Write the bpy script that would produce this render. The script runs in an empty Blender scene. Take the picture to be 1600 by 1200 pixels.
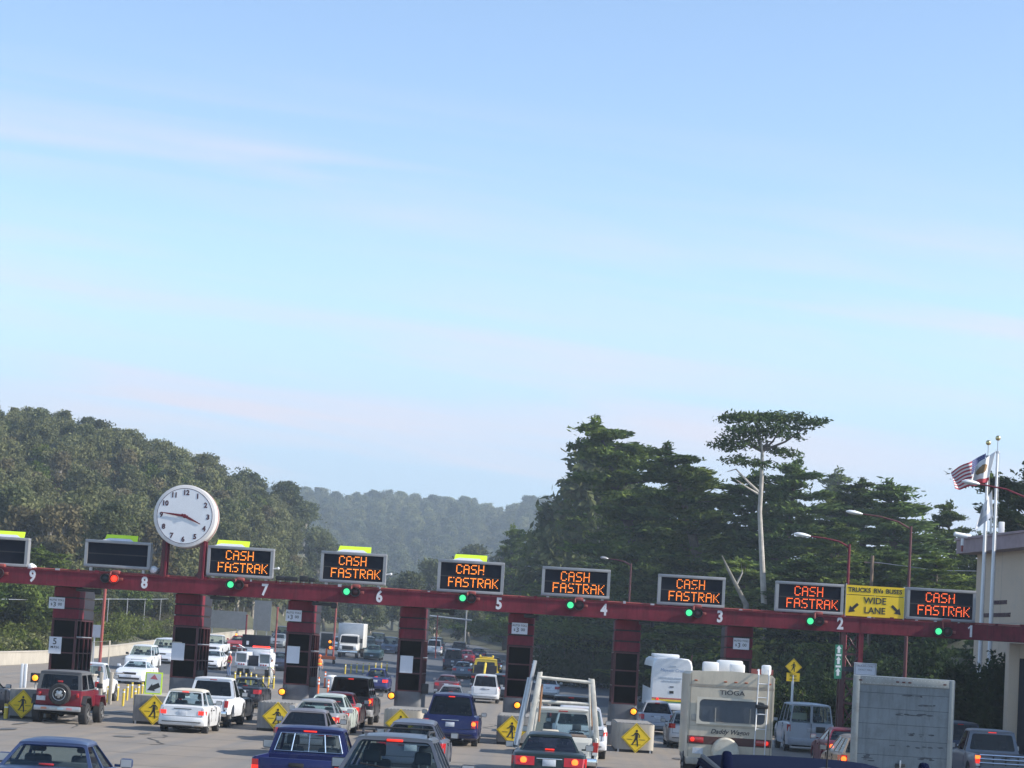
import bpy, bmesh, math, random
import numpy as np
from mathutils import Matrix, Vector, Quaternion
R = math.radians
S = bpy.context.scene
COL = S.collection
random.seed(4)
rng = np.random.default_rng(7)

# ------------------------------------------------------------------ camera, sky, sun, exposure
CAMZ = 3.1
FPX, V0 = 3400.0, 733.0
YAW, PITCH, ROLL = R(1.18), R(5.0), R(3.40)
CR = Matrix.Rotation(YAW, 3, 'Z') @ Matrix.Rotation(R(90) + PITCH, 3, 'X') @ Matrix.Rotation(ROLL, 3, 'Z')
cd = bpy.data.cameras.new('camera'); cam = bpy.data.objects.new('camera', cd); COL.objects.link(cam)
cam.matrix_world = Matrix.Translation((0, 0, CAMZ)) @ CR.to_4x4()
cd.sensor_fit = 'HORIZONTAL'; cd.sensor_width = 36.0; cd.lens = FPX / 1600 * 36
cd.shift_y = (V0 - 600) / 1600
cd.clip_start = 0.2; cd.clip_end = 6000
S.camera = cam

SUN_EL, SUN_AZ = R(32), R(-8.5)          # the sun stands to the right of the road, a little on the camera's side
W = bpy.data.worlds.new('World'); S.world = W; W.use_nodes = True
nt = W.node_tree; nt.nodes.clear()
def wn(t, **k):
    n = nt.nodes.new(t)
    for a, b in k.items(): setattr(n, a, b)
    return n
sky = wn('ShaderNodeTexSky'); sky.sky_type = 'NISHITA'; sky.sun_disc = False
sky.sun_elevation = SUN_EL; sky.sun_rotation = R(90) - SUN_AZ
sky.altitude = 60; sky.air_density = 0.85; sky.dust_density = 0.15; sky.ozone_density = 1.0
tc = wn('ShaderNodeTexCoord'); sx = wn('ShaderNodeSeparateXYZ'); nt.links.new(tc.outputs['Generated'], sx.inputs[0])
def wmath(op, a, b=None, c=None):
    n = wn('ShaderNodeMath', operation=op)
    for i, v in enumerate((a, b, c)):
        if v is None: continue
        if isinstance(v, (int, float)): n.inputs[i].default_value = v
        else: nt.links.new(v, n.inputs[i])
    return n.outputs[0]
ay = wmath('MAXIMUM', sx.outputs['Y'], 0.15)
az = wmath('DIVIDE', sx.outputs['X'], ay); el = wmath('DIVIDE', sx.outputs['Z'], ay)
el2 = wmath('MULTIPLY_ADD', az, 0.09, el)      # cirrus streaks that sink to the right
cb = wn('ShaderNodeCombineXYZ')
nt.links.new(wmath('MULTIPLY', az, 3.2), cb.inputs[0]); nt.links.new(wmath('MULTIPLY_ADD', el2, 55.0, 1.6), cb.inputs[1])
n1 = wn('ShaderNodeTexNoise'); n1.inputs['Scale'].default_value = 1.0; n1.inputs['Detail'].default_value = 5; n1.inputs['Roughness'].default_value = 0.5; n1.inputs['Distortion'].default_value = 0.5
nt.links.new(cb.outputs[0], n1.inputs['Vector'])
cb2 = wn('ShaderNodeCombineXYZ'); nt.links.new(wmath('MULTIPLY', az, 3.0), cb2.inputs[0]); nt.links.new(wmath('MULTIPLY', el2, 13.0), cb2.inputs[1]); cb2.inputs[2].default_value = 3.3
n2 = wn('ShaderNodeTexNoise'); n2.inputs['Scale'].default_value = 1.0; n2.inputs['Detail'].default_value = 2
nt.links.new(cb2.outputs[0], n2.inputs['Vector'])
mr = wn('ShaderNodeMapRange'); mr.inputs['From Min'].default_value = 0.41; mr.inputs['From Max'].default_value = 0.68
nt.links.new(n1.outputs[0], mr.inputs[0])
mr2 = wn('ShaderNodeMapRange'); mr2.inputs['From Min'].default_value = 0.28; mr2.inputs['From Max'].default_value = 0.60
nt.links.new(n2.outputs[0], mr2.inputs[0])
mr3 = wn('ShaderNodeMapRange'); mr3.interpolation_type = 'SMOOTHSTEP'   # the cirrus lies low, under about 13 degrees
mr3.inputs['From Min'].default_value = 0.27; mr3.inputs['From Max'].default_value = 0.18
nt.links.new(el2, mr3.inputs[0])
cf = wmath('MULTIPLY', wmath('MULTIPLY', mr.outputs[0], mr2.outputs[0]), mr3.outputs[0])
mx = wn('ShaderNodeMix', data_type='RGBA'); veil = wn('ShaderNodeMapRange'); veil.interpolation_type = 'SMOOTHSTEP'   # thin even veil of high cloud towards the horizon
veil.inputs['From Min'].default_value = 0.20; veil.inputs['From Max'].default_value = 0.07; veil.inputs['To Max'].default_value = 0.88
nt.links.new(el, veil.inputs[0])
mxv = wn('ShaderNodeMix', data_type='RGBA'); nt.links.new(veil.outputs[0], mxv.inputs[0]); nt.links.new(sky.outputs[0], mxv.inputs[6]); mxv.inputs[7].default_value = (2.15, 2.80, 3.55, 1)
nt.links.new(wmath('MULTIPLY', cf, 0.95), mx.inputs[0])
mx.inputs[7].default_value = (3.35, 3.3, 3.75, 1)
nt.links.new(mxv.outputs[2], mx.inputs[6])
bg = wn('ShaderNodeBackground'); bg.inputs[1].default_value = 0.138
nt.links.new(mx.outputs[2], bg.inputs[0])
wo = wn('ShaderNodeOutputWorld'); nt.links.new(bg.outputs[0], wo.inputs[0])

sd = bpy.data.lights.new('sun', 'SUN'); sd.energy = 4.4; sd.angle = R(0.53); sd.color = (1.0, 0.93, 0.82)
sun = bpy.data.objects.new('sun', sd); COL.objects.link(sun)
SDIR = Vector((math.cos(SUN_EL) * math.cos(SUN_AZ), math.cos(SUN_EL) * math.sin(SUN_AZ), math.sin(SUN_EL)))
sun.rotation_euler = SDIR.to_track_quat('Z', 'Y').to_euler()

S.view_settings.view_transform = 'Standard'; S.view_settings.look = 'None'
S.view_settings.exposure = 0.85; S.view_settings.gamma = 1.0
S.render.engine = 'CYCLES'
S.cycles.max_bounces = 8; S.cycles.transparent_max_bounces = 24; S.cycles.volume_bounces = 1
S.cycles.use_denoising = True

def unproject(u, v, Y):
    "world point at distance Y down the road seen at photograph pixel (u, v)"
    d = CR @ Vector(((u - 800) / FPX, -(v - V0) / FPX, -1))
    return Vector((0, 0, CAMZ)) + d * (Y / d.y)
def X_at(u, Y, z):
    "X of a point at distance Y and height z that is seen in photograph column u"
    v = 1000.0
    for _ in range(6):
        p = unproject(u, v, Y); v += (p.z - z) * FPX / Y
    return unproject(u, v, Y).x
def project(p):
    c = CR.transposed() @ (Vector(p) - Vector((0, 0, CAMZ)))
    return 800 + FPX * c.x / -c.z, V0 - FPX * c.y / -c.z

# ------------------------------------------------------------------ ground heights
def sstep(x, a, b):
    t = np.clip((np.asarray(x, float) - a) / (b - a), 0, 1); return t * t * (3 - 2 * t)
GY = [-60, 0, 14, 30, 36, 43, 55, 75, 100, 130, 150, 175, 200, 230, 250, 320, 450, 700]
GZ = [0.7, 0.5, 0.34, 0.45, 0.25, 0.0, 0.0, 0.0, 0.0, 0.05, 0.25, 0.85, 1.65, 2.45, 3.0, 4.6, 7.0, 9.0]
def G(X, Y):
    X = np.asarray(X, float); Y = np.asarray(Y, float)
    g = np.interp(Y, GY, GZ)
    g = g + np.clip((50 - Y) / 20, 0, 1) * 0.07 * (np.clip(X, -12, 12) + 2.2)
    g = g + sstep(Y, 92, 130) * np.clip(-X - 10, 0, 30) * 0.03
    return g
def Gf(X, Y): return float(G(X, Y))
def road_right(Y): return np.interp(Y, [0, 120, 150, 200, 260, 350, 500], [22, 17, 12.5, 5.0, -2.5, -12, -30])
def road_left(Y): return np.interp(Y, [0, 120, 200, 260, 350, 500], [-60, -34, -34, -35, -36, -42])
RX = [-400, -200, -102, -79, -63, -53, -47, -40]; RZ = [40, 33, 24.5, 21, 17, 12.5, 8, 0]
def terrain(X, Y):
    g = G(X, Y)
    g = g + sstep(Y, 215, 400) * np.interp(X, RX, RZ) * (1 - 0.75 * sstep(Y, 430, 700))
    g = g + sstep(Y, 850, 1450) * (1 - sstep(X, 0, 110)) * (67 + 9 * sstep(X, -190, -20)) * (1 + 0.025 * np.sin(X * 0.021))
    rr = road_right(Y)
    g = g + sstep(X, rr + 0.6, rr + 13) * 6.2 * sstep(Y, 102, 125)
    rl = road_left(Y)
    g = g + sstep(-X, -rl + 1.0, -rl + 12) * 2.6 * sstep(Y, 100, 130)
    return g
def Tf(X, Y): return float(terrain(np.float64(X), np.float64(Y)))

# ------------------------------------------------------------------ materials
MATS = {}
def mat(name, col, rough=0.5, metal=0.0, spec=0.5, coat=0.0, streak=0, var=0.12, vscale=2.0, bump=0.0, bscale=20, emit=0, ecol=None, dirt=None, dscale=1.2, damt=0.5, coord='Object'):
    if name in MATS: return MATS[name]
    m = bpy.data.materials.new(name); m.use_nodes = True; t = m.node_tree
    b = t.nodes['Principled BSDF']
    b.inputs['Roughness'].default_value = rough; b.inputs['Metallic'].default_value = metal
    b.inputs['Specular IOR Level'].default_value = spec
    b.inputs['Coat Weight'].default_value = coat; b.inputs['Coat Roughness'].default_value = 0.12
    tcn = t.nodes.new('ShaderNodeTexCoord')
    nz = t.nodes.new('ShaderNodeTexNoise'); nz.inputs['Scale'].default_value = vscale; nz.inputs['Detail'].default_value = 6; nz.inputs['Roughness'].default_value = 0.62
    t.links.new(tcn.outputs[coord], nz.inputs['Vector'])
    rp = t.nodes.new('ShaderNodeValToRGB'); c = Vector(col)
    rp.color_ramp.elements[0].position = 0.3; rp.color_ramp.elements[1].position = 0.7
    rp.color_ramp.elements[0].color = (*(c * (1 - var)), 1); rp.color_ramp.elements[1].color = (*(c * (1 + var)), 1)
    t.links.new(nz.outputs[0], rp.inputs[0]); out = rp.outputs[0]
    if dirt:
        n2 = t.nodes.new('ShaderNodeTexNoise'); n2.inputs['Scale'].default_value = dscale; n2.inputs['Detail'].default_value = 8; n2.inputs['Roughness'].default_value = 0.7
        t.links.new(tcn.outputs[coord], n2.inputs['Vector'])
        q = t.nodes.new('ShaderNodeMapRange'); q.inputs['From Min'].default_value = 0.5; q.inputs['From Max'].default_value = 0.72; q.inputs['To Max'].default_value = damt
        t.links.new(n2.outputs[0], q.inputs[0])
        x = t.nodes.new('ShaderNodeMix'); x.data_type = 'RGBA'; t.links.new(q.outputs[0], x.inputs[0]); t.links.new(out, x.inputs[6]); x.inputs[7].default_value = (*dirt, 1)
        out = x.outputs[2]
    if streak:      # rust and grime runs
        mp = t.nodes.new('ShaderNodeMapping'); mp.inputs['Scale'].default_value = (5, 5, .7); t.links.new(tcn.outputs[coord], mp.inputs[0])
        n4 = t.nodes.new('ShaderNodeTexNoise'); n4.inputs['Scale'].default_value = 1.3; n4.inputs['Detail'].default_value = 7; n4.inputs['Roughness'].default_value = .7; t.links.new(mp.outputs[0], n4.inputs['Vector'])
        q4 = t.nodes.new('ShaderNodeMapRange'); q4.inputs['From Min'].default_value = .48; q4.inputs['From Max'].default_value = .75; q4.inputs['To Max'].default_value = streak; t.links.new(n4.outputs[0], q4.inputs[0])
        x4 = t.nodes.new('ShaderNodeMix'); x4.data_type = 'RGBA'; t.links.new(q4.outputs[0], x4.inputs[0]); t.links.new(out, x4.inputs[6]); x4.inputs[7].default_value = (*(c * .3), 1); out = x4.outputs[2]
    t.links.new(out, b.inputs['Base Color'])
    if bump:
        n3 = t.nodes.new('ShaderNodeTexNoise'); n3.inputs['Scale'].default_value = bscale; n3.inputs['Detail'].default_value = 5
        t.links.new(tcn.outputs[coord], n3.inputs['Vector'])
        bp = t.nodes.new('ShaderNodeBump'); bp.inputs['Strength'].default_value = bump; bp.inputs['Distance'].default_value = 0.02
        t.links.new(n3.outputs[0], bp.inputs['Height']); t.links.new(bp.outputs[0], b.inputs['Normal'])
    if emit:
        b.inputs['Emission Color'].default_value = (*(ecol or col), 1); b.inputs['Emission Strength'].default_value = emit
    MATS[name] = m
    return m
def glass(name, tint, refl=1.0):
    if name in MATS: return MATS[name]
    m = bpy.data.materials.new(name); m.use_nodes = True; t = m.node_tree; t.nodes.clear()
    o = t.nodes.new('ShaderNodeOutputMaterial'); mxs = t.nodes.new('ShaderNodeMixShader')
    tr = t.nodes.new('ShaderNodeBsdfTransparent'); tr.inputs[0].default_value = (*tint, 1)
    gl = t.nodes.new('ShaderNodeBsdfGlossy'); gl.inputs['Roughness'].default_value = 0.03; gl.inputs[0].default_value = (.95, .97, 1, 1)
    fr = t.nodes.new('ShaderNodeLayerWeight'); fr.inputs[0].default_value = .5
    pw = t.nodes.new('ShaderNodeMath'); pw.operation = 'POWER'; pw.inputs[1].default_value = 4.5; t.links.new(fr.outputs[1], pw.inputs[0])
    ma = t.nodes.new('ShaderNodeMath'); ma.operation = 'MULTIPLY'; ma.inputs[1].default_value = refl; t.links.new(pw.outputs[0], ma.inputs[0])
    ad = t.nodes.new('ShaderNodeMath'); ad.operation = 'ADD'; ad.inputs[1].default_value = 0.04 * refl; t.links.new(ma.outputs[0], ad.inputs[0])
    t.links.new(ad.outputs[0], mxs.inputs[0]); t.links.new(tr.outputs[0], mxs.inputs[1]); t.links.new(gl.outputs[0], mxs.inputs[2]); t.links.new(mxs.outputs[0], o.inputs[0])
    MATS[name] = m
    return m
def leafmat(name, a, b, trans=0.35, vscale=0.35):
    if name in MATS: return MATS[name]
    m = bpy.data.materials.new(name); m.use_nodes = True; t = m.node_tree; t.nodes.clear()
    o = t.nodes.new('ShaderNodeOutputMaterial'); mxs = t.nodes.new('ShaderNodeMixShader'); mxs.inputs[0].default_value = trans
    df = t.nodes.new('ShaderNodeBsdfDiffuse'); tl = t.nodes.new('ShaderNodeBsdfTranslucent')
    tcn = t.nodes.new('ShaderNodeTexCoord'); nz = t.nodes.new('ShaderNodeTexNoise'); nz.inputs['Scale'].default_value = vscale; nz.inputs['Detail'].default_value = 8; nz.inputs['Roughness'].default_value = .75
    oi = t.nodes.new('ShaderNodeObjectInfo')
    av = t.nodes.new('ShaderNodeVectorMath'); av.operation = 'MULTIPLY_ADD'; av.inputs[1].default_value = (37, 11, 5)
    t.links.new(oi.outputs['Random'], av.inputs[0]); t.links.new(tcn.outputs['Object'], av.inputs[2])
    t.links.new(av.outputs[0], nz.inputs['Vector'])
    rp = t.nodes.new('ShaderNodeValToRGB'); rp.color_ramp.elements[0].position = .36; rp.color_ramp.elements[1].position = .64
    rp.color_ramp.elements[0].color = (*a, 1); rp.color_ramp.elements[1].color = (*b, 1)
    t.links.new(nz.outputs[0], rp.inputs[0])
    hs = t.nodes.new('ShaderNodeHueSaturation')
    q = t.nodes.new('ShaderNodeMapRange'); q.inputs['To Min'].default_value = .75; q.inputs['To Max'].default_value = 1.3; t.links.new(oi.outputs['Random'], q.inputs[0])
    t.links.new(q.outputs[0], hs.inputs['Value']); t.links.new(rp.outputs[0], hs.inputs['Color'])
    t.links.new(hs.outputs[0], df.inputs[0]); t.links.new(hs.outputs[0], tl.inputs[0])
    t.links.new(df.outputs[0], mxs.inputs[1]); t.links.new(tl.outputs[0], mxs.inputs[2]); t.links.new(mxs.outputs[0], o.inputs[0])
    MATS[name] = m
    return m

M_RED = mat('oxide red painted steel', (0.155, 0.017, 0.031), 0.62, spec=.22, var=.28, vscale=1.6, streak=.75, bump=.25, dirt=(.075, .018, .026), dscale=2.2, damt=.6)
M_REDL = mat('faded red steel', (0.27, 0.06, 0.052), 0.55, var=.2)
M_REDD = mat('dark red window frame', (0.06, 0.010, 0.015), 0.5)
M_SLATE = mat('slate panel', (0.028, 0.029, 0.040), 0.65, spec=.25)
M_GROOVE = mat('dark groove', (0.018, 0.012, 0.014), 0.8)
M_CONC = mat('weathered concrete', (0.25, 0.245, 0.235), 0.85, streak=.5, var=.16, vscale=1.5, bump=.4, bscale=30, dirt=(.12, .12, .115), damt=.55)
M_CONCD = mat('grey painted concrete', (0.135, 0.14, 0.15), 0.8, var=.14, bump=.3, dirt=(.08, .08, .085))
M_CONCL = mat('pale concrete', (0.38, 0.35, 0.30), 0.9, streak=.35, var=.12, vscale=.8, bump=.3)
M_ALU = mat('grey aluminium frame', (0.28, 0.285, 0.30), 0.45, metal=.35, var=.1)
M_GALV = mat('galvanised metal', (0.42, 0.43, 0.45), 0.4, metal=.6)
M_LEDP = mat('black display panel', (0.008, 0.010, 0.018), 0.75, spec=.15, var=.15)
M_LED = mat('amber lamps', (0.9, .25, .02), 0.5, emit=.92, ecol=(1, .26, .03))
M_LEDR = mat('red orange lamps', (0.9, .16, .02), 0.5, emit=.80, ecol=(1, .13, .03))
M_FLUO = mat('fluorescent yellow green', (0.62, 0.86, 0.035), 0.5, var=.05)
M_WHITE = mat('white painted metal', (0.74, 0.75, 0.76), 0.5, var=.05)
M_WHITEG = mat('white number paint', (0.62, 0.62, 0.66), 0.6, var=.12, vscale=9)
M_CLOCK = mat('clock face white', (0.66, 0.68, 0.72), 0.45, var=.05)
M_NUM = mat('dark brown numeral paint', (0.06, 0.02, 0.03), 0.6)
M_BLACK = mat('black paint', (0.014, 0.014, 0.016), 0.5)
M_RUB = mat('tyre rubber', (0.022, 0.022, 0.024), 0.85, bump=.2)
M_YEL = mat('yellow sign sheeting', (0.82, 0.56, 0.010), 0.5, var=.06)
M_YPOST = mat('yellow post paint', (0.62, 0.46, 0.05), 0.55)
M_ORG = mat('orange plastic', (0.75, 0.13, 0.02), 0.5)
M_AMB = mat('lit amber lamp', (0.9, .35, .02), 0.4, emit=1.25, ecol=(1, .24, .010))
M_GRN = mat('lit green lamp', (.1, .8, .35), 0.4, emit=.62, ecol=(.06, .72, .27))
M_GRND = mat('unlit lens', (.012, .014, .022), 0.3)
M_REDLIT = mat('lit red lamp', (.8, .03, .01), 0.4, emit=1.6, ecol=(1, .03, .012))
M_DKRED = mat('unlit red lens', (.055, .008, .01), 0.3)
M_TAIL = mat('red tail lens', (.40, .012, .014), 0.2, coat=.5)
M_BRAKE = mat('lit brake lens', (.6, .02, .01), 0.3, emit=.5, ecol=(1, .035, .015))
M_BRAKEO = mat('bright lit brake lens', (.8, .12, .02), 0.3, emit=2.0, ecol=(1, .12, .015))
M_CLEARL = mat('clear lamp lens', (.62, .62, .6), 0.15, coat=.6)
M_HEADL = mat('headlamp lens', (.6, .62, .64), 0.15, coat=.6)
M_HEADON = mat('lit headlamp', (.8, .8, .75), 0.15, emit=4, ecol=(1, .93, .8))
M_PLATE = mat('licence plate', (.52, .55, .60), 0.5, var=.2, vscale=14)
M_CHROME = mat('chrome trim', (.72, .73, .75), 0.18, metal=1.0, var=.03)
M_TRIM = mat('black trim', (.02, .02, .022), 0.55)
M_SEAT = mat('grey seat cloth', (.075, .085, .105), 0.9)
M_UNDER = mat('dark underside', (.012, .012, .013), 0.9)
M_RIM = mat('alloy rim', (.40, .41, .42), 0.35, metal=.7)
M_GLASS = glass('car window glass', (.62, .71, .72), .5)
M_GLASSD = glass('dark tinted glass', (.045, .05, .055), .75)
M_GLASSB = glass('booth glass', (.03, .035, .045), .12)
M_WOOD = mat('weathered timber pole', (.16, .11, .08), 0.85)
M_SIGNW = mat('white sign sheet', (.58, .60, .66), 0.5, var=.05)
M_SIGNG = mat('green sign sheet', (.03, .22, .13), 0.5)
M_SIGNB = mat('blue sign sheet', (.03, .06, .33), 0.5)
M_SIGNR = mat('faded red sign sheet', (.42, .12, .10), 0.5)
M_SIGNRD = mat('red sign sheet', (.22, .03, .035), 0.5)
M_SKIN = mat('skin', (.42, .24, .17), 0.6)
PAINT = {}
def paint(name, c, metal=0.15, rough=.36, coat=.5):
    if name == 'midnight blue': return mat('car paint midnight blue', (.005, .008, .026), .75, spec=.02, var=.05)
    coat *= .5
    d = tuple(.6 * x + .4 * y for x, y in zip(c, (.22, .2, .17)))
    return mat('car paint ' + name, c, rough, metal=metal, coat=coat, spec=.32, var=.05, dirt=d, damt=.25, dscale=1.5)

# ------------------------------------------------------------------ mesh helper
class MB:
    def __init__(s): s.bm = bmesh.new(); s.mats = []
    def mi(s, m):
        if m not in s.mats: s.mats.append(m)
        return s.mats.index(m)
    def _f(s, vs, i):
        try: f = s.bm.faces.new(vs)
        except ValueError: return None
        f.material_index = i; return f
    def hexa(s, P, m, r=0, seg=2):
        "P: 8 corners, bottom ring then top ring"
        i = s.mi(m); v = [s.bm.verts.new(p) for p in P]
        fs = [s._f([v[k] for k in q], i) for q in ((3, 2, 1, 0), (4, 5, 6, 7), (0, 1, 5, 4), (1, 2, 6, 5), (2, 3, 7, 6), (3, 0, 4, 7))]
        if r:
            es = {e for f in fs if f for e in f.edges}
            res = bmesh.ops.bevel(s.bm, geom=list(es), offset=r, segments=seg, affect='EDGES', profile=.5)
            for f in res['faces']: f.material_index = i
        return s
    def box(s, x0, x1, y0, y1, z0, z1, m, r=0, seg=2):
        return s.hexa([(x0, y0, z0), (x1, y0, z0), (x1, y1, z0), (x0, y1, z0), (x0, y0, z1), (x1, y0, z1), (x1, y1, z1), (x0, y1, z1)], m, r, seg)
    def tube(s, pts, rad, m, n=8, caps=True):
        i = s.mi(m); pts = [Vector(p) for p in pts]
        if not hasattr(rad, '__len__'): rad = [rad] * len(pts)
        rings = []
        up = Vector((0, 0, 1))
        for k, p in enumerate(pts):
            d = (pts[min(k + 1, len(pts) - 1)] - pts[max(k - 1, 0)]).normalized()
            a = d.cross(up)
            if a.length < 1e-3: a = d.cross(Vector((0, 1, 0)))
            a.normalize(); b = a.cross(d).normalized()
            rings.append([s.bm.verts.new(p + rad[k] * (math.cos(2 * math.pi * j / n) * a + math.sin(2 * math.pi * j / n) * b)) for j in range(n)])
        for k in range(len(rings) - 1):
            for j in range(n): s._f([rings[k][j], rings[k][(j + 1) % n], rings[k + 1][(j + 1) % n], rings[k + 1][j]], i)
        if caps: s._f(rings[0][::-1], i); s._f(rings[-1], i)
        return s
    def lathe(s, prof, c, axis, m, n=24, caps=True):
        "prof: (radius, offset along axis)"
        i = s.mi(m); ax = Vector(axis).normalized(); c = Vector(c)
        a = ax.cross(Vector((0, 0, 1)))
        if a.length < 1e-3: a = Vector((1, 0, 0))
        a.normalize(); b = a.cross(ax).normalized()
        rings = [[s.bm.verts.new(c + ax * o + r * (math.cos(2 * math.pi * j / n) * a + math.sin(2 * math.pi * j / n) * b)) for j in range(n)] for r, o in prof]
        for k in range(len(rings) - 1):
            for j in range(n): s._f([rings[k][j], rings[k][(j + 1) % n], rings[k + 1][(j + 1) % n], rings[k + 1][j]], i)
        if caps: s._f(rings[0][::-1], i); s._f(rings[-1], i)
        return s
    def loft(s, secs, m, caps=True, closed=True):
        i = s.mi(m); rings = [[s.bm.verts.new(p) for p in q] for q in secs]; n = len(rings[0])
        for k in range(len(rings) - 1):
            for j in range(n if closed else n - 1): s._f([rings[k][j], rings[k][(j + 1) % n], rings[k + 1][(j + 1) % n], rings[k + 1][j]], i)
        if caps and closed: s._f(rings[0][::-1], i); s._f(rings[-1], i)
        return s
    def prism(s, poly, d0, d1, m, plane='xz'):
        "outline in a plane, pushed along the third axis"
        mk = {'xz': lambda a, b, t: (a, t, b), 'xy': lambda a, b, t: (a, b, t), 'yz': lambda a, b, t: (t, a, b)}[plane]
        return s.loft([[mk(a, b, d0) for a, b in poly], [mk(a, b, d1) for a, b in poly]], m)
    def sphere(s, c, r, m, n=12, sc=(1, 1, 1)):
        prof = []
        i = s.mi(m); k = n // 2
        rings = []
        for q in range(1, k):
            t = math.pi * q / k
            rings.append([s.bm.verts.new((c[0] + sc[0] * r * math.sin(t) * math.cos(2 * math.pi * j / n), c[1] + sc[1] * r * math.sin(t) * math.sin(2 * math.pi * j / n), c[2] - sc[2] * r * math.cos(t))) for j in range(n)])
        a = s.bm.verts.new((c[0], c[1], c[2] - sc[2] * r)); b = s.bm.verts.new((c[0], c[1], c[2] + sc[2] * r))
        for q in range(len(rings) - 1):
            for j in range(n): s._f([rings[q][j], rings[q][(j + 1) % n], rings[q + 1][(j + 1) % n], rings[q + 1][j]], i)
        for j in range(n):
            s._f([a, rings[0][(j + 1) % n], rings[0][j]], i); s._f([b, rings[-1][j], rings[-1][(j + 1) % n]], i)
        return s
    def quad(s, P, m):
        s._f([s.bm.verts.new(p) for p in P], s.mi(m)); return s
    def mesh(s, name, smooth=35):
        me = bpy.data.meshes.new(name)
        bmesh.ops.recalc_face_normals(s.bm, faces=s.bm.faces[:])
        s.bm.to_mesh(me); s.bm.free()
        for m in s.mats: me.materials.append(m)
        if smooth:
            me.polygons.foreach_set('use_smooth', [True] * len(me.polygons)); me.set_sharp_from_angle(angle=R(smooth))
        return me
    def build(s, name, parent=None, loc=(0, 0, 0), smooth=35): return link(name, s.mesh(name, smooth), parent, loc)
def link(name, data, parent=None, loc=(0, 0, 0)):
    o = bpy.data.objects.new(name, data); COL.objects.link(o); o.location = loc
    if parent: o.parent = parent
    return o
def tag(o, label, cat, group=None, kind=None):
    if label: o['label'] = label
    if cat: o['category'] = cat
    if group: o['group'] = group
    if kind: o['kind'] = kind
    return o
def thing(name, label, cat, loc=(0, 0, 0), rz=0, group=None):
    o = link(name, None, None, loc); o.rotation_euler = (0, 0, rz); o.empty_display_size = .3
    return tag(o, label, cat, group)
def copy_tree(o, parent=None):
    c = o.copy(); COL.objects.link(c); c.parent = parent
    for ch in KIDS.get(o.name, None) or [q for q in o.children]: copy_tree(ch, c)
    return c
KIDS = {}
def text(name, body, size, m, parent, loc, depth=.004, rz=0, sx=1.0, align='CENTER', bold=0.0, shear=0.0):
    "raised lettering that faces the camera side (-Y) before turning by rz"
    cu = bpy.data.curves.new(name, 'FONT'); cu.body = body; cu.size = size; cu.align_x = align; cu.align_y = 'CENTER'
    cu.extrude = depth; cu.resolution_u = 3; cu.offset = bold; cu.shear = shear
    t = bpy.data.objects.new('glyphs', cu); COL.objects.link(t)
    me = bpy.data.meshes.new_from_object(t.evaluated_get(bpy.context.evaluated_depsgraph_get()))
    bpy.data.objects.remove(t); bpy.data.curves.remove(cu)
    me.transform(Matrix.Rotation(rz, 4, 'Z') @ Matrix.Rotation(R(90), 4, 'X') @ Matrix.Diagonal((sx, 1, 1, 1)))
    me.materials.clear(); me.materials.append(m); me.name = name
    return link(name, me, parent, loc)
# ------------------------------------------------------------------ ground sheet and road
def grid_sheet(name, xs, ys, zf, m):
    Xg, Yg = np.meshgrid(xs, ys); Zg = zf(Xg, Yg)
    v = np.stack([Xg, Yg, Zg], -1).reshape(-1, 3); nx, ny = len(xs), len(ys)
    i = (np.arange(ny - 1)[:, None] * nx + np.arange(nx - 1)[None]).reshape(-1)
    f = np.stack([i, i + 1, i + nx + 1, i + nx], -1)
    me = bpy.data.meshes.new(name); me.from_pydata(v.tolist(), [], f.tolist()); me.materials.append(m)
    me.polygons.foreach_set('use_smooth', [True] * len(me.polygons))
    return me
M_GROUND = mat('dry grass and leaf litter', (.055, .056, .026), .95, var=.45, vscale=.25, bump=.6, bscale=2, dirt=(.045, .05, .02), dscale=.12, damt=.8)
xs = np.concatenate([np.linspace(-2200, -170, 24), np.linspace(-160, -62, 36), np.linspace(-60, 60, 121), np.linspace(63, 160, 30), np.linspace(180, 2200, 22)])
ys = np.concatenate([np.linspace(-120, 80, 51), np.linspace(84, 460, 95), np.linspace(470, 1000, 40), np.linspace(1050, 4200, 20)])
g = link('terrain', grid_sheet('terrain', xs, ys, terrain, M_GROUND)); g['kind'] = 'structure'

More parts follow.
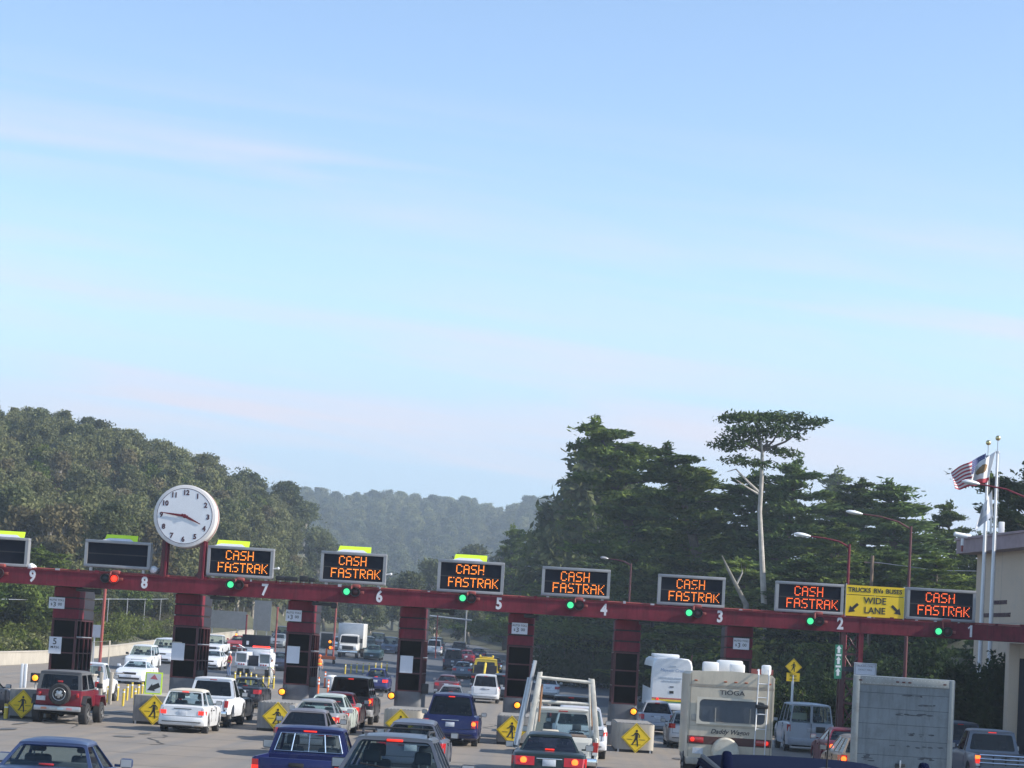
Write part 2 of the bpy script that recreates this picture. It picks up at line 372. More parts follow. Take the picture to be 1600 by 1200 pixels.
def roadmat():
    m = mat('worn pale road surface', (.228, .193, .155), .8, var=.10, vscale=.55, bump=.25, bscale=60, dirt=(.155, .135, .112), dscale=.35, damt=.45)
    t = m.node_tree; b = t.nodes['Principled BSDF']; src = b.inputs['Base Color'].links[0].from_socket
    tcn = t.nodes.new('ShaderNodeTexCoord'); mp = t.nodes.new('ShaderNodeMapping'); mp.inputs['Scale'].default_value = (1.35, .028, 1)
    nz = t.nodes.new('ShaderNodeTexNoise'); nz.inputs['Scale'].default_value = 1; nz.inputs['Detail'].default_value = 4
    t.links.new(tcn.outputs['Object'], mp.inputs[0]); t.links.new(mp.outputs[0], nz.inputs['Vector'])
    q = t.nodes.new('ShaderNodeMapRange'); q.inputs['From Min'].default_value = .42; q.inputs['From Max'].default_value = .68; q.inputs['To Max'].default_value = .62
    t.links.new(nz.outputs[0], q.inputs[0])
    x = t.nodes.new('ShaderNodeMix'); x.data_type = 'RGBA'; t.links.new(q.outputs[0], x.inputs[0]); t.links.new(src, x.inputs[6]); x.inputs[7].default_value = (.15, .148, .145, 1)
    # shadowed road beyond the plaza, its shade painted into the colour
    sp = t.nodes.new('ShaderNodeSeparateXYZ'); t.links.new(tcn.outputs['Object'], sp.inputs[0])
    q2 = t.nodes.new('ShaderNodeMapRange'); q2.inputs['From Min'].default_value = 148; q2.inputs['From Max'].default_value = 150; t.links.new(sp.outputs['Y'], q2.inputs[0])
    y = t.nodes.new('ShaderNodeMix'); y.data_type = 'RGBA'; t.links.new(q2.outputs[0], y.inputs[0]); t.links.new(x.outputs[2], y.inputs[6]); y.inputs[7].default_value = (.085, .09, .098, 1)
    t.links.new(y.outputs[2], b.inputs['Base Color'])
    return m
ys = np.concatenate([np.linspace(-100, 82, 75), np.linspace(84, 338, 90), np.linspace(339, 340, 2)])
ts = np.linspace(0, 1, 60)
L_ = np.where(ys < 100, -45, road_left(ys)); R_ = road_right(ys)
Xg = L_[:, None] + (R_ - L_)[:, None] * ts[None]; Yg = np.repeat(ys[:, None], 60, 1)
v = np.stack([Xg, Yg, terrain(Xg, Yg) + .02], -1).reshape(-1, 3); i = (np.arange(len(ys) - 1)[:, None] * 60 + np.arange(59)[None]).reshape(-1)
me = bpy.data.meshes.new('road'); me.from_pydata(v.tolist(), [], np.stack([i, i + 1, i + 61, i + 60], -1).tolist()); me.materials.append(roadmat())
me.polygons.foreach_set('use_smooth', [True] * len(me.polygons))
link('road', me)['kind'] = 'structure'
# joints, tar cracks and oil stains of the plaza paving
M_JOINT = mat('dark paving joint', (.075, .072, .068), .9); M_OIL = mat('oil stain', (.10, .096, .09), .6, var=.3, vscale=4)
rj = random.Random(5); bj, bo = bmesh.new(), bmesh.new()
def ribbon(bm, pts, w, dz):
    vs = [[bm.verts.new((x + s * (w / 2 if abs(pts[-1][1] - pts[0][1]) > abs(pts[-1][0] - pts[0][0]) else 0), y + s * (0 if abs(pts[-1][1] - pts[0][1]) > abs(pts[-1][0] - pts[0][0]) else w / 2), Tf(x, y) + dz)) for s in (-1, 1)] for x, y in pts]
    for a, b in zip(vs, vs[1:]): bm.faces.new((a[0], a[1], b[1], b[0]))
for y in np.arange(20, 150, 5.5): ribbon(bj, [(x, y + rj.uniform(-.03, .03)) for x in np.arange(-40, 18, 2.0)], .055, .026)
for k in range(14):
    x, y, P_ = rj.uniform(-22, 14), rj.uniform(35, 120), []
    for _ in range(9): P_.append((x, y)); x += rj.uniform(-.35, .35); y += rj.uniform(.5, 1.2)
    ribbon(bj, P_, rj.uniform(.04, .09), .031)
for k in range(170):
    lane = rj.choice((-21.7, -17.1, -12.5, -8.0, -3.6, .7, 5.0, 9.4, 14.5)); x, y = lane + rj.gauss(0, .35), rj.uniform(25, 110); a, b = rj.uniform(.12, .45), rj.uniform(.3, 1.6)
    bo.faces.new([bo.verts.new((x + a * math.cos(t) * rj.uniform(.6, 1), y + b * math.sin(t) * rj.uniform(.6, 1), Tf(x, y + b * math.sin(t)) + .036 + k * 4e-5)) for t in np.linspace(0, 6.28, 13)[:-1]])
for nm, bm__, mm in (('paving_joints', bj, M_JOINT), ('oil_stains', bo, M_OIL)):
    me = bpy.data.meshes.new(nm); bm__.to_mesh(me); bm__.free(); me.materials.append(mm); o = link(nm, me); o['kind'] = 'stuff'; o['category'] = 'paving marks'; o['label'] = 'dark joints and tar cracks across the pale plaza paving' if nm == 'paving_joints' else 'dark oil stains along the lanes of the plaza paving'
RZ_ = .02
M_LINE = mat('worn white road paint', (.55, .54, .5), .7, var=.2, vscale=3)
def strip(mb, pts, w, m, dz=.028):
    for (x0, y0), (x1, y1) in zip(pts, pts[1:]):
        mb.quad([(x0 - w / 2, y0, Tf(x0, y0) + dz), (x0 + w / 2, y0, Tf(x0, y0) + dz), (x1 + w / 2, y1, Tf(x1, y1) + dz), (x1 - w / 2, y1, Tf(x1, y1) + dz)], m)

# ------------------------------------------------------------------ gantry over the lanes
BY = 85.0
def bz(u, v): return unproject(u, v, BY)
BT = sum(bz(u, v).z for u, v in ((200, 898), (600, 918), (1000, 943), (1400, 972))) / 4
BB = BT - 24.2 * BY / FPX
GX0, GX1 = -31.0, bz(1600, 998).x + 4.6
gantry = thing('toll_gantry', 'long dark red steel beam carrying white lane numbers over all the toll lanes', 'gantry', (0, BY, 0))
mb = MB()
mb.box(GX0, GX1, 0, .62, BB + .05, BT - .05, M_RED)
mb.box(GX0, GX1, -.035, .66, BT - .05, BT, M_RED); mb.box(GX0, GX1, -.035, .66, BB, BB + .05, M_RED)
for k in range(22):
    x = GX0 + 1.5 + k * 2.45
    mb.box(x, x + .012, -.005, .0, BB + .06, BT - .06, M_REDD)
mb.build('beam', gantry)
# small clutter riding along the top edge: conduit and clips
mb = MB(); mb.tube([(GX0, .3, BT + .045), (GX1, .3, BT + .045)], .035, M_REDL, 6)
for k in range(60):
    x = GX0 + .4 + k * .86 + random.uniform(-.2, .2)
    mb.box(x, x + random.uniform(.05, .16), .2, .4, BT, BT + random.uniform(.05, .11), random.choice([M_REDL, M_RED, M_GALV]))
mb.build('conduit', gantry)
BM = (BT + BB) / 2
q_ = bz(1517, 990); MB().prism([(-.02, .17), (.02, .17), (-.06, .04), (-.10, .10)], -.012, -.001, M_WHITEG).build('number_serif', gantry, (q_.x - .03, 0, BM + .05))
for n, u, v in ((9, 51, 897), (8, 226, 906), (7, 414, 915), (6, 593, 926), (5, 780, 938), (4, 944, 948), (3, 1125, 961), (2, 1313, 973), (1, 1517, 990)):
    text('lane_number', str(n), .62, M_WHITEG, gantry, (bz(u, v).x, -.008, BM), depth=.006, sx=.80, bold=.022)
for u, v, s in ((135, 921, 1), (345, 931, 1), (505, 940, 1), (690, 950, 1), (830, 958, .6), (1010, 967, .6)):   # lamps slung under the beam
    p = bz(u, v); mb = MB(); mb.box(p.x - .45 * s, p.x + .3 * s, .15, .45, BB - .16, BB - .04, M_TRIM, .03); mb.box(p.x + .3 * s, p.x + .52 * s, .1, .4, BB - .25, BB - .03, M_BLACK, .04)
    mb.box(p.x - .3, p.x - .2, .2, .3, BB - .05, BB + .002, M_TRIM); mb.build('underslung_lamp', gantry)
# lattice pier between lanes 3 and 1, and the pale column at the building end
px = bz(1331, 1020).x
mb = MB()
for sx_ in (-.34, .34):
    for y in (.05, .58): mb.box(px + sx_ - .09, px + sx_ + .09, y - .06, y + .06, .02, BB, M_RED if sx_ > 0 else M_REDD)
for k in range(5):
    z0 = .3 + k * .95
    mb.tube([(px - .3, .05, z0), (px + .3, .05, z0 + .9)], .035, M_REDD, 6); mb.tube([(px + .3, .05, z0), (px - .3, .05, z0 + .9)], .035, M_REDD, 6)
    mb.box(px - .3, px + .3, .02, .10, z0 - .05, z0 + .03, M_REDD)
mb.box(px - .5, px + .5, -.05, .75, 3.42, 3.60, M_SLATE); mb.box(px - .55, px + .55, -.2, .9, .02, 1.15, M_CONCD, .05)
mb.build('lattice_pier', gantry)

# ------------------------------------------------------------------ booths, crash barriers, lamps
BOOTH_X = {n: bz(u, 1010).x for n, u in ((9, 92), (8, 284), (7, 463), (6, 640), (5, 812), (4, 981), (3, 1158))}
BN = {9: 'under the beam between numbers 9 and 8', 8: 'directly below the round clock', 7: 'just right of the number 7', 6: 'just right of the number 6', 5: 'just right of the number 5', 4: 'just right of the number 4', 3: 'just right of the number 3'}
ZB, ZG = 1.62, 3.66
def dshape(w, y0, y1, r, n=7, bow=.10):
    "plan outline with a bowed, round-cornered front (low y)"
    P = []
    for k in range(n): a = math.pi + (math.pi / 2) * k / (n - 1); P.append((-w / 2 + r + r * math.cos(a), y0 + r + r * math.sin(a)))
    P.insert(n, (0, y0 - bow * .3))
    for k in range(n): a = 1.5 * math.pi + (math.pi / 2) * k / (n - 1); P.append((w / 2 - r + r * math.cos(a), y0 + r + r * math.sin(a)))
    return P + [(w / 2, y1), (-w / 2, y1)]
for n, x in BOOTH_X.items():
    t = thing('toll_booth', 'red topped toll booth with dark glass ' + BN[n], 'toll booth', (x, BY + .75, 0), group='toll booths under the beam')
    w = 1.02
    MB().prism(dshape(w + .12, -.15, 3.1, .18), .0, .45, M_CONC, 'xy').prism(dshape(w + .04, -.08, 3.0, .2), .45, ZB, M_CONCD, 'xy').build('concrete_base', t)
    zz = np.linspace(ZG, BB + .0, 4)
    for k in range(3):
        mb = MB(); r = .3 if n in (4, 5, 6) else .16
        mb.prism(dshape(w + .02, -.12, .95, r), zz[k] + .03, zz[k + 1] - .03, M_RED, 'xy'); mb.build('red_panel', t)
    mb = MB()
    for k in range(4): mb.prism(dshape(w - .06, -.08, 2.9, .16), max(zz[k] - .035, ZG), min(zz[k] + .035, BB - .002), M_GROOVE, 'xy')
    mb.build('groove_strip', t)
    mb = MB()
    for k in range(3): mb.box(-w / 2 + .01, w / 2 - .01, .96, 2.95, zz[k] + .04, zz[k + 1] - .04, M_SLATE)
    mb.build('slate_side_panel', t)
    mb = MB()    # glazing bars
    for sx_ in (-1, 1):
        for y in (-.05, .62, 1.5, 2.3, 2.9): mb.box(sx_ * (w / 2 - .05) - .045, sx_ * (w / 2 - .05) + .045, y - .03, y + .05, ZB, ZG, M_REDD)
    for z in (ZB + .03, ZB + .72, ZB + 1.32, ZG - .03):
        mb.box(-w / 2 + .05, w / 2 - .05, -.07, -.01, z - .028, z + .028, M_REDD)
        for sx_ in (-1, 1): mb.box(sx_ * (w / 2 - .03) - .03, sx_ * (w / 2 - .03) + .03, 0, 2.9, z - .022, z + .022, M_REDD)
    mb.build('window_frame', t)
    mb = MB(); mb.box(-w / 2 + .06, w / 2 - .06, -.04, -.03, ZB + .02, ZG, M_GLASSB)
    for sx_ in (-1, 1): mb.box(sx_ * (w / 2 - .06), sx_ * (w / 2 - .05), .0, 2.9, ZB + .02, ZG, M_GLASSB)
    mb.build('window_pane', t)
    MB().box(-.35, .35, .5, .75, ZB, ZB + .85, M_SLATE, .03).build('counter', t); MB().box(-.2, .25, .35, .5, ZB + .85, ZB + 1.25, M_TRIM, .03).build('screen', t); MB().box(-w / 2 + .07, w / 2 - .07, 2.85, 2.9, ZB, ZG, M_GROOVE).build('rear_panel', t)
    MB().box(-.3, .1, 1.4, 1.75, ZB, ZB + 1.2, M_SEAT, .1).build('seat', t)
    if n in (7, 6, 8):
        mb = MB(); mb.box(w / 2, w / 2 + .28, -.02, .2, ZB - .05, ZB + .35, M_TRIM, .03); mb.build('ticket_box', t)
    mb = MB(); mb.tube([(w / 2 - .02, -.06, ZB + 1.36), (w / 2 + .04, .9, ZB + 1.36), (w / 2 + .03, 2.6, ZB + 1.36)], .02, M_GALV, 6); mb.build('handrail', t)

M_PED = M_BLACK
def limb(mb, a, b, w0, w1, y0, y1, m):
    a, b = Vector(a), Vector(b); d = (b - a).normalized(); nn = Vector((-d.y, d.x))
    mb.prism([tuple(a + nn * w0), tuple(a - nn * w0), tuple(b - nn * w1), tuple(b + nn * w1)], y0, y1, m)
def ped_figure(mb, s, y0, y1, m):
    "the walking-person mark of a crossing sign, s = sign half diagonal"
    q = lambda *c: [v * s for v in c]
    mb.prism([(.03 * s + .075 * s * math.cos(a), .47 * s + .085 * s * math.sin(a)) for a in np.linspace(0, 2 * math.pi, 12, endpoint=False)], y0, y1, m)
    mb.prism([(-.07 * s, .36 * s), (.09 * s, .36 * s), (.13 * s, .05 * s), (.09 * s, -.06 * s), (-.07 * s, -.06 * s)], y0, y1, m)
    limb(mb, q(-.05, .33), q(-.20, .14), .035 * s, .03 * s, y0, y1, m); limb(mb, q(-.20, .14), q(-.30, .16), .03 * s, .025 * s, y0, y1, m)
    limb(mb, q(.08, .33), q(.22, .2), .035 * s, .03 * s, y0, y1, m); limb(mb, q(.22, .2), q(.24, .03), .03 * s, .025 * s, y0, y1, m)
    limb(mb, q(-.02, -.04), q(-.13, -.27), .06 * s, .045 * s, y0, y1, m); limb(mb, q(-.13, -.27), q(-.26, -.46), .045 * s, .035 * s, y0, y1, m)
    limb(mb, q(.05, -.04), q(.10, -.28), .06 * s, .045 * s, y0, y1, m); limb(mb, q(.10, -.28), q(.12, -.56), .045 * s, .035 * s, y0, y1, m)
def ped_sign(name, label, cat, loc, s, group=None, lines=True):
    t = thing(name, label, cat, loc, group=group)
    MB().prism([(0, s), (s, 0), (0, -s), (-s, 0)], -.012, .012, M_YEL).build('sign_face', t)
    mb = MB(); w = .025 * s; a, b = s * .93, s * .90
    P, Q = [(0, a), (a, 0), (0, -a), (-a, 0)], [(0, b), (b, 0), (0, -b), (-b, 0)]
    for k in range(4): mb.prism([P[k], P[(k + 1) % 4], Q[(k + 1) % 4], Q[k]], -.017, -.0125, M_PED)
    mb.build('border', t)
    mb = MB(); ped_figure(mb, s, -.018, -.0125, M_PED)
    if lines:
        mb.box(-.62 * s, -.22 * s, -.018, -.0125, -.12 * s, -.09 * s, M_PED); mb.box(.2 * s, .62 * s, -.018, -.0125, -.12 * s, -.09 * s, M_PED); mb.box(-.32 * s, .34 * s, -.018, -.0125, -.46 * s, -.43 * s, M_PED)
    mb.build('walking_person_mark', t)
    return t
BARR = {9: (44, 76.5), 8: (238, 78.5), 7: (431, 79), 6: (629, 79.5), 5: (806, 79.5), 4: (992, 79.5)}
BL = {9: 'low grey concrete crash block left of the red off-roader', 8: 'low grey concrete crash block behind the white hatchback', 7: 'grey crash block with jagged top edge before booth 7', 6: 'pale plastic crash block with jagged top left of the blue minivan',
      5: 'grey crash block half hidden by the ladder rack truck', 4: 'pale rounded crash block standing alone before booth 4'}
for n, (u, y) in BARR.items():
    x = X_at(u, y, .6); sh = n in (4, 5, 6, 7); w = 1.4 if n != 9 else 1.35; h = 1.04
    t = thing('crash_barrier', BL[n], 'crash barrier', (x, y, Gf(x, y)), group='crash blocks in front of the booths')
    m = M_CONCL if n in (4, 6) else M_CONC
    MB().prism(dshape(w, 0, 5.0, .22 if sh else .06), .12, h, m, 'xy').build('block', t)
    mb = MB(); mb.box(-w / 2 + .03, w / 2 - .03, .08, 4.9, .0, .12, M_TRIM); mb.build('footing', t)
    mb = MB()
    if sh:
        for k in range(10): a = -w / 2 + .07 + k * (w - .14) / 10; mb.prism([(a, h), (a + (w - .14) / 10, h), (a + (w - .14) / 20, h + .055)], .05, .2, M_CONC)
        mb.box(-w / 2 + .05, w / 2 - .05, .2, 4.8, h, h + .03, M_CONC)
    else: mb.box(-w / 2 + .02, w / 2 - .02, .05, 4.9, h, h + .02, M_CONCL)
    mb.build('top_edge', t)
    if n in (4, 8, 6):
        mb = MB()
        for sx_ in (-1, 1): mb.box(sx_ * (w / 2 - .12) - .03, sx_ * (w / 2 - .12) + .03, -.01, .03, .0, .13, M_GALV)
        mb.build('anchor_bracket', t)
    su = {9: 35, 8: 240, 7: 433, 6: 625, 5: 799, 4: 994}[n]
    sx_ = X_at(su, y - .1, .6)
    ped_sign('pedestrian_sign', {9: 'yellow diamond walking person sign left of the red off-roader', 8: 'yellow diamond walking person sign touching the white hatchback', 7: 'yellow diamond walking person sign before booth 7', 6: 'yellow diamond walking person sign before booth 6, lower corner hidden by a car',
             5: 'yellow diamond walking person sign cut by the ladder rack', 4: 'yellow diamond walking person sign on the pale rounded block'}[n], 'road sign', (sx_, y - .075, Gf(sx_, y) + .55), .54 if n != 9 else .50, 'walking person signs on the crash blocks')
BEAC = {9: (55, 1059), 7: (440, 1081), 6: (611, 1087), 5: (808, 1102), 4: (990, 1112), 3: None}
BEL = {9: 'lit amber lamp left of the grey soft top', 7: 'lit amber lamp on the base of the booth at number 7', 6: 'lit amber lamp on the base of the booth at number 6', 5: 'lit amber lamp beside the ladder rack', 4: 'lit amber lamp above the pale rounded block'}
for n, uv in BEAC.items():
    if not uv: continue
    Y = 78.6 if n == 9 else BY + .25
    p = unproject(*uv, Y)
    t = thing('amber_beacon', BEL[n], 'warning lamp', (p.x, Y, p.z), group='amber lamps at the booths')
    if n == 9: MB().box(-.17, .17, -.02, .16, -.17, .17, M_BLACK, .02).tube([(0, .1, -.15), (0, .1, -1.2)], .03, M_GALV, 8).build('housing', t)
    else: MB().lathe([(.16, .0), (.16, .18), (.13, .34)], (0, .16, 0), (0, 1, 0), M_BLACK, 18).build('housing', t)
    if n == 9: MB().lathe([(.05, -.07), (.09, -.05), (.105, .0)], (0, -.02, 0), (0, 1, 0), M_AMB, 18).build('lens', t)
    else: MB().lathe([(.03, -.05), (.08, -.035), (.105, .01), (.105, .16)], (0, 0, 0), (0, 1, 0), M_AMB, 18).build('lens', t)

# ------------------------------------------------------------------ lit message signs
FONT = {'C': '01110 10001 10000 10000 10000 10001 01110', 'A': '01110 10001 10001 11111 10001 10001 10001', 'S': '01111 10000 10000 01110 00001 00001 11110', 'H': '10001 10001 10001 11111 10001 10001 10001',
        'F': '11111 10000 10000 11110 10000 10000 10000', 'T': '11111 00100 00100 00100 00100 00100 00100', 'R': '11110 10001 10001 11110 10100 10010 10001', 'K': '10001 10010 10100 11000 10100 10010 10001'}
DOT = random.Random(8)
def led_rows(mb, word, x0, ztop, p, m, y):
    for c, ch in enumerate(word):
        for r_, row in enumerate(FONT[ch].split()):
            for k, b in enumerate(row):
                if b == '1' and DOT.random() > .02:
                    x = x0 + (c * 6 + k) * p; z = ztop - r_ * p * 1.12; e = p * .37
                    mb.box(x - e, x + e, y - .012, y, z - e, z + e, m)
LED = {9: (-10, 861, 104, 46), 8: (182, 866, 104, 43), 7: (374, 878, 104, 48), 6: (551, 887, 103, 49), 5: (735, 903, 104, 51), 4: (900, 910, 107, 46), 3: (1081, 924, 105, 48), 2: (1266, 936, 106, 48), 1: (1472, 949, 107, 50)}
px_m = BY / FPX
for n, (u, v, w, h) in LED.items():
    p = bz(u, v); W_, H_ = w * px_m, h * px_m
    zc = p.z
    if zc - H_ / 2 < BT + .05: zc = BT + .05 + H_ / 2
    lit = n <= 7
    t = thing('message_sign', ('amber lit CASH message sign in grey frame beside the beam number %d' % n if lit and n > 2 else 'orange red lit CASH message sign left of the yellow wide lane board' if n == 2 else 'orange red lit CASH message sign right of the yellow wide lane board' if n == 1 else
              'blank black message sign in grey frame left of the round clock' if n == 8 else 'blank black message sign cut by the picture edge near the number 9'), 'message sign', (p.x, BY + .30, zc), group='message signs on the gantry')
    a, b = W_ / 2, H_ / 2; f = .115
    mb = MB()
    mb.box(-a, a, -.12, .32, b - f, b, M_ALU, .012); mb.box(-a, a, -.12, .32, -b, -b + f, M_ALU, .012)
    mb.box(-a, -a + f, -.118, .318, -b + f, b - f, M_ALU); mb.box(a - f, a, -.118, .318, -b + f, b - f, M_ALU)
    mb.box(-a + .01, a - .01, .28, .31, -b + .01, b - .01, M_ALU)
    mb.build('frame', t)
    mb = MB(); mb.box(-a + f, a - f, -.04, .27, -b + f, b - f, M_LEDP)
    mb.box(-a + f, a - f, -.048, -.04, -.022, .022, M_BLACK); mb.build('display_panel', t)
    mb = MB()
    for sx_ in (-.8, .8):
        mb.box(sx_ * a - .05, sx_ * a + .05, .0, .18, BT - zc - .0, -b, M_GALV)
    mb.build('support', t)
    if lit:
        mb = MB(); pt = (W_ - 2 * f) / 49.5
        m = M_LEDR if n <= 2 else mat('amber lamps %d' % n, (.9, .25, .02), .5, emit={7: .98, 6: .90, 5: 1.0, 4: .84, 3: .78}[n], ecol=(1, .26 + .012 * (n - 5), .03))
        mb.bm.free()
        for word, c0, dz in (('CASH', 13.0, 0), ('FASTRAK', 7.0, (H_ - 2 * f) * .49)):
            for q, ch in enumerate(word):
                mb = MB(); led_rows(mb, ch, -a + f + pt * (c0 + 6 * q), b - f - pt * 1.4 - dz, pt, m, -.04); mb.build('lit_letter', t, smooth=0)
    if n in (8, 9):
        mb = MB(); mb.lathe([(.05, -.2), (.15, -.12), (.17, .1), (.1, .22)], (a + .16, .1, -b - .0), (0.2, 1, -.35), M_WHITE, 14); mb.tube([(a + .1, .1, -b - .05), (a + .1, .1, BT - zc)], .03, M_GALV, 6); mb.build('side_lamp', t)
    if n in (6, 7):
        mb = MB(); mb.tube([(a, .1, -b * .3), (a + .18, .05, -b * .25)], .03, M_WHITE, 8); mb.sphere((a + .2, .04, -b * .25), .055, M_WHITE, 8); mb.build('side_lamp', t)
    pl = {9: (10, 836), 8: (187, 845), 7: (362, 855), 6: (553, 862), 5: (735, 873)}.get(n)
    if pl:
        q = bz(*pl); zt = max(q.z, zc + b + .12)
        t2 = thing('yellow_topper', {9: 'fluorescent yellow strip board at the picture edge over the blank sign', 8: 'fluorescent yellow strip board on the blank message sign left of the clock', 7: 'fluorescent yellow strip board on the sign right of the clock', 6: 'fluorescent yellow strip board on the sign by the number 6', 5: 'fluorescent yellow strip board on the sign by the number 5'}[n], 'sign board', (q.x, BY + .30, zc + b), group='yellow strips on the message signs')
        hh = .24
        mb = MB(); mb.hexa([(-.66, -.02, .0), (.64, -.02, .0), (.64, .01, .0), (-.66, .01, .0), (-.60, .12, hh), (.64, .12, hh), (.64, .15, hh), (-.60, .15, hh)], M_FLUO); mb.build('yellow_board', t2)
        mb = MB(); mb.hexa([(-.72, -.10, .0), (.50, -.10, .0), (.50, -.06, .0), (-.72, -.06, .0), (-.45, -.045, .095), (.36, -.045, .095), (.36, -.025, .095), (-.45, -.025, .095)], M_SIGNW); mb.build('white_flap', t2)

# ------------------------------------------------------------------ lane signals on the beam
SIG = {9: (-6, 895), 8: (173, 904), 7: (368, 914), 6: (549, 925), 5: (730, 935), 4: (898, 946), 3: (1083, 958), 2: (1272, 971), 1: (1472, 987)}
for n, (u, v) in SIG.items():
    p = bz(u, v); z = p.z
    t = thing('lane_signal', ('two lamp signal with red lit, left of the number 8' if n == 8 else 'two lamp signal at the left picture edge of the beam' if n == 9 else 'two lamp lane signal with green lit, on the beam left of the number %d' % n), 'traffic light', (p.x, BY, z), group='lane signals on the beam')
    for k, (dx, on) in enumerate(((-.17, M_GRN if n < 8 else M_GRND), (.17, M_REDLIT if n == 8 else M_DKRED))):
        q = MB().lathe([(.10, .0), (.175, -.06), (.175, -.16)], (dx, -.04, 0), (0, 1, 0), M_BLACK if k == 0 or n < 8 else M_RED, 20).lathe([(.165, -.14), (.185, -.16), (.185, -.30), (.178, -.30), (.172, -.17)], (dx, -.02, 0), (0, 1, 0), M_BLACK if n != 8 or k == 0 else M_REDL, 20, caps=False).build('lamp_housing', t)
        MB().lathe([(.03, -.215), (.09, -.205), (.14, -.17)], (dx, -.02, 0), (0, 1, 0), on, 20).build('lens', q)
    mb = MB(); mb.tube([(.0, .1, BT - z + .03), (.0, -.12, BT - z + .06), (.0, -.14, .1)], .035, M_REDL, 8); mb.box(-.3, .5, -.14, -.03, -.03, .03, M_REDD); mb.box(.36, .5, -.16, -.03, -.05, .05, M_REDL, .01)
    mb.box(.02, .32, -.05, .3, BT - z, BT - z + .13, M_REDL, .03); mb.build('bracket', t)

# black floodlights beside lane 7
for k, (u, w, h) in enumerate(((437, .34, .17), (454, .5, .16), (474, .32, .22), (487, .25, .16))):
    p = bz(u, 899); t = thing('black_floodlight', ['widest pair of black floodlight boxes on the beam right of the number 7 sign', 'flat black floodlight box second in the row on the beam', 'tall black floodlight box third in the row on the beam', 'small black floodlight box nearest the number 6 sign'][k], 'floodlight', (p.x, BY + .3, BT + .06), group='black floodlights on the beam')
    MB().box(-w / 2, w / 2, -.14, .16, .07, .07 + h, M_BLACK, .03).build('lamp_box', t); MB().box(-.03, .03, -.02, .04, -.06, .08, M_GALV).box(-w / 2, -w / 2 + .04, -.03, .05, 0, .1, M_TRIM).build('bracket', t)

# ------------------------------------------------------------------ clock
c = bz(289, 806.5); CRd = 49.3 * px_m
t = thing('round_clock', 'big round white double faced clock standing on the gantry, hands near ten to four', 'clock', (c.x, BY - .05, c.z))
dep = .95
mb = MB(); mb.lathe([(CRd * .93, -.02), (CRd * .99, .0), (CRd, .05), (CRd, dep - .05), (CRd * .99, dep), (CRd * .93, dep + .02)], (0, 0, 0), (0, 1, 0), mat('pale clock rim', (.62, .60, .60), .5, var=.06), 64); mb.build('case', t, smooth=50)
mb = MB(); mb.lathe([(CRd + .012, .52), (CRd + .012, dep - .2)], (0, 0, 0), (0, 1, 0), mat('salmon clock band', (.42, .23, .20), .6), 64, caps=False); mb.build('red_band', t)
MB().lathe([(CRd * .90, -.03), (CRd * .90, -.0)], (0, 0, 0), (0, 1, 0), M_CLOCK, 64).build('dial', t)
MB().lathe([(CRd * .888, -.034), (CRd * .888, -.031), (CRd * .872, -.031), (CRd * .872, -.034), (CRd * .888, -.034)], (0, 0, 0), (0, 1, 0), M_NUM, 72, caps=False).build('minute_ring', t)
for h in range(1, 13):
    a = R(90 - 30 * h)
    text('numeral', str(h), .27, M_NUM, t, (CRd * .745 * math.cos(a), -.034, CRd * .745 * math.sin(a)), depth=.004, bold=.012, sx=.95)
def hand(angle, L, wd, name):
    a = R(90 - angle); d = Vector((math.cos(a), math.sin(a))); nn = Vector((-d.y, d.x)); mb = MB()
    mb.prism([tuple(-d * .14 - nn * wd * .8), tuple(d * L * .3 - nn * wd), tuple(d * L - nn * .012), tuple(d * L + nn * .012), tuple(d * L * .3 + nn * wd), tuple(-d * .14 + nn * wd * .8)], -.075 if name == 'minute_hand' else -.055, -.062 if name == 'minute_hand' else -.042, M_RED); return mb.build(name, t)
hand(114, CRd * .56, .05, 'hour_hand'); hand(276, CRd * .74, .045, 'minute_hand')
MB().lathe([(.07, -.09), (.08, -.035)], (0, 0, 0), (0, 1, 0), M_RED, 16).build('hub', t)
mb = MB()
for u in (255.5, 315):
    x = bz(u, 870).x - c.x
    for yy in (.15, .62):
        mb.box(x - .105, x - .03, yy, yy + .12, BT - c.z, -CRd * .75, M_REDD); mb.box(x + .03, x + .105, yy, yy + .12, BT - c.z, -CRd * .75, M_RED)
    mb.box(x - .04, x + .04, .17, .70, BT - c.z, -CRd * .75, M_REDD)
    mb.prism([(x - .34, BT - c.z), (x + .2, BT - c.z), (x - .08, BT - c.z + .4)], .4, .45, M_REDD)
mb.build('post', t)

# ------------------------------------------------------------------ panel signs
def panel(name, label, cat, loc, w, h, m, lines, mt, thick=.02, border=None, group=None, rz=0):
    t = thing(name, label, cat, loc, rz, group)
    MB().box(-w / 2, w / 2, 0, thick, -h / 2, h / 2, m).build('panel', t)
    for body, size, dx, dz in lines: text('lettering', body, size, mt, t, (dx, -.004, dz), depth=.003, bold=size * .012)
    if border:
        mb = MB(); e = .02
        for q in ((-w / 2 + .02, w / 2 - .02, h / 2 - .05, h / 2 - .03), (-w / 2 + .02, w / 2 - .02, -h / 2 + .03, -h / 2 + .05), (-w / 2 + .03, -w / 2 + .05, -h / 2 + .03, h / 2 - .03), (w / 2 - .05, w / 2 - .03, -h / 2 + .03, h / 2 - .03)): mb.box(q[0], q[1], -.004, 0, q[2], q[3], border)
        mb.build('border', t)
    return t
FY = BY + .75 - .15 - .03
for n, (u, v) in {9: (89, 942), 7: (459, 962), 5: (812, 982), 3: (1158, 1006)}.items():
    p = unproject(u, v, FY)
    panel('toll_price_sign', 'white auto toll price sign high on the booth by the number %d' % n, 'price sign', (p.x, FY - .035, p.z), .62, .44, M_SIGNW, [('AUTO TOLL', .105, 0, .11), ('$', .13, -.20, -.06), ('3', .25, -.08, -.07), ('00', .16, .13, -.05)], M_BLACK, group='price signs on the booths')
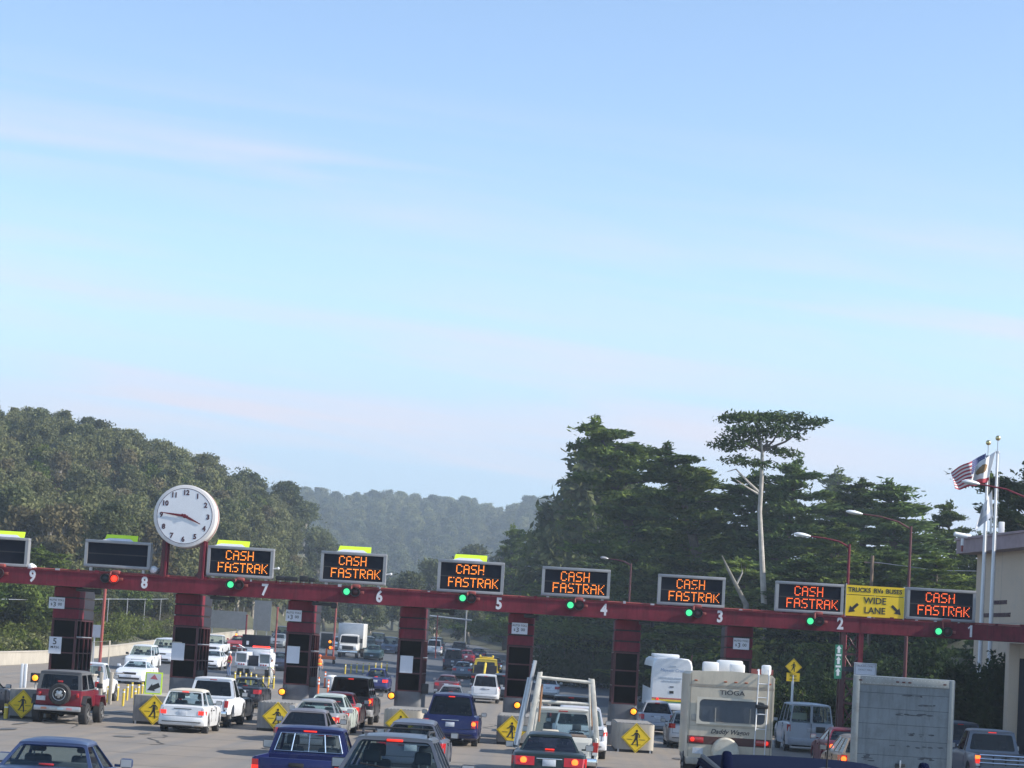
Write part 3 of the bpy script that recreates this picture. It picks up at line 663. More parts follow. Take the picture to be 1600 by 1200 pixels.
for n, (u, v) in {8: (278, 1018), 7: (458, 1023), 6: (635, 1038)}.items():
    p = unproject(u, v, FY)
    t = thing('blank_notice', 'blank white sheet on the dark window of the booth by the number %d' % n, 'notice', (p.x, FY + .01, p.z), group='blank sheets on the booth windows')
    MB().box(-.25, .25, -.012, .012, -.335, .335, M_SIGNW).build('sheet', t); MB().box(-.22, -.19, -.018, -.012, .28, .31, M_GALV).box(.19, .22, -.018, -.012, .28, .31, M_GALV).build('clip', t)
p = unproject(86, 1008, FY)
panel('speed_sign', 'white sign reading 5 M.P.H. on the booth window nearest the red off-roader', 'speed sign', (p.x, FY, p.z), .49, .66, M_SIGNW, [('5', .34, -.02, .14), ('M.P.H.', .13, 0, -.08)], M_BLACK)
p = unproject(277, 1004, FY); panel('small_notice', 'small pale paper above the blank sheet on the booth below the clock', 'notice', (p.x - .0, FY + .016, p.z - .02), .36, .10, mat('beige paper', (.42, .38, .32), .7), [], M_BLACK)
# yellow wide-lane board
p = bz(1368.5, 944); w, h = 91 * px_m, 48 * px_m
zc = max(p.z, BT + .05 + h / 2)
t = thing('wide_lane_board', 'yellow board reading TRUCKS RVs BUSES WIDE LANE with two arrows', 'road sign', (p.x, BY + .25, zc))
MB().box(-w / 2, w / 2, -.02, .02, h / 2 - .36, h / 2, M_YEL).build('upper_panel', t); MB().box(-w / 2, w / 2, -.02, .02, -h / 2, h / 2 - .385, M_YEL).build('lower_panel', t)
for b_, s_, dx, dz in (('TRUCKS', .24, -.62, h / 2 - .18), ('RVs', .24, .12, h / 2 - .18), ('BUSES', .24, .72, h / 2 - .18), ('WIDE', .35, 0, .02), ('LANE', .35, 0, -.36)): text('lettering', b_, s_, M_BLACK, t, (dx, -.024, dz), sx=.98, bold=.006)
for sx_ in (-1, 1):
    mb = MB(); d = Vector((sx_ * .72, -.69)).normalized(); nn = Vector((-d.y, d.x)); o = Vector((sx_ * .66, .02 - .14))
    pts = [o - nn * .055, o + d * .27 - nn * .055, o + d * .27 - nn * .15, o + d * .50, o + d * .27 + nn * .15, o + d * .27 + nn * .055, o + nn * .055]
    mb.prism([(q.x, q.y) for q in pts], -.026, -.0205, M_BLACK); mb.build('arrow', t)
mb = MB(); mb.box(-w / 2 - .02, -w / 2 + .03, .0, .06, BT - zc, h / 2 + .05, M_GALV); mb.box(w / 2 - .03, w / 2 + .02, .0, .06, BT - zc, h / 2 + .05, M_GALV); mb.box(-.03, .03, .021, .06, BT - zc, h / 2, M_GALV); mb.build('support', t)
# yellow-green edged placard on block 8
p = unproject(240, 1067.5, 79.3)
t = thing('detour_placard', 'white placard with yellow green edge and big arrow above the block behind the white hatchback', 'road sign', (p.x, 79.3, p.z))
MB().box(-.315, .315, -.01, .01, -.40, .40, M_FLUO).build('edge', t); MB().box(-.265, .265, -.016, -.0105, -.35, .35, mat('pale lilac sheet', (.50, .54, .56), .5)).build('sheet', t)
mb = MB(); mb.prism([(-.13, .16), (.15, .13), (.02, .32)], -.021, -.0165, mat('muted red mark', (.38, .10, .12), .5)); mb.build('triangle_mark', t)
mb = MB(); o, d = Vector((.22, -.05)), Vector((-.9, -.44)).normalized(); nn = Vector((-d.y, d.x))
pts = [o - nn * .085, o + d * .25 - nn * .085, o + d * .22 - nn * .15, o + d * .48, o + d * .22 + nn * .15, o + d * .25 + nn * .085, o + nn * .085]
mb.prism([(q.x, q.y) for q in pts], -.021, -.0165, M_BLACK); mb.build('arrow', t)
MB().box(-.03, .03, .0105, .05, -.55, .3, M_GALV).build('stake', t)
# signs around the right end
p = unproject(1310, 1034, BY - .1)
t = thing('green_lane_sign', 'tall narrow green sign with white marks on the lattice pier', 'road sign', (p.x, BY - .1, p.z)); MB().box(-.14, .14, 0, .02, -.66, .66, M_SIGNG).build('panel', t)
mb = MB()
for z in (.48, .05, -.4): mb.prism([(-.05, z - .14), (.05, z - .14), (.05, z + .02), (.1, z + .02), (0, z + .16), (-.1, z + .02), (-.05, z + .02)], -.005, 0, M_WHITE)
mb.build('arrow', t); MB().box(-.1, .1, -.004, 0, .22, .30, M_WHITE).box(-.1, .1, -.004, 0, -.22, -.14, M_WHITE).build('bar_mark', t)
p = unproject(1352, 1046, BY - .1); panel('white_lane_notice', 'white sign with small grey lettering just above the box truck', 'road sign', (p.x, BY - .1, p.z), .86, .5, M_SIGNW, [('TRUCKS ONLY', .11, 0, .13), ('EXACT TOLL', .09, 0, -.02)], mat('grey lettering', (.2, .2, .22), .6), border=mat('grey lettering', (.2, .2, .22)))
p = unproject(1191, 1050, BY + 6); panel('faded_red_sign', 'faded red blank sign right of the booth by the number 3', 'road sign', (p.x, BY + 6, p.z), .92, .22, M_SIGNR, [], M_BLACK); 
def post(name, label, cat, x, y, z1, r, m, group=None, cap=None):
    t = thing(name, label, cat, (x, y, Tf(x, y)), group=group); h = z1 - Tf(x, y)
    MB().tube([(0, 0, -.1), (0, 0, h)], r, m, 10).build('post', t)
    return t
x = X_at(1191, BY + 6.05, 3.5); tag(MB().tube([(x, BY + 6.06, Tf(x, BY + 6)), (x, BY + 6.06, unproject(1191, 1046, BY + 6.06).z)], .03, M_GALV, 8).build('sign_post'), 'thin metal post under the faded red sign', 'post')
# crossing sign on white post in the hedge
Y = 104; p = unproject(1240, 1042, Y)
ped_sign('crossing_sign', 'small yellow walking person diamond on a white post before the dark hedge', 'road sign', (p.x, Y, p.z), .40, lines=False)
q = unproject(1239, 1058, Y); panel('crossing_plaque', 'small yellow plaque under the walking person diamond by the hedge', 'road sign', (p.x, Y, q.z), .62, .40, M_YEL, [('XING', .13, 0, .06), ('AHEAD', .10, 0, -.1)], M_BLACK)
tag(MB().tube([(p.x, Y + .05, Tf(p.x, Y) - .2), (p.x, Y + .05, p.z + .3)], .06, M_WHITE, 10).build('sign_post'), 'white post under the small yellow signs by the hedge', 'post')
p = unproject(1576, 1058, 96); panel('red_notice', 'dark red notice directly above the blue notice by the pale column', 'notice', (p.x, 96, p.z), .70, .36, M_SIGNRD, [], M_WHITE)
p = unproject(1575, 1076, 96); panel('blue_notice', 'blue notice board beside the pale column at the right', 'notice', (p.x, 96, p.z), .70, .66, M_SIGNB, [], M_WHITE); tag(MB().tube([(p.x + .2, 96.06, 0), (p.x + .2, 96.06, p.z + .7)], .04, M_GALV, 8).build('sign_post'), 'post carrying the red and blue notices', 'post')
# white bollard and yellow posts
x = X_at(36, 80, 1.2); tag(MB().box(-.115, -.015, -.03, .03, 0, 1.9, M_WHITE, .01).box(.015, .115, -.03, .03, 0, 1.9, M_WHITE, .01).box(-.1, .1, -.02, .02, .5, .6, M_WHITE).build('white_marker_post', loc=(x, 80, Gf(x, 80))), 'tall white twin slat marker post behind the leftmost yellow diamond', 'marker post')
x = X_at(13.5, 76.3, .5); tag(MB().tube([(0, 0, 0), (0, 0, .54)], .075, M_YPOST, 12).tube([(0, 0, .40), (0, 0, .44)], .08, M_WHITE, 12).build('yellow_bollard', loc=(x, 76.0, Gf(x, 76))), 'stubby yellow bollard at the left picture edge', 'bollard')
k = 0
for u, Y in [(169, 100), (184, 103), (193, 97), (199, 104), (211, 99), (216, 105), (222, 108), (206, 107)]:
    x = X_at(u, Y, .5); o = MB().tube([(0, 0, 0), (0, 0, .78)], .055, M_YPOST, 10).tube([(0, 0, .62), (0, 0, .68)], .058, M_WHITE, 10, ).build('lane_post', loc=(x, Y, Gf(x, Y)))
    tag(o, 'slim yellow lane post in the row before the white coupe coming towards us', 'lane post', 'yellow posts left of the clock booth')
for u, Y in [(366, 140), (374, 141), (383, 139), (391, 142), (399, 138), (410, 136), (419, 137), (427, 139)]:
    x = X_at(u, Y, .4); o = MB().tube([(0, 0, 0), (0, 0, .85)], .055, M_YPOST, 10).tube([(0, 0, .7), (0, 0, .76)], .058, M_WHITE, 10).build('lane_post', loc=(x, Y, Gf(x, Y)))
    tag(o, 'slim yellow lane post below the white utility truck', 'lane post', 'yellow posts below the utility truck')
for u, Y in [(538, 178), (547, 180), (556, 182), (566, 183), (575, 185), (585, 187), (594, 188), (603, 190)]:
    x = X_at(u, Y, .4); o = MB().tube([(0, 0, 0), (0, 0, .8)], .06, M_YPOST, 8).tube([(0, 0, .65), (0, 0, .72)], .063, M_WHITE, 8).build('lane_post', loc=(x, Y, Gf(x, Y)))
    tag(o, 'distant yellow lane post in the row below the far box truck', 'lane post', 'far yellow posts')
for u, Y in [(445, 132), (486, 128), (492, 131), (497, 134), (512, 130), (507, 150)]:
    x = X_at(u, Y, .5); t = thing('orange_delineator', 'orange delineator with white bands beside the booth by the number 7', 'traffic delineator', (x, Y, Gf(x, Y)), group='orange delineators')
    MB().tube([(0, 0, .08), (0, 0, 1.15)], [.06, .05], M_ORG, 10).build('tube', t); MB().tube([(0, 0, .7), (0, 0, .82)], .062, M_WHITE, 10).tube([(0, 0, .92), (0, 0, 1.04)], .06, M_WHITE, 10).build('band', t); MB().lathe([(.22, 0), (.2, .06), (.08, .09)], (0, 0, 0), (0, 0, 1), M_BLACK, 12).build('foot', t)
# concrete box and frame beyond the first lane
x = X_at(146, 100, .6)
t = thing('control_cabinet', 'grey control cabinet beside beige posts right of the red off-roader', 'cabinet', (x, 98, Gf(x, 98)))
MB().box(-.35, .38, 0, .8, 0, 1.25, M_CONC, .03).build('body', t); MB().box(-.38, .41, -.03, .83, 1.25, 1.33, M_CONCL, .02).build('lid', t); MB().box(-.22, .2, -.012, 0, .72, 1.08, M_GLASSD).build('window', t)
for k, u in enumerate((156.5, 165)):
    x2 = X_at(u, 97, .7); tag(MB().box(-.075, .075, 0, .15, 0, 1.45 + .02 * k, M_CONCL, .02).build('beige_post', loc=(x2, 97 + k, Gf(x2, 97))), ['beige square post touching the grey control cabinet', 'beige square post on the right of the pair by the control cabinet'][k], 'post')
x = X_at(157, 112, 1); t = thing('pipe_stand', 'thin beige pipe frame standing behind the first booth', 'pipe frame', (x, 112, Gf(x, 112)))
MB().tube([(-.55, 0, 0), (-.55, 0, 2.5), (.35, 0, 2.62), (.35, 0, 0)], .045, M_CONCL, 8).tube([(.35, 0, 1.0), (1.2, 0, 1.0)], .03, M_CONCL, 8).build('pipe', t)
x = X_at(191 - 50, 108, 2.5); p = unproject(148, 986, 118); panel('grey_backed_sign', 'plain grey backed sign behind the red pole near the first booth', 'road sign', (p.x, 118, p.z), .92, .68, mat('grey sign back', (.30, .33, .40), .5), [], M_BLACK); tag(MB().tube([(p.x, 118.06, 0), (p.x, 118.06, p.z + .3)], .05, M_GALV, 8).build('sign_post'), 'thin post behind the plain grey backed sign', 'post')
# ------------------------------------------------------------------ vehicles
def wheel(parent, x, y, r, w, rim=M_RIM, side=1):
    o = MB().lathe([(r * .55, -w / 2), (r * .93, -w / 2), (r, -w / 2 + .035), (r, w / 2 - .035), (r * .93, w / 2), (r * .55, w / 2)], (0, 0, 0), (1, 0, 0), M_RUB, 22).build('wheel', parent, (x, y, r))
    mb = MB(); mb.lathe([(.03, .03), (r * .25, .02), (r * .5, -.02), (r * .60, .015), (r * .62, -.02)], (side * (w / 2 - .012), 0, 0), (side, 0, 0), rim, 20)
    for k in range(5):
        a = 2 * math.pi * k / 5; mb.lathe([(r * .09, .0), (r * .09, .022)], (side * (w / 2 - .005), r * .38 * math.cos(a), r * .38 * math.sin(a)), (side, 0, 0), M_BLACK, 8)
    mb.build('rim', o)
    return o
def prof_at(prof, y): return float(np.interp(y, [p[0] for p in prof], [p[1] for p in prof]))
def back_y(prof, z):
    "y of the tail surface at height z"
    for (y0, z0), (y1, z1) in zip(prof, prof[1:]):
        if z0 <= z <= z1 and z1 > z0: return y0 + (y1 - y0) * (z - z0) / (z1 - z0)
    return prof[0][0]
def taper(y, L, rr=.10, fr=.16):
    a = max(0, 1 - y / .42); b = max(0, 1 - (L - y) / .75)
    return 1 - rr * a ** 2.2 - fr * b ** 2
def body_loft(mb, m, W, L, prof, clear, wy, wr, rr=.10, fr=.16, tuck=.0, crown=.02):
    ys = {round(p[0], 3) for p in prof} | {.15, .3, .5}
    ra = wr + .06
    for c in wy:
        for k in range(9): ys.add(round(c - ra + 2 * ra * k / 8, 3))
        ys.add(round(c - ra - .015, 3)); ys.add(round(c + ra + .015, 3))
    y = prof[0][0]
    ys |= set(np.round(np.linspace(prof[0][0], L, 16), 3))
    ys = sorted(v for v in ys if prof[0][0] <= v <= prof[-1][0])
    secs = []
    for y in ys:
        zt = prof_at(prof, y); z0 = clear + .10 * max(0, 1 - y / .5)
        for c in wy:
            d = abs(y - c)
            if d < ra: z0 = max(z0, wr + math.sqrt(max(0, ra * ra - d * d)) * .98)
        z0 = min(z0, zt - .10); h = zt - z0; w = W / 2 * taper(y, L, rr, fr)
        half = [(.0, z0), (.80 * w, z0), (.955 * w, z0 + min(.05, h * .2)), (.99 * w, z0 + .25 * h), (w, z0 + .5 * h), (.985 * w, z0 + .74 * h), (.965 * w, zt - .05), (.93 * w, zt - .012), (.82 * w, zt + crown * .4), (0.4 * w, zt + crown * .9)]
        secs.append([(a, y, b) for a, b in half] + [(0, y, zt + crown)] + [(-a, y, b) for a, b in half[:0:-1]])
    mb.loft(secs, m)
def ring_panel(mb_f, mb_g, P, mg, m, mgl, r=.06, n=4, depth=.03, gl_in=.012):
    """P: quad p00,p10,p11,p01 (u along the sill, v upward); mg: margins in metres (l,r,b,t)"""
    P = [Vector(p) for p in P]
    lu = ((P[1] - P[0]).length + (P[2] - P[3]).length) / 2; lv = ((P[3] - P[0]).length + (P[2] - P[1]).length) / 2
    f = lambda a, b: P[0] * (1 - a) * (1 - b) + P[1] * a * (1 - b) + P[2] * a * b + P[3] * (1 - a) * b
    nrm = (P[1] - P[0]).cross(P[3] - P[0]).normalized()
    a0, a1, b0, b1 = mg[0] / lu, 1 - mg[1] / lu, mg[2] / lv, 1 - mg[3] / lv
    ru, rv = r / lu, r / lv
    inner, outer = [], []
    for cx, cy, st, oc in ((a0 + ru, b0 + rv, 180, (0, 0)), (a1 - ru, b0 + rv, 270, (1, 0)), (a1 - ru, b1 - rv, 0, (1, 1)), (a0 + ru, b1 - rv, 90, (0, 1))):
        for k in range(n):
            t = R(st + 90 * k / (n - 1)); inner.append((cx + ru * math.cos(t), cy + rv * math.sin(t))); outer.append(oc)
    N = len(inner); i = mb_f.mi(m); bm = mb_f.bm
    vi = [bm.verts.new(f(*q)) for q in inner]; vb = [bm.verts.new(f(*q) - nrm * depth) for q in inner]
    vo = {}
    for oc in ((0, 0), (1, 0), (1, 1), (0, 1)): vo[oc] = bm.verts.new(f(*oc))
    for k in range(N):
        j = (k + 1) % N
        if outer[k] == outer[j]: mb_f._f([vo[outer[k]], vi[j], vi[k]], i)
        else: mb_f._f([vo[outer[k]], vo[outer[j]], vi[j], vi[k]], i)
        mb_f._f([vi[k], vi[j], vb[j], vb[k]], i)
    mb_g._f([mb_g.bm.verts.new(f(*q) - nrm * gl_in) for q in inner], mb_g.mi(mgl))
def roof_shell(mb, m, y0, y1, w0, w1, z0, z1, crown=.05, th=.03, nx=10, ny=8):
    secs = []
    for k in range(ny + 1):
        t = k / ny; y = y0 + (y1 - y0) * t; w = w0 + (w1 - w0) * t; z = z0 + (z1 - z0) * t
        e = min(1, min(t, 1 - t) / .14); ez = 1 - (1 - e) ** 2
        top = [(w * math.sin(math.pi / 2 * (-1 + 2 * q / nx)), z + crown * (.35 + .65 * ez) * (1 - abs(-1 + 2 * q / nx) ** 2.6)) for q in range(nx + 1)]
        secs.append([(a, y, b) for a, b in top] + [(w * .96, y, z - th), (-w * .96, y, z - th)])
    mb.loft(secs, m)
def seats(root, W, zs, ys, m=M_SEAT, tops=.18, bench=None, heads=()):
    for (x, y) in [(sx * W * .21, yy) for yy in ys for sx in (-1, 1)]:
        mb = MB(); mb.hexa([(x - .25, y - .05, zs - .45), (x + .25, y - .05, zs - .45), (x + .25, y + .12, zs - .45), (x - .25, y + .12, zs - .45), (x - .21, y - .15, zs + tops), (x + .21, y - .15, zs + tops), (x + .21, y - .05, zs + tops), (x - .21, y - .05, zs + tops)], m, .05)
        mb.hexa([(x - .13, y - .2, zs + tops + .04), (x + .13, y - .2, zs + tops + .04), (x + .13, y - .09, zs + tops + .04), (x - .13, y - .09, zs + tops + .04), (x - .12, y - .2, zs + tops + .22), (x + .12, y - .2, zs + tops + .22), (x + .12, y - .1, zs + tops + .22), (x - .12, y - .1, zs + tops + .22)], m, .035)
        mb.tube([(x - .06, y - .13, zs + tops - .02), (x - .06, y - .14, zs + tops + .06)], .012, M_GALV, 6).tube([(x + .06, y - .13, zs + tops - .02), (x + .06, y - .14, zs + tops + .06)], .012, M_GALV, 6)
        mb.build('seat', root)
    if bench: MB().box(-W * .38, W * .38, bench, bench + .16, zs - .3, zs + .10, m, .05).build('rear_seat', root)
def mirror(root, x, y, z, m, s=1.0):
    for sx in (-1, 1):
        mb = MB(); mb.box(sx * (x + .13 * s) - .10 * s, sx * (x + .13 * s) + .10 * s, y - .06, y + .07, z - .07 * s, z + .08 * s, m, .035)
        mb.box(min(sx * (x - .06), sx * (x + .06)), max(sx * (x - .06), sx * (x + .06)), y - .02, y + .04, z - .06, z - .02, m)
        q = mb.build('side_mirror', root); MB().box(sx * (x + .13 * s) - .085 * s, sx * (x + .13 * s) + .085 * s, y - .066, y - .062, z - .055 * s, z + .065 * s, M_GALV).build('mirror_glass', q)
def plate(root, y, z, x=0, m=M_PLATE):
    MB().box(x - .155, x + .155, y - .014, y - .001, z - .078, z + .078, m, .008).build('licence_plate', root)
def lamp(root, name, poly0, poly1, z0, z1, m):
    "plan outline at the bottom and at the top"
    MB().loft([[(a, b, z0) for a, b in poly0], [(a, b, z1) for a, b in poly1]], m).build(name, root, smooth=0)
def tail_lamps(root, W, L, prof, x0, z0, z1, m=M_TAIL, mh=None, rr=.10, wrap=.16, sides=(-1, 1), inner=None):
    for sx in sides:
        pl = []
        for z in (z0, z1):
            y = back_y(prof, z); w0 = W / 2 * taper(y, L, rr) * .975; w1 = W / 2 * taper(y + wrap, L, rr) + .006
            pl.append([(sx * x0, y - .018), (sx * (w0 - .03), y - .018), (sx * (w0 + .004), y + .01), (sx * w1, y + wrap), (sx * x0, y + wrap)])
        if mh:
            lamp(root, 'tail_lamp', *pl, z0, z1, m)
            q = [[(sx * (x0 + (abs(p[0]) - x0) * .9 if False else p[0] / sx), p[1]) for p in l] for l in pl]
            ym = back_y(prof, (z0 + z1) / 2); xx = sx * (x0 + (W / 2 * taper(ym, L, rr) * .975 - x0) * .55); rad = min(.075, (z1 - z0) * .42)
            MB().lathe([(rad * .3, -.012), (rad, -.004), (rad, .02)], (xx, ym - .018, (z0 + z1) / 2 + (z1 - z0) * .06), (0, 1, 0), mh, 14).build('lit_bulb', root)
        else: lamp(root, 'tail_lamp', *pl, z0, z1, m)
KINDS = {
 'sedan': dict(W=1.76, L=4.7, H=1.42, prof=[(0, .50), (.03, .62), (.06, .80), (.12, .96), (.22, 1.005), (.7, 1.02), (2.0, .99), (3.35, .97), (4.1, .86), (4.55, .72), (4.7, .48)], gh=(.72, 1.01, 1.38, 2.55, 3.38, .97), clear=.2, wy=(.98, 3.72), wr=.31, wb=.76, wt=.53),
 'coupe': dict(W=1.82, L=4.6, H=1.35, prof=[(0, .48), (.04, .66), (.08, .84), (.16, .95), (.6, .97), (2.0, .94), (3.1, .93), (3.9, .84), (4.4, .72), (4.6, .45)], gh=(.75, .96, 1.5, 2.3, 3.15, .92), clear=.18, wy=(.95, 3.6), wr=.31, wb=.76, wt=.54),
 'hatch': dict(W=1.66, L=4.2, H=1.36, prof=[(0, .50), (.03, .72), (.07, .88), (.25, .93), (1.0, .95), (2.0, .95), (2.9, .93), (3.7, .80), (4.1, .65), (4.2, .45)], gh=(.16, .90, 1.05, 2.05, 2.85, .92), clear=.18, wy=(.75, 3.3), wr=.29, wb=.74, wt=.53),
 'boxhatch': dict(W=1.63, L=3.9, H=1.42, prof=[(0, .46), (.02, .60), (.05, .88), (.12, .93), (1.0, .94), (2.0, .93), (2.7, .92), (3.6, .84), (3.85, .70), (3.9, .42)], gh=(.10, .91, .46, 1.95, 2.6, .92), clear=.2, wy=(.72, 3.1), wr=.29, wb=.74, wt=.58),
 'wagon': dict(W=1.72, L=4.7, H=1.52, prof=[(0, .48), (.03, .62), (.06, .84), (.12, 1.0), (.5, 1.02), (2.0, .99), (3.3, .97), (4.1, .86), (4.55, .72), (4.7, .48)], gh=(.12, 1.0, .62, 2.6, 3.35, .97), clear=.22, wy=(.98, 3.65), wr=.32, wb=.77, wt=.52),
 'suv': dict(W=1.86, L=4.7, H=1.80, prof=[(0, .52), (.02, .66), (.04, .95), (.10, 1.08), (.5, 1.10), (2.0, 1.08), (3.35, 1.05), (4.2, .98), (4.6, .84), (4.7, .5)], gh=(.10, 1.08, .34, 2.7, 3.35, 1.05), clear=.26, wy=(.95, 3.75), wr=.36, wb=.84, wt=.68),
 'bigsuv': dict(W=2.0, L=5.1, H=2.0, prof=[(0, .56), (.02, .70), (.04, 1.05), (.10, 1.18), (.5, 1.20), (2.0, 1.18), (3.6, 1.15), (4.6, 1.06), (5.0, .9), (5.1, .55)], gh=(.10, 1.18, .32, 3.0, 3.6, 1.15), clear=.3, wy=(1.05, 4.1), wr=.39, wb=.90, wt=.74),
 'minivan': dict(W=1.96, L=4.9, H=1.78, prof=[(0, .50), (.03, .66), (.06, .9), (.12, 1.06), (.5, 1.08), (2.4, 1.05), (3.7, .98), (4.4, .86), (4.8, .68), (4.9, .45)], gh=(.12, 1.06, .42, 2.7, 3.8, .98), clear=.2, wy=(.95, 3.95), wr=.33, wb=.87, wt=.67),
 'van': dict(W=1.98, L=5.4, H=2.06, prof=[(0, .50), (.02, .70), (.03, 1.1), (.06, 1.22), (.5, 1.24), (3.0, 1.22), (4.3, 1.15), (5.0, 1.02), (5.3, .85), (5.4, .5)], gh=(.05, 1.22, .16, 3.6, 4.3, 1.15), clear=.28, wy=(1.1, 4.5), wr=.36, wb=.93, wt=.80),
}
TAILS = {'sedan': (.50, .72, .92), 'coupe': (.36, .74, .90), 'hatch': (.45, .70, .86), 'boxhatch': (.54, .62, .76), 'wagon': (.60, .72, .96), 'suv': (.74, .76, 1.04), 'bigsuv': (.80, .82, 1.14), 'minivan': (.74, .74, 1.0), 'van': (.80, .86, 1.16)}
def place(root, u, Y, facing=1, L=0, zref=.8):
    x = X_at(u, Y, Gf(-5, Y) + zref); x = X_at(u, Y, Gf(x, Y) + zref)
    if facing == 1: root.location = (x, Y, 0)
    else: root.location = (x, Y + L, 0); root.rotation_euler = (0, 0, math.pi)
    y0, y1 = (Y + .8, Y + 3.6) if L < 8 else (Y + 2, Y + L - 2)
    z0, z1 = Gf(x, y0), Gf(x, y1); sl = (z1 - z0) / (y1 - y0)
    q = Quaternion((1, 0, 0), math.atan(sl))
    root.rotation_euler = (math.atan(sl) * facing, 0, 0 if facing == 1 else math.pi)
    root.location.z = z0 - sl * .8 if facing == 1 else z0 + sl * (L - .8)
    return x
def car(kind, label, cat, u, Y, pname, col, facing=1, glassm=None, brake=0, group=None, metal=.15, tails=None, roofcol=None, see=True, rails=False, H=None, name=None, plate_z=None, chmsl=True, mirrors=True, bumper=None, rear_wiper=False, lampm=None, ds=1.0):
    K = KINDS[kind]; W, L, prof = K['W'], K['L'], K['prof']; H = H or K['H']
    gm = glassm or M_GLASS; m = paint(pname, col, metal); mr = roofcol or m
    root = thing(name or {'sedan': 'sedan_car', 'coupe': 'coupe_car', 'hatch': 'hatchback_car', 'boxhatch': 'hatchback_car', 'wagon': 'estate_car', 'suv': 'suv_car', 'bigsuv': 'suv_car', 'minivan': 'minivan', 'van': 'passenger_van'}[kind], label, cat, group=group or 'vehicles in the toll plaza')
    mb = MB(); body_loft(mb, m, W, L, prof, K['clear'], K['wy'], K['wr']); 
    yrb, zrb, yrt, yft, yfb, zfb = K['gh']; wb, wt = K['wb'], K['wt']; zr = H - .045
    wf = .95
    c = dict(rb=(wb * .95, yrb, zrb - .015), rt=(wt * .97, yrt, zr - .01), ft=(wt * wf, yft, zr), fb=(wb * wf, yfb, zfb - .015))
    mg = MB(); mirr = lambda p: (-p[0], p[1], p[2])
    fr = MB(); gs = []
    ring_panel(fr, mg, [mirr(c['rb']), c['rb'], c['rt'], mirr(c['rt'])], (.05, .05, .03, .045), m, gm, r=.07)
    g2 = MB(); ring_panel(fr, g2, [c['fb'], mirr(c['fb']), mirr(c['ft']), c['ft']], (.04, .04, .03, .03), m, gm, r=.05)
    sp = [0, .34, .66, 1] if kind in ('suv', 'bigsuv', 'minivan', 'wagon', 'van') else [0, .5, 1] if kind in ('sedan',) else [0, .42, 1]
    for s_ in (1, -1):
        L3 = lambda a, b, t: tuple(a[i] * (1 - t) + b[i] * t for i in range(3))
        for a, b in zip(sp, sp[1:]):
            q = [L3(c['rb'], c['fb'], a), L3(c['rb'], c['fb'], b), L3(c['rt'], c['ft'], b), L3(c['rt'], c['ft'], a)]
            if s_ == -1: q = [mirr(q[1]), mirr(q[0]), mirr(q[3]), mirr(q[2])]
            gs.append(MB()); ring_panel(fr, gs[-1], q, (.05, .05, .03, .045), m, gm, r=.05)
    fr.build('pillar_frame', root)
    mb.build('body', root)
    mg.build('rear_window', root); g2.build('windscreen', root)
    for q in gs: q.build('side_window', root)
    rf = MB(); roof_shell(rf, mr, yrt - .015, yft + .02, wt * .985, wt * wf + .01, zr - .012, zr, crown=.075); rf.build('roof', root)
    # bumper and trim
    bm_ = bumper or m
    mb = MB(); w = W / 2
    zb0, zb1 = prof[0][1] - .18, prof[0][1] + .10
    secs = []
    for (x, y) in ((-w * 1.0, .42), (-w * .985, .16), (-w * .93, .02), (-w * .80, -.05), (-w * .4, -.075), (0, -.08), (w * .4, -.075), (w * .80, -.05), (w * .93, .02), (w * .985, .16), (w * 1.0, .42)):
        yi = y + .10
        secs.append([(x, y + .03, zb0), (x, y, zb0 + .05), (x, y, zb1 - .04), (x, y + .02, zb1), (x * .97, yi, zb1), (x * .97, yi, zb0)])
    mb.loft(secs, bm_); mb.build('rear_bumper', root)
    if facing == -1:
        mb = MB(); secs = []
        for (x, y) in ((-w * .95, -.6), (-w * .90, -.2), (-w * .78, .0), (-w * .4, .05), (0, .06), (w * .4, .05), (w * .78, .0), (w * .90, -.2), (w * .95, -.6)):
            secs.append([(x, L + y, .25), (x, L + y + .03, .32), (x, L + y + .03, .50), (x, L + y, .56), (x * .95, L + y - .2, .56), (x * .95, L + y - .2, .25)])
        mb.loft(secs, bm_); mb.build('front_bumper', root)
        zf = prof[-2][1]; yq = prof[-2][0]
        for sx in (-1, 1):
            MB().hexa([(sx * .42, L - .10, zf - .17), (sx * .80 * W / 1.76, L - .32, zf - .17), (sx * .80 * W / 1.76, L - .5, zf - .17), (sx * .42, L - .4, zf - .17), (sx * .42, L - .16, zf + .0), (sx * .79 * W / 1.76, L - .36, zf + .01), (sx * .79 * W / 1.76, L - .5, zf + .01), (sx * .42, L - .4, zf + .0)], lampm or M_HEADL, .015).build('headlamp', root)
        MB().box(-.38, .38, L - .25, L - .055, zf - .16, zf - .03, M_TRIM, .02).build('grille', root); MB().box(-.6, .6, L - .1, L + .095, .30, .40, M_TRIM).build('air_intake', root)
        MB().box(-.16, .16, L + .09, L + .105, .41, .53, M_PLATE).build('licence_plate', root)
    t = tails or TAILS[kind]
    tail_lamps(root, W, L, prof, t[0], t[1], t[2], M_BRAKE if brake == 2 else M_TAIL, M_BRAKEO if brake == 1 else None)
    pz = plate_z or (t[1] + t[2]) / 2 - .03
    plate(root, back_y(prof, pz) - (.005 if pz > zb1 else .085), pz)
    if chmsl:
        f = .5; y = yrb + (yrt - yrb) * .93; z = zrb + (zr - zrb) * .93
        if kind in ('sedan', 'coupe'): y, z = yrb + .12, zrb + .06
        MB().box(-.11, .11, y - .045, y + .03, z - .016, z + .016, M_BRAKE if brake else M_TAIL, .008).build('high_brake_lamp', root)
    if mirrors: mirror(root, W / 2 - .04, yfb - .55, prof_at(prof, yfb) + .10, m if kind in ('sedan', 'coupe') else M_TRIM)
    for i, y in enumerate(K['wy']):
        for sx in (-1, 1): wheel(root, sx * (W / 2 - .13), y, K['wr'], .21, side=sx)
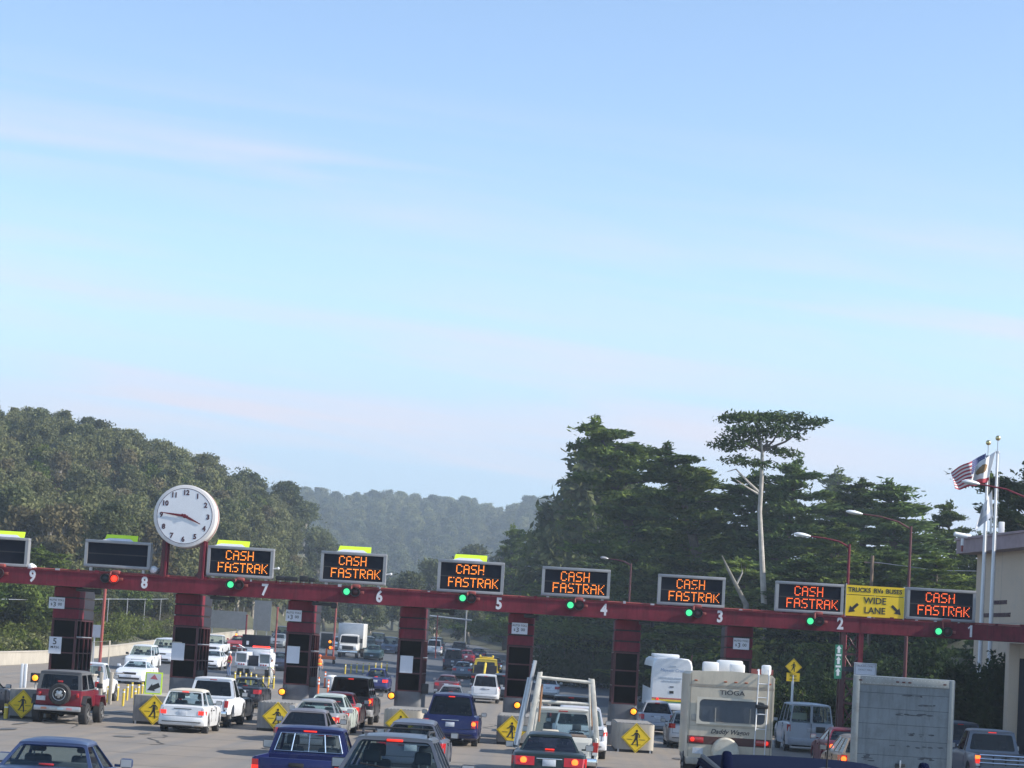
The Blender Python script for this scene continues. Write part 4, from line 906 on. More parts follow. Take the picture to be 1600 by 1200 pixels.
    mb = MB(); mb.box(-W * .36, W * .36, .35, L - .5, K['clear'] - .03, K['clear'] + .12, M_UNDER); mb.tube([(W * .24, -.03, .27), (W * .24, .5, .27)], .03, M_GALV, 8); mb.build('underside', root)
    # door seams, handles
    if kind in ('sedan', 'coupe', 'hatch', 'boxhatch', 'wagon', 'suv', 'bigsuv', 'minivan'):
        mb = MB(); za, zb_ = zb1 + .015, max(p[1] for p in prof if p[0] < .3) - .03; xs_ = W / 2 * .80
        for s_ in (-1, 1):
            for q in range(4):
                z0, z1 = za + (zb_ - za) * q / 4, za + (zb_ - za) * (q + 1) / 4; ya, yb = back_y(prof, z0), back_y(prof, z1)
                mb.hexa([(s_ * xs_ - .006, ya - .006, z0), (s_ * xs_ + .006, ya - .006, z0), (s_ * xs_ + .006, ya + .02, z0), (s_ * xs_ - .006, ya + .02, z0), (s_ * xs_ - .006, yb - .006, z1), (s_ * xs_ + .006, yb - .006, z1), (s_ * xs_ + .006, yb + .02, z1), (s_ * xs_ - .006, yb + .02, z1)], M_TRIM)
        ya = back_y(prof, za); mb.box(-xs_, xs_, ya - .007, ya + .02, za - .006, za + .006, M_TRIM); mb.build('boot_seam', root)
        yq = back_y(prof, (za + zb_) / 2 + .09); MB().box(-.30, .30, yq - .02, yq + .03, (za + zb_) / 2 + .075, (za + zb_) / 2 + .10, M_CHROME if kind in ('minivan', 'sedan') else M_TRIM, .006).build('boot_handle', root)
        MB().box(-W * .40, W * .40, -.088, -.04, zb0 + .10, zb0 + .125, M_TRIM).build('bumper_strip', root)
    mb = MB(); zb = prof_at(prof, 2.0)
    for s_ in (-1, 1):
        for y in (yrb + (yfb - yrb) * .44, yfb - .42): mb.box(s_ * W / 2 * .985 - .014, s_ * W / 2 * .985 + .0155, y, y + .012, K['clear'] + .2, zb - .06, M_TRIM)
    mb.build('door_seam', root)
    for s_ in (-1, 1):
        for y in (yrb + (yfb - yrb) * .38, yrb + (yfb - yrb) * .62): MB().box(s_ * (W / 2 * .98 + .008) - .022, s_ * (W / 2 * .98 + .008) + .014, y - .1, y + .1, zb - .17, zb - .13, m if kind != 'boxhatch' else M_TRIM, .008).build('door_handle', root)
    seats(root, W, zrb - .02, [yft - .1], bench=yrt + .15 if kind != 'van' else None)
    if kind in ('suv', 'bigsuv', 'minivan', 'wagon', 'van'): seats(root, W, zrb - .10, [yrt + .9], bench=None)
    if rails:
        for s_ in (-1, 1): MB().tube([(s_ * wt * .86, yrt + .05, zr + .04), (s_ * wt * .86, yrt + .15, zr + .10), (s_ * wt * .84, yft - .2, zr + .11), (s_ * wt * .83, yft - .1, zr + .05)], .018, M_TRIM, 8).build('roof_rail', root)
        if rails == 2:
            for y in (yrt + .25, yft - .5): MB().tube([(-wt * .86, y, zr + .10), (-wt * .86, y, zr + .135), (wt * .86, y, zr + .135), (wt * .86, y, zr + .10)], .014, M_TRIM, 8).build('roof_bar', root)
    if rear_wiper:
        yy, zz = yrb + .05, zrb + .06; MB().tube([(.02, yy - .035, zz), (-.42, yy + .015, zz + .06)], .012, M_BLACK, 6).tube([(.06, yy - .05, zz - .02), (.02, yy - .035, zz)], .02, M_BLACK, 6).build('rear_wiper', root)
    place(root, u, Y, facing, L)
    return root
PL = dict(W=1.78, cab_y=2.0)
def pickup(label, cat, u, Y, pname, col, facing=1, W=1.78, H=1.72, L=5.2, bed=1.95, glassm=None, brake=0, bars=1, slider=False, bumper=None, tail=(.13, .68, 1.0), wr=.36, rack=False, bed_rail_z=1.05, flare=False, tailbars=False, name='pickup_truck', chmsl=True, plate_on=True, metal=.15):
    root = thing(name, label, cat, group='vehicles in the toll plaza'); m = paint(pname, col, metal); gm = glassm or M_GLASS
    w = W / 2; c0 = bed + .08
    # cab and hood
    prof = [(c0, .95), (c0 + .02, 1.06), (c0 + 1.0, 1.08), (c0 + 1.9, 1.06), (c0 + 2.7, .98), (L - .15, .90), (L, .6)]
    mb = MB(); body_loft(mb, m, W, L, prof, .34, (L - .85,), wr, rr=0, fr=.14); mb.build('body', root)
    zr = H - .045; wb, wt = w * .93, w * .76
    c = dict(rb=(wb, c0 + .02, 1.05), rt=(wt, c0 + .14, zr - .01), ft=(wt * .97, c0 + 1.1, zr), fb=(wb * .97, c0 + 1.75, 1.05)); mi = lambda p: (-p[0], p[1], p[2])
    fr, mg, g2, gs = MB(), MB(), MB(), []
    ring_panel(fr, mg, [mi(c['rb']), c['rb'], c['rt'], mi(c['rt'])], (.10, .10, .07, .10), m, gm, r=.06)
    ring_panel(fr, g2, [c['fb'], mi(c['fb']), mi(c['ft']), c['ft']], (.04, .04, .03, .03), m, gm, r=.05)
    L3 = lambda a, b, t: tuple(a[i] * (1 - t) + b[i] * t for i in range(3))
    for s_ in (1, -1):
        for a, b in ((0, .25), (.25, 1)):
            q = [L3(c['rb'], c['fb'], a), L3(c['rb'], c['fb'], b), L3(c['rt'], c['ft'], b), L3(c['rt'], c['ft'], a)]
            if s_ == -1: q = [mi(q[1]), mi(q[0]), mi(q[3]), mi(q[2])]
            gs.append(MB()); ring_panel(fr, gs[-1], q, (.05, .04, .03, .05), m, gm, r=.04)
    fr.build('pillar_frame', root); rw = mg.build('rear_window', root); g2.build('windscreen', root)
    for q in gs: q.build('side_window', root)
    if slider:
        mb = MB(); P = [Vector(mi(c['rb'])), Vector(c['rb']), Vector(c['rt']), Vector(mi(c['rt']))]; f = lambda a, b: P[0] * (1 - a) * (1 - b) + P[1] * a * (1 - b) + P[2] * a * b + P[3] * (1 - a) * b
        o = Vector((0, -.012, 0)); e0, e1 = .065, .935
        ring = [f(e0, .12), f(e1, .12), f(e1 - .01, .82), f(e0 + .01, .82), f(e0, .12)]
        for a, b in zip(ring, ring[1:]): mb.tube([a + o, b + o], .011, M_CHROME, 6)
        for k in (.28, .5, .72): mb.tube([f(k, .12) + o, f(k, .82) + o], .011, M_CHROME, 6)
        mb.build('sliding_frame', rw)
    rf = MB(); roof_shell(rf, m, c0 + .11, c0 + 1.12, wt * .985, wt * .98, zr - .012, zr, crown=.055); rf.build('roof', root)
    # load bed
    bz0, bz1 = .52, bed_rail_z
    ra = wr + .06; wyr = .95 if bed > 1.8 else .8
    for s_ in (-1, 1):
        mb = MB(); ys = sorted({0, .04, bed} | {round(wyr - ra + 2 * ra * k / 8, 3) for k in range(9)} | {round(wyr - ra - .02, 3), round(wyr + ra + .02, 3)})
        secs = []
        for y in ys:
            z0 = bz0 - .04
            d = abs(y - wyr)
            if d < ra: z0 = max(z0, wr + math.sqrt(ra * ra - d * d) * .96)
            z0 = min(z0, bz1 - .1); fl = .07 * max(0, 1 - (d / (ra + .16)) ** 4) if flare else 0
            xo = w * (.97 if y < .03 else 1.0)
            secs.append([(s_ * (xo - .03), y, z0), (s_ * (xo + fl), y, z0 + .03), (s_ * (xo + fl * .8), y, (z0 + bz1) / 2), (s_ * (xo - .01), y, bz1 - .03), (s_ * (xo - .04), y, bz1), (s_ * (w - .09), y, bz1), (s_ * (w - .09), y, z0)])
        mb.loft(secs, m); mb.build('bed_side', root)
    MB().box(-w + .08, w - .08, .05, bed, bz0 + .03, bz0 + .08, M_UNDER).box(-w + .06, w - .06, bed, bed + .05, bz0, bz1, m).build('bed_floor', root)
    tw = w - tail[0] - .02
    mb = MB(); mb.box(-tw, tw, .0, .07, bz0 + .04, bz1 - .012, m, .025); mb.box(-tw * .88, tw * .88, -.006, .0, bz0 + .14, bz1 - .14, m)
    tg = mb.build('tailgate', root); MB().box(-.14, .14, -.022, -.002, bz1 - .17, bz1 - .09, M_TRIM, .015).build('tailgate_handle', tg)
    for s_ in (-1, 1):
        z0, z1 = tail[1], tail[2]; ms = [(z0, z0 + (z1 - z0) * .22, M_CLEARL), (z0 + (z1 - z0) * .22, z0 + (z1 - z0) * .66, M_BRAKE if brake else M_TAIL), (z0 + (z1 - z0) * .66, z1, M_BRAKEO if brake == 1 else M_TAIL)]
        q = None
        for a, b, mm in ms:
            o = MB().hexa([(s_ * (w - tail[0]), -.012, a), (s_ * (w - .015), -.012, a), (s_ * (w + .006), .09, a), (s_ * (w - tail[0]), .05, a), (s_ * (w - tail[0]), -.012, b), (s_ * (w - .015), -.012, b), (s_ * (w + .006), .09, b), (s_ * (w - tail[0]), .05, b)], mm).build('tail_lamp', root)
    bm_ = bumper or M_CHROME
    mb = MB(); mb.hexa([(-w + .02, -.14, .42), (w - .02, -.14, .42), (w, .1, .42), (-w, .1, .42), (-w + .02, -.14, .62), (w - .02, -.14, .62), (w, .1, .62), (-w, .1, .62)], bm_, .03); mb.build('rear_bumper', root)
    if plate_on: plate(root, -.145, .53)
    if chmsl: MB().box(-.13, .13, c0 + .10, c0 + .14, zr - .065, zr - .035, M_BRAKE if brake else M_TAIL, .008).build('high_brake_lamp', root)
    if facing == -1:
        MB().box(-w * .92, w * .92, L - .02, L + .1, .42, .62, bm_, .03).build('front_bumper', root); MB().box(-.45, .45, L - .1, L + .02, .68, .86, M_TRIM, .02).build('grille', root)
        for s_ in (-1, 1): MB().box(min(s_ * .5, s_ * .78), max(s_ * .5, s_ * .78), L - .2, L - .02, .68, .86, M_HEADL, .02).build('headlamp', root)
    mirror(root, w - .03, c0 + 1.45, 1.18, M_TRIM, 1.15)
    for y in (wyr, L - .85):
        for s_ in (-1, 1): wheel(root, s_ * (w - .13), y, wr, .24, side=s_)
    MB().box(-w * .6, w * .6, .2, L - .4, .36, .50, M_UNDER).build('underside', root)
    seats(root, W, 1.02, [c0 + .55])
    if tailbars:
        mb = MB()
        for z in (1.02, .90, .78): mb.tube([(-tw - .05, -.07, z), (tw + .05, -.07, z)], .028, M_CHROME, 8)
        for x in (-tw * .5, 0, tw * .5): mb.box(x - .02, x + .02, -.05, .0, .72, 1.06, M_TRIM)
        mb.build('tailgate_bars', root)
    place(root, u, Y, facing, L)
    return root
VP = 'vehicles in the toll plaza'
C, SV, PK = 'car', 'car', 'pickup truck'
# nearest vehicles
o = car('bigsuv', 'dark blue car roof with aerial at the bottom edge, nearest vehicle on the right', C, 1296, 14.6, 'midnight blue', (.012, .018, .05), glassm=M_GLASSD, H=1.79)
K = KINDS['bigsuv']
mb = MB()
for s_ in (-1, 1):
    mb = MB(); mb.tube([(s_ * .68, .5, 1.75), (s_ * .68, 2.9, 1.77)], .02, M_TRIM, 8); mb.hexa([(s_ * .68 - .04, .46, 1.79), (s_ * .68 + .04, .46, 1.79), (s_ * .68 + .04, .72, 1.79), (s_ * .68 - .04, .72, 1.79), (s_ * .68 - .03, .58, 1.92), (s_ * .68 + .03, .58, 1.92), (s_ * .68 + .03, .66, 1.92), (s_ * .68 - .03, .66, 1.92)], paint('midnight blue', (.012, .018, .05)), .02)
    mb.build('roof_rail', o)
MB().hexa([(-.76, .14, 1.60), (.76, .14, 1.60), (.76, .5, 1.68), (-.76, .5, 1.68), (-.74, .20, 1.745), (.74, .20, 1.745), (.72, .5, 1.785), (-.72, .5, 1.785)], paint('midnight blue', (.012, .018, .05)), .03).build('rear_spoiler', o)
MB().lathe([(.10, 0), (.09, .03), (.03, .05)], (0, .55, 1.80), (0, 0, 1), M_BLACK, 16).tube([(0, .55, 1.82), (0, .50, 2.10)], .006, M_BLACK, 6).build('aerial', o)
o = car('wagon', 'silver grey estate car with roof bars and lit high brake lamp, bottom centre', C, 607, 29.2, 'grey silver', (.11, .125, .155), brake=1, rails=2, rear_wiper=True, metal=.5)
for k, z in enumerate((1.02, 1.02)): pass
car('sedan', 'pale blue saloon car with rear view mirror seen through its glass, lower left corner', C, 56, 32.3, 'pale steel blue', (.04, .065, .15), metal=.4).rotation_euler.z = R(4)
car('wagon', 'grey car showing only its roof behind the silver estate car', C, 641, 53.5, 'grey', (.13, .14, .18), metal=.45, H=1.44, chmsl=False)
pickup('dark blue pickup truck with four pane rear window, lower left of centre', PK, 462, 40.6, 'deep blue', (.009, .014, .085), W=1.68, H=1.60, bed=1.9, slider=True, brake=2, bumper=M_CHROME, chmsl=True)
car('hatch', 'old silver hatchback with dark framed rear glass just ahead of the dark blue pickup', C, 472, 60.5, 'silver maroon', (.20, .19, .21), brake=1, H=1.36, metal=.4, glassm=M_GLASSD, chmsl=False)
car('sedan', 'silver saloon car with lit right tail lamp ahead of the old hatchback', C, 487, 70.5, 'bright silver', (.40, .40, .40), brake=1, metal=.5)
car('sedan', 'pale mint white saloon car between the silver saloon and the red car', C, 507, 78.5, 'mint white', (.46, .52, .49), metal=.1, H=1.45)
car('sedan', 'bright red saloon car behind the black sport utility car', C, 524, 84.6, 'bright red', (.34, .022, .03), brake=2, H=1.42)
car('bigsuv', 'black sport utility car with lit lamps at the booth by the number 7', SV, 545, 91.5, 'black', (.012, .012, .016), brake=1, glassm=M_GLASSD, bumper=M_ALU, H=2.0)
car('sedan', 'dark violet blue car beyond the booth just left of booth 6', C, 586, 150, 'violet blue', (.03, .035, .14), brake=2, H=1.6)
car('minivan', 'dark blue minivan with lit tail lamps right of booth 6', 'minivan', 703, 75.5, 'navy', (.008, .014, .075), brake=1, glassm=glass('dark green glass', (.10, .13, .12), .9), H=1.80, tails=(.74, .66, .92))
# left lanes
car('sedan', 'dark car cut by the left picture edge', C, -62, 76, 'dark navy', (.012, .016, .028), H=1.45)
car('boxhatch', 'white boxy hatchback with pale soft roof and lit lamps, left of centre', C, 285, 73, 'white', (.62, .63, .65), brake=2, metal=0, tails=(.54, .64, .77), roofcol=mat('cream soft top cloth', (.50, .47, .40), .9, bump=.2), H=1.46, plate_z=.68, bumper=paint('white', (.62, .63, .65)))
pickup('white four wheel drive pickup truck with flared wings behind the white hatchback', PK, 317, 79.4, 'pickup white', (.66, .68, .72), W=1.82, H=1.80, flare=True, wr=.39, glassm=M_GLASSD, metal=0)
car('hatch', 'dark grey small car half hidden by the white pickup near booth 8', C, 346, 86, 'charcoal', (.03, .032, .036), glassm=M_GLASSD)
car('sedan', 'black saloon car in front of the dark grey small car beyond booth 8', C, 379, 104, 'black saloon', (.014, .016, .024), H=1.44)
# red off-roader, built by hand
t = thing('off_road_car', 'dark red open off roader with grey soft top and spare wheel on its tail', 'off roader', group=VP)
mR = paint('crimson', (.15, .008, .02)); mT = mat('grey soft top cloth', (.085, .09, .10), .9, bump=.3, bscale=8); w = .78
mb = MB(); mb.box(-w, w, .05, 2.15, .62, 1.17, mR, .04); mb.box(-w, w, 2.15, 2.4, .60, 1.22, mR, .04); mb.box(-.62, .62, 2.4, 3.75, .66, 1.16, mR, .06); mb.build('body', t)
for s_ in (-1, 1):
    mb = MB(); mb.loft([[(s_ * x, y, z) for x, z in ((w - .02, 1.0 if y0 else .78), (w + .16, .97 if y0 else .70), (w + .16, .92 if y0 else .64), (w - .02, .95 if y0 else .7))] for y, y0 in ((.12, 0), (.30, 1), (.95, 1), (1.15, 0))], M_TRIM); mb.build('wheel_flare', t)
    mb = MB(); mb.loft([[(s_ * x, y, z) for x, z in ((.55, 1.0 if y0 else .72), (w + .14, .98 if y0 else .66), (w + .14, .93 if y0 else .6), (.55, .95 if y0 else .66))] for y, y0 in ((2.45, 0), (2.68, 1), (3.4, 1), (3.7, 0))], mR); mb.build('front_wing', t)
    for y in (.62, 3.0): wheel(t, s_ * (w + .02), y, .38, .27, side=s_)
    MB().box(min(s_ * .70, s_ * .60), max(s_ * .70, s_ * .60), .0, .05, .93, 1.08, M_TAIL, .02).build('tail_lamp', t)
    MB().box(s_ * (w + .14) - .1, s_ * (w + .14) + .1, 2.28, 2.38, 1.24, 1.42, M_TRIM, .03).build('side_mirror', t)
mb = MB(); roof_shell(mb, mT, .18, 2.2, .70, .66, 1.77, 1.77, crown=.07)
P = dict(rb=(.78, .08, 1.16), rt=(.70, .20, 1.76), ft=(.66, 2.0, 1.77), fb=(.78, 2.3, 1.2)); mi = lambda p: (-p[0], p[1], p[2])
fr, mg = MB(), MB(); mJ = glass('smoky plastic window', (.10, .12, .15), .7)
ring_panel(fr, mg, [mi(P['rb']), P['rb'], P['rt'], mi(P['rt'])], (.12, .12, .03, .08), mT, mJ, r=.05)
ring_panel(fr, mg, [P['fb'], mi(P['fb']), mi(P['ft']), P['ft']], (.06, .06, .04, .05), mT, M_GLASS, r=.05)
for s_ in (1, -1):
    for a, b in ((0, .5), (.5, 1)):
        L3 = lambda p, q, k: tuple(p[i] * (1 - k) + q[i] * k for i in range(3))
        q = [L3(P['rb'], P['fb'], a), L3(P['rb'], P['fb'], b), L3(P['rt'], P['ft'], b), L3(P['rt'], P['ft'], a)]
        if s_ == -1: q = [mi(q[1]), mi(q[0]), mi(q[3]), mi(q[2])]
        ring_panel(fr, mg, q, (.09, .06, .03, .07), mT, mJ, r=.04)
fr.build('soft_top', t); mb.build('soft_roof', t); mg.build('soft_window', t)
MB().box(-.80, .80, -.10, .03, .45, .62, M_GALV, .03).build('rear_bumper', t)
mb = MB()
for k, (x, c) in enumerate(((-.45, (.5, .2, .12)), (-.15, (.5, .52, .5)), (.12, (.35, .5, .6)), (.42, (.55, .25, .25)))): mb.box(x - .10, x + .10, -.104, -.1, .50, .57, mat('sticker %d' % k, c, .5))
mb.build('bumper_sticker', t)
sp = MB().lathe([(.20, -.12), (.33, -.12), (.375, -.07), (.375, .07), (.33, .12)], (.0, 0, 0), (0, 1, 0), M_RUB, 26).build('spare_wheel', t, (.08, -.16, 1.03))
mb = MB().lathe([(.03, -.15), (.07, -.14), (.17, -.11), (.22, -.125), (.24, -.10)], (0, 0, 0), (0, 1, 0), M_RIM, 26)
for k in range(5): a = 2 * math.pi * k / 5 + .3; mb.lathe([(.035, -.15), (.035, -.10)], (.13 * math.cos(a), 0, .13 * math.sin(a)), (0, 1, 0), M_BLACK, 8)
mb.build('rim', sp); MB().box(-.09, .09, -.05, .0, .40, .46, M_TAIL, .01).build('high_brake_lamp', sp)
plate(t, .04, .86, -.60); MB().box(-.6, .6, .2, 3.6, .42, .6, M_UNDER).tube([(.0, .62, .36), (.0, .62, .36), (.0, .9, .4)], .13, M_UNDER, 10).tube([(-.7, .62, .36), (.7, .62, .36)], .05, M_UNDER, 8).build('underside', t)
seats(t, 1.5, 1.15, [1.35]); MB().tube([(-.62, .9, 1.1), (-.58, .9, 1.68), (.58, .9, 1.68), (.62, .9, 1.1)], .035, M_TRIM, 8).build('roll_bar', t)
place(t, 90.5, 74.5, 1, 3.8)
# oncoming and far vehicles on the left
pickup('white pickup truck passing beyond the first booth on the left', PK, 121, 98, 'van white', (.66, .68, .72), W=1.85, H=1.8)
car('coupe', 'white coupe coming towards us left of booth 8', C, 202, 124, 'coupe white', (.72, .74, .78), facing=-1)
car('suv', 'white sport utility car directly behind the white coupe', SV, 213, 150, 'suv white', (.70, .72, .74), facing=-1, H=1.75)
car('van', 'white van at the back of the queue left of booth 8', 'van', 251, 166, 'far van white', (.68, .7, .74), facing=-1, H=1.9)
pickup('white pickup truck topmost beside the right edge of booth 8', PK, 330, 188, 'far pickup white', (.7, .71, .74), facing=-1, H=1.85)
car('sedan', 'white saloon car just above the white pickup right of booth 8', C, 326, 163, 'far saloon white', (.72, .73, .75), facing=-1)
o = car('sedan', 'small red car with amber roof lamp near the work crew', C, 367, 205, 'far red', (.34, .03, .03), facing=-1)
MB().lathe([(.1, 0), (.1, .12), (.05, .2)], (.3, 2.0, 1.42), (0, 0, 1), M_AMB, 10).build('roof_lamp', o)
car('sedan', 'grey car with headlamps left of booth 7, far back', C, 432, 226, 'far grey', (.22, .24, .26), facing=-1, lampm=M_HEADON)
car('suv', 'dark car behind the grey car, upper left of booth 7', SV, 436, 245, 'far dark', (.07, .08, .09), facing=-1)
car('sedan', 'dark car parked right of the white utility truck', C, 432, 172, 'far navy', (.03, .035, .06), facing=-1)
car('sedan', 'light blue car left of the far box truck', C, 524, 236, 'light blue', (.22, .33, .45), facing=-1)
x = X_at(518, 150, .6); o = thing('crash_barrel', 'white rounded sand barrel beside the orange delineators', 'crash barrel', (x, 150, Gf(x, 150))); MB().lathe([(.30, 0), (.36, .1), (.40, .75)], (0, 0, 0), (0, 0, 1), M_WHITE, 20).build('drum', o); MB().lathe([(.42, .75), (.42, .82), (.30, .92), (.05, .95)], (0, 0, 0), (0, 0, 1), M_WHITE, 20).build('lid', o)
car('suv', 'dark car with headlamps right of the far box truck', SV, 570, 232, 'far dark green', (.03, .045, .05), facing=-1, lampm=M_HEADON)
car('sedan', 'dark teal car coming towards us below the distant cars', C, 581, 214, 'far teal', (.03, .07, .075), facing=-1, lampm=M_HEADON)
car('suv', 'distant dark car highest in the group right of the box truck', SV, 587, 258, 'far blue black', (.04, .05, .07), facing=-1, lampm=M_HEADON)
car('suv', 'distant blue grey car just left of booth 6', SV, 607, 240, 'far blue grey', (.08, .10, .15), facing=-1)
car('suv', 'white sport utility car driving away right of booth 6', SV, 678, 248, 'suv far white', (.62, .64, .66), glassm=M_GLASSD)
car('suv', 'grey green car roof behind the distant white sport utility car', SV, 681, 266, 'far grey green', (.10, .13, .13))
car('suv', 'dark blue tall car driving away above the yellow truck', SV, 707, 204, 'far navy suv', (.02, .025, .05), glassm=M_GLASSD, H=2.0)
pickup('distant dark pickup truck topmost right of booth 6', PK, 716, 252, 'far dark pickup', (.04, .045, .06), glassm=M_GLASSD)
car('sedan', 'distant dark blue car left of booth 5', C, 746, 238, 'far dark blue', (.035, .04, .075))
car('sedan', 'maroon car behind the dark blue tall car', C, 728, 226, 'maroon', (.16, .02, .04))
car('sedan', 'blue grey car left of the yellow truck cab', C, 722, 186, 'steel blue', (.09, .13, .18))
car('sedan', 'small dark car beyond the yellow truck', C, 770, 205, 'far black', (.02, .02, .03))
car('sedan', 'dull red saloon car beyond the silver saloon and minivan', C, 697, 152, 'dull red', (.13, .05, .06))
car('sedan', 'silver saloon car directly ahead of the dark blue minivan', C, 703, 122, 'mid silver', (.30, .31, .33), metal=.4)
car('suv', 'white sport utility car with dark rear window left of booth 5', SV, 757.5, 142, 'explorer white', (.60, .61, .63), glassm=M_GLASSD, H=1.85, tails=(.80, .85, 1.1))
car('suv', 'black car half hidden at the left edge of booth 5', SV, 786, 150, 'dark behind', (.02, .025, .035), glassm=M_GLASSD)
# yellow truck
t = thing('tow_truck', 'yellow cab tow truck beyond the white sport utility car', 'truck', group=VP); mY = paint('chrome yellow', (.60, .42, .02), 0)
mb = MB(); mb.hexa([(-1.0, 3.3, .7), (1.0, 3.3, .7), (1.0, 5.6, .7), (-1.0, 5.6, .7), (-1.0, 3.3, 1.35), (1.0, 3.3, 1.35), (1.0, 5.6, 1.25), (-1.0, 5.6, 1.25)], mY, .06); mb.build('body', t)
fr, mg = MB(), MB(); P = dict(rb=(.98, 3.3, 1.33), rt=(.86, 3.4, 2.18), ft=(.84, 4.5, 2.2), fb=(.95, 5.0, 1.3))
ring_panel(fr, mg, [mi(P['rb']), P['rb'], P['rt'], mi(P['rt'])], (.2, .2, .12, .18), mY, M_GLASSD); ring_panel(fr, mg, [P['fb'], mi(P['fb']), mi(P['ft']), P['ft']], (.06, .06, .04, .06), mY, M_GLASS)
for s_ in (1, -1):
    q = [P['rb'], P['fb'], P['ft'], P['rt']]
    if s_ == -1: q = [mi(q[1]), mi(q[0]), mi(q[3]), mi(q[2])]
    ring_panel(fr, mg, q, (.2, .1, .05, .1), mY, M_GLASS)
fr.build('cab_frame', t); mg.build('cab_window', t); mb = MB(); roof_shell(mb, mY, 3.38, 4.52, .87, .85, 2.19, 2.2, crown=.08); mb.build('cab_roof', t)
mb = MB(); mb.box(-.55, .55, 3.7, 3.95, 2.26, 2.40, mY, .03); mb.lathe([(.09, 0), (.09, .12), (.04, .18)], (-.5, 3.8, 2.36), (0, 0, 1), M_YPOST, 10); mb.lathe([(.09, 0), (.09, .12), (.04, .18)], (.5, 3.8, 2.36), (0, 0, 1), M_YPOST, 10); mb.build('light_bar', t)
MB().box(-1.05, 1.05, .1, 3.2, .75, 1.1, M_SLATE, .03).build('deck', t); MB().tube([(0, .1, 1.1), (0, 2.6, 1.9), (0, 2.9, 1.1)], .09, M_YPOST, 8).box(-.9, .9, 2.7, 2.9, 1.1, 1.75, M_SLATE).build('tow_boom', t)
for s_ in (-1, 1):
    wheel(t, s_ * .88, .95, .42, .3, side=s_); wheel(t, s_ * .88, 4.7, .42, .26, side=s_)
    MB().box(s_ * 1.18 - .1, s_ * 1.18 + .1, 4.55, 4.65, 1.45, 1.8, M_CHROME, .03).tube([(s_ * .95, 4.6, 1.6), (s_ * 1.18, 4.6, 1.7)], .02, M_TRIM, 6).build('side_mirror', t)
    MB().box(s_ * .85 - .12, s_ * .85 + .12, .06, .1, .8, .95, M_TAIL).build('tail_lamp', t)
place(t, 756, 170, 1, 5.8)
# far box truck coming towards us
def box_truck_front(label, u, Y):
    t = thing('box_truck', label, 'truck', group=VP); mw = paint('truck white', (.66, .66, .64), 0); L = 7.6
    mb = MB(); mb.box(-1.22, 1.22, 0, 5.1, .95, 3.35, mw, .04); mb.box(-1.25, 1.25, 5.08, 5.13, .95, 3.38, M_GALV, .02); mb.build('cargo_box', t)
    mb = MB(); mb.hexa([(-.98, 5.25, .75), (.98, 5.25, .75), (.95, L, .75), (-.95, L, .75), (-.98, 5.25, 1.5), (.98, 5.25, 1.5), (.85, L, 1.3), (-.85, L, 1.3)], mw, .08); mb.build('body', t)
    fr, mg = MB(), MB(); P = dict(rb=(.97, 5.25, 1.48), rt=(.88, 5.3, 2.22), ft=(.86, 6.1, 2.22), fb=(.94, 6.6, 1.42)); mi = lambda p: (-p[0], p[1], p[2])
    ring_panel(fr, mg, [mi(P['rb']), P['rb'], P['rt'], mi(P['rt'])], (.2, .2, .1, .15), mw, M_GLASSD); ring_panel(fr, mg, [P['fb'], mi(P['fb']), mi(P['ft']), P['ft']], (.06, .06, .04, .08), mw, M_GLASSD)
    for s_ in (1, -1):
        q = [P['rb'], P['fb'], P['ft'], P['rt']]
        if s_ == -1: q = [mi(q[1]), mi(q[0]), mi(q[3]), mi(q[2])]
        ring_panel(fr, mg, q, (.12, .1, .05, .1), mw, M_GLASSD)
    fr.build('cab_frame', t); mg.build('cab_window', t); mb = MB(); roof_shell(mb, mw, 5.28, 6.12, .89, .87, 2.22, 2.22, crown=.1); mb.build('cab_roof', t)
    MB().box(-.55, .55, L - .03, L + .03, .82, 1.2, M_TRIM, .02).build('grille', t); MB().box(-1.0, 1.0, L, L + .16, .5, .72, M_CHROME, .03).build('front_bumper', t)
    for s_ in (-1, 1):
        MB().box(min(s_ * .6, s_ * .86), max(s_ * .6, s_ * .86), L - .04, L + .03, .88, 1.1, M_HEADL, .02).build('headlamp', t); MB().box(s_ * 1.2 - .12, s_ * 1.2 + .12, 6.3, 6.4, 1.5, 1.95, M_TRIM, .03).tube([(s_ * .95, 6.35, 1.6), (s_ * 1.2, 6.35, 1.7)], .025, M_TRIM, 6).build('side_mirror', t)
        wheel(t, s_ * .95, 1.4, .42, .35, side=s_); wheel(t, s_ * .85, 6.7, .42, .28, side=s_)
    place(t, u, Y, -1, L); return t
box_truck_front('white box truck coming towards us left of booth 6', 543, 214)
# utility truck with open cabinets and roof message board
t = thing('utility_truck', 'white utility truck with open tool cabinets left of booth 7', 'truck', group=VP); mw = paint('utility white', (.66, .68, .72), 0)
for s_ in (-1, 1):
    mb = MB(); a, b = sorted((s_ * 1.25, s_ * .42)); mb.box(a, b, .1, 3.0, .75, 1.0, mw, .02); mb.box(a, b, .1, 3.0, 1.62, 1.72, mw, .02); mb.box(s_ * 1.25 - .04, s_ * 1.25 + .04, .1, 3.0, 1.0, 1.62, mw); mb.box(s_ * .46 - .04, s_ * .46 + .04, .1, 3.0, 1.0, 1.62, mw); mb.build('tool_cabinet', t)
    MB().box(a + .08, b - .08, .25, .4, 1.0, 1.62, mat('grey cabinet inside', (.22, .24, .24), .7)).build('cabinet_back', t)
    mb = MB()
    for k in range(3): mb.lathe([(.055, 0), (.055, .03)], (s_ * (.62 + .18 * k), .075, .86), (0, 1, 0), M_TAIL, 10)
    mb.build('tail_lamp', t); wheel(t, s_ * 1.0, 1.1, .40, .32, side=s_); wheel(t, s_ * .95, 4.6, .40, .28, side=s_)
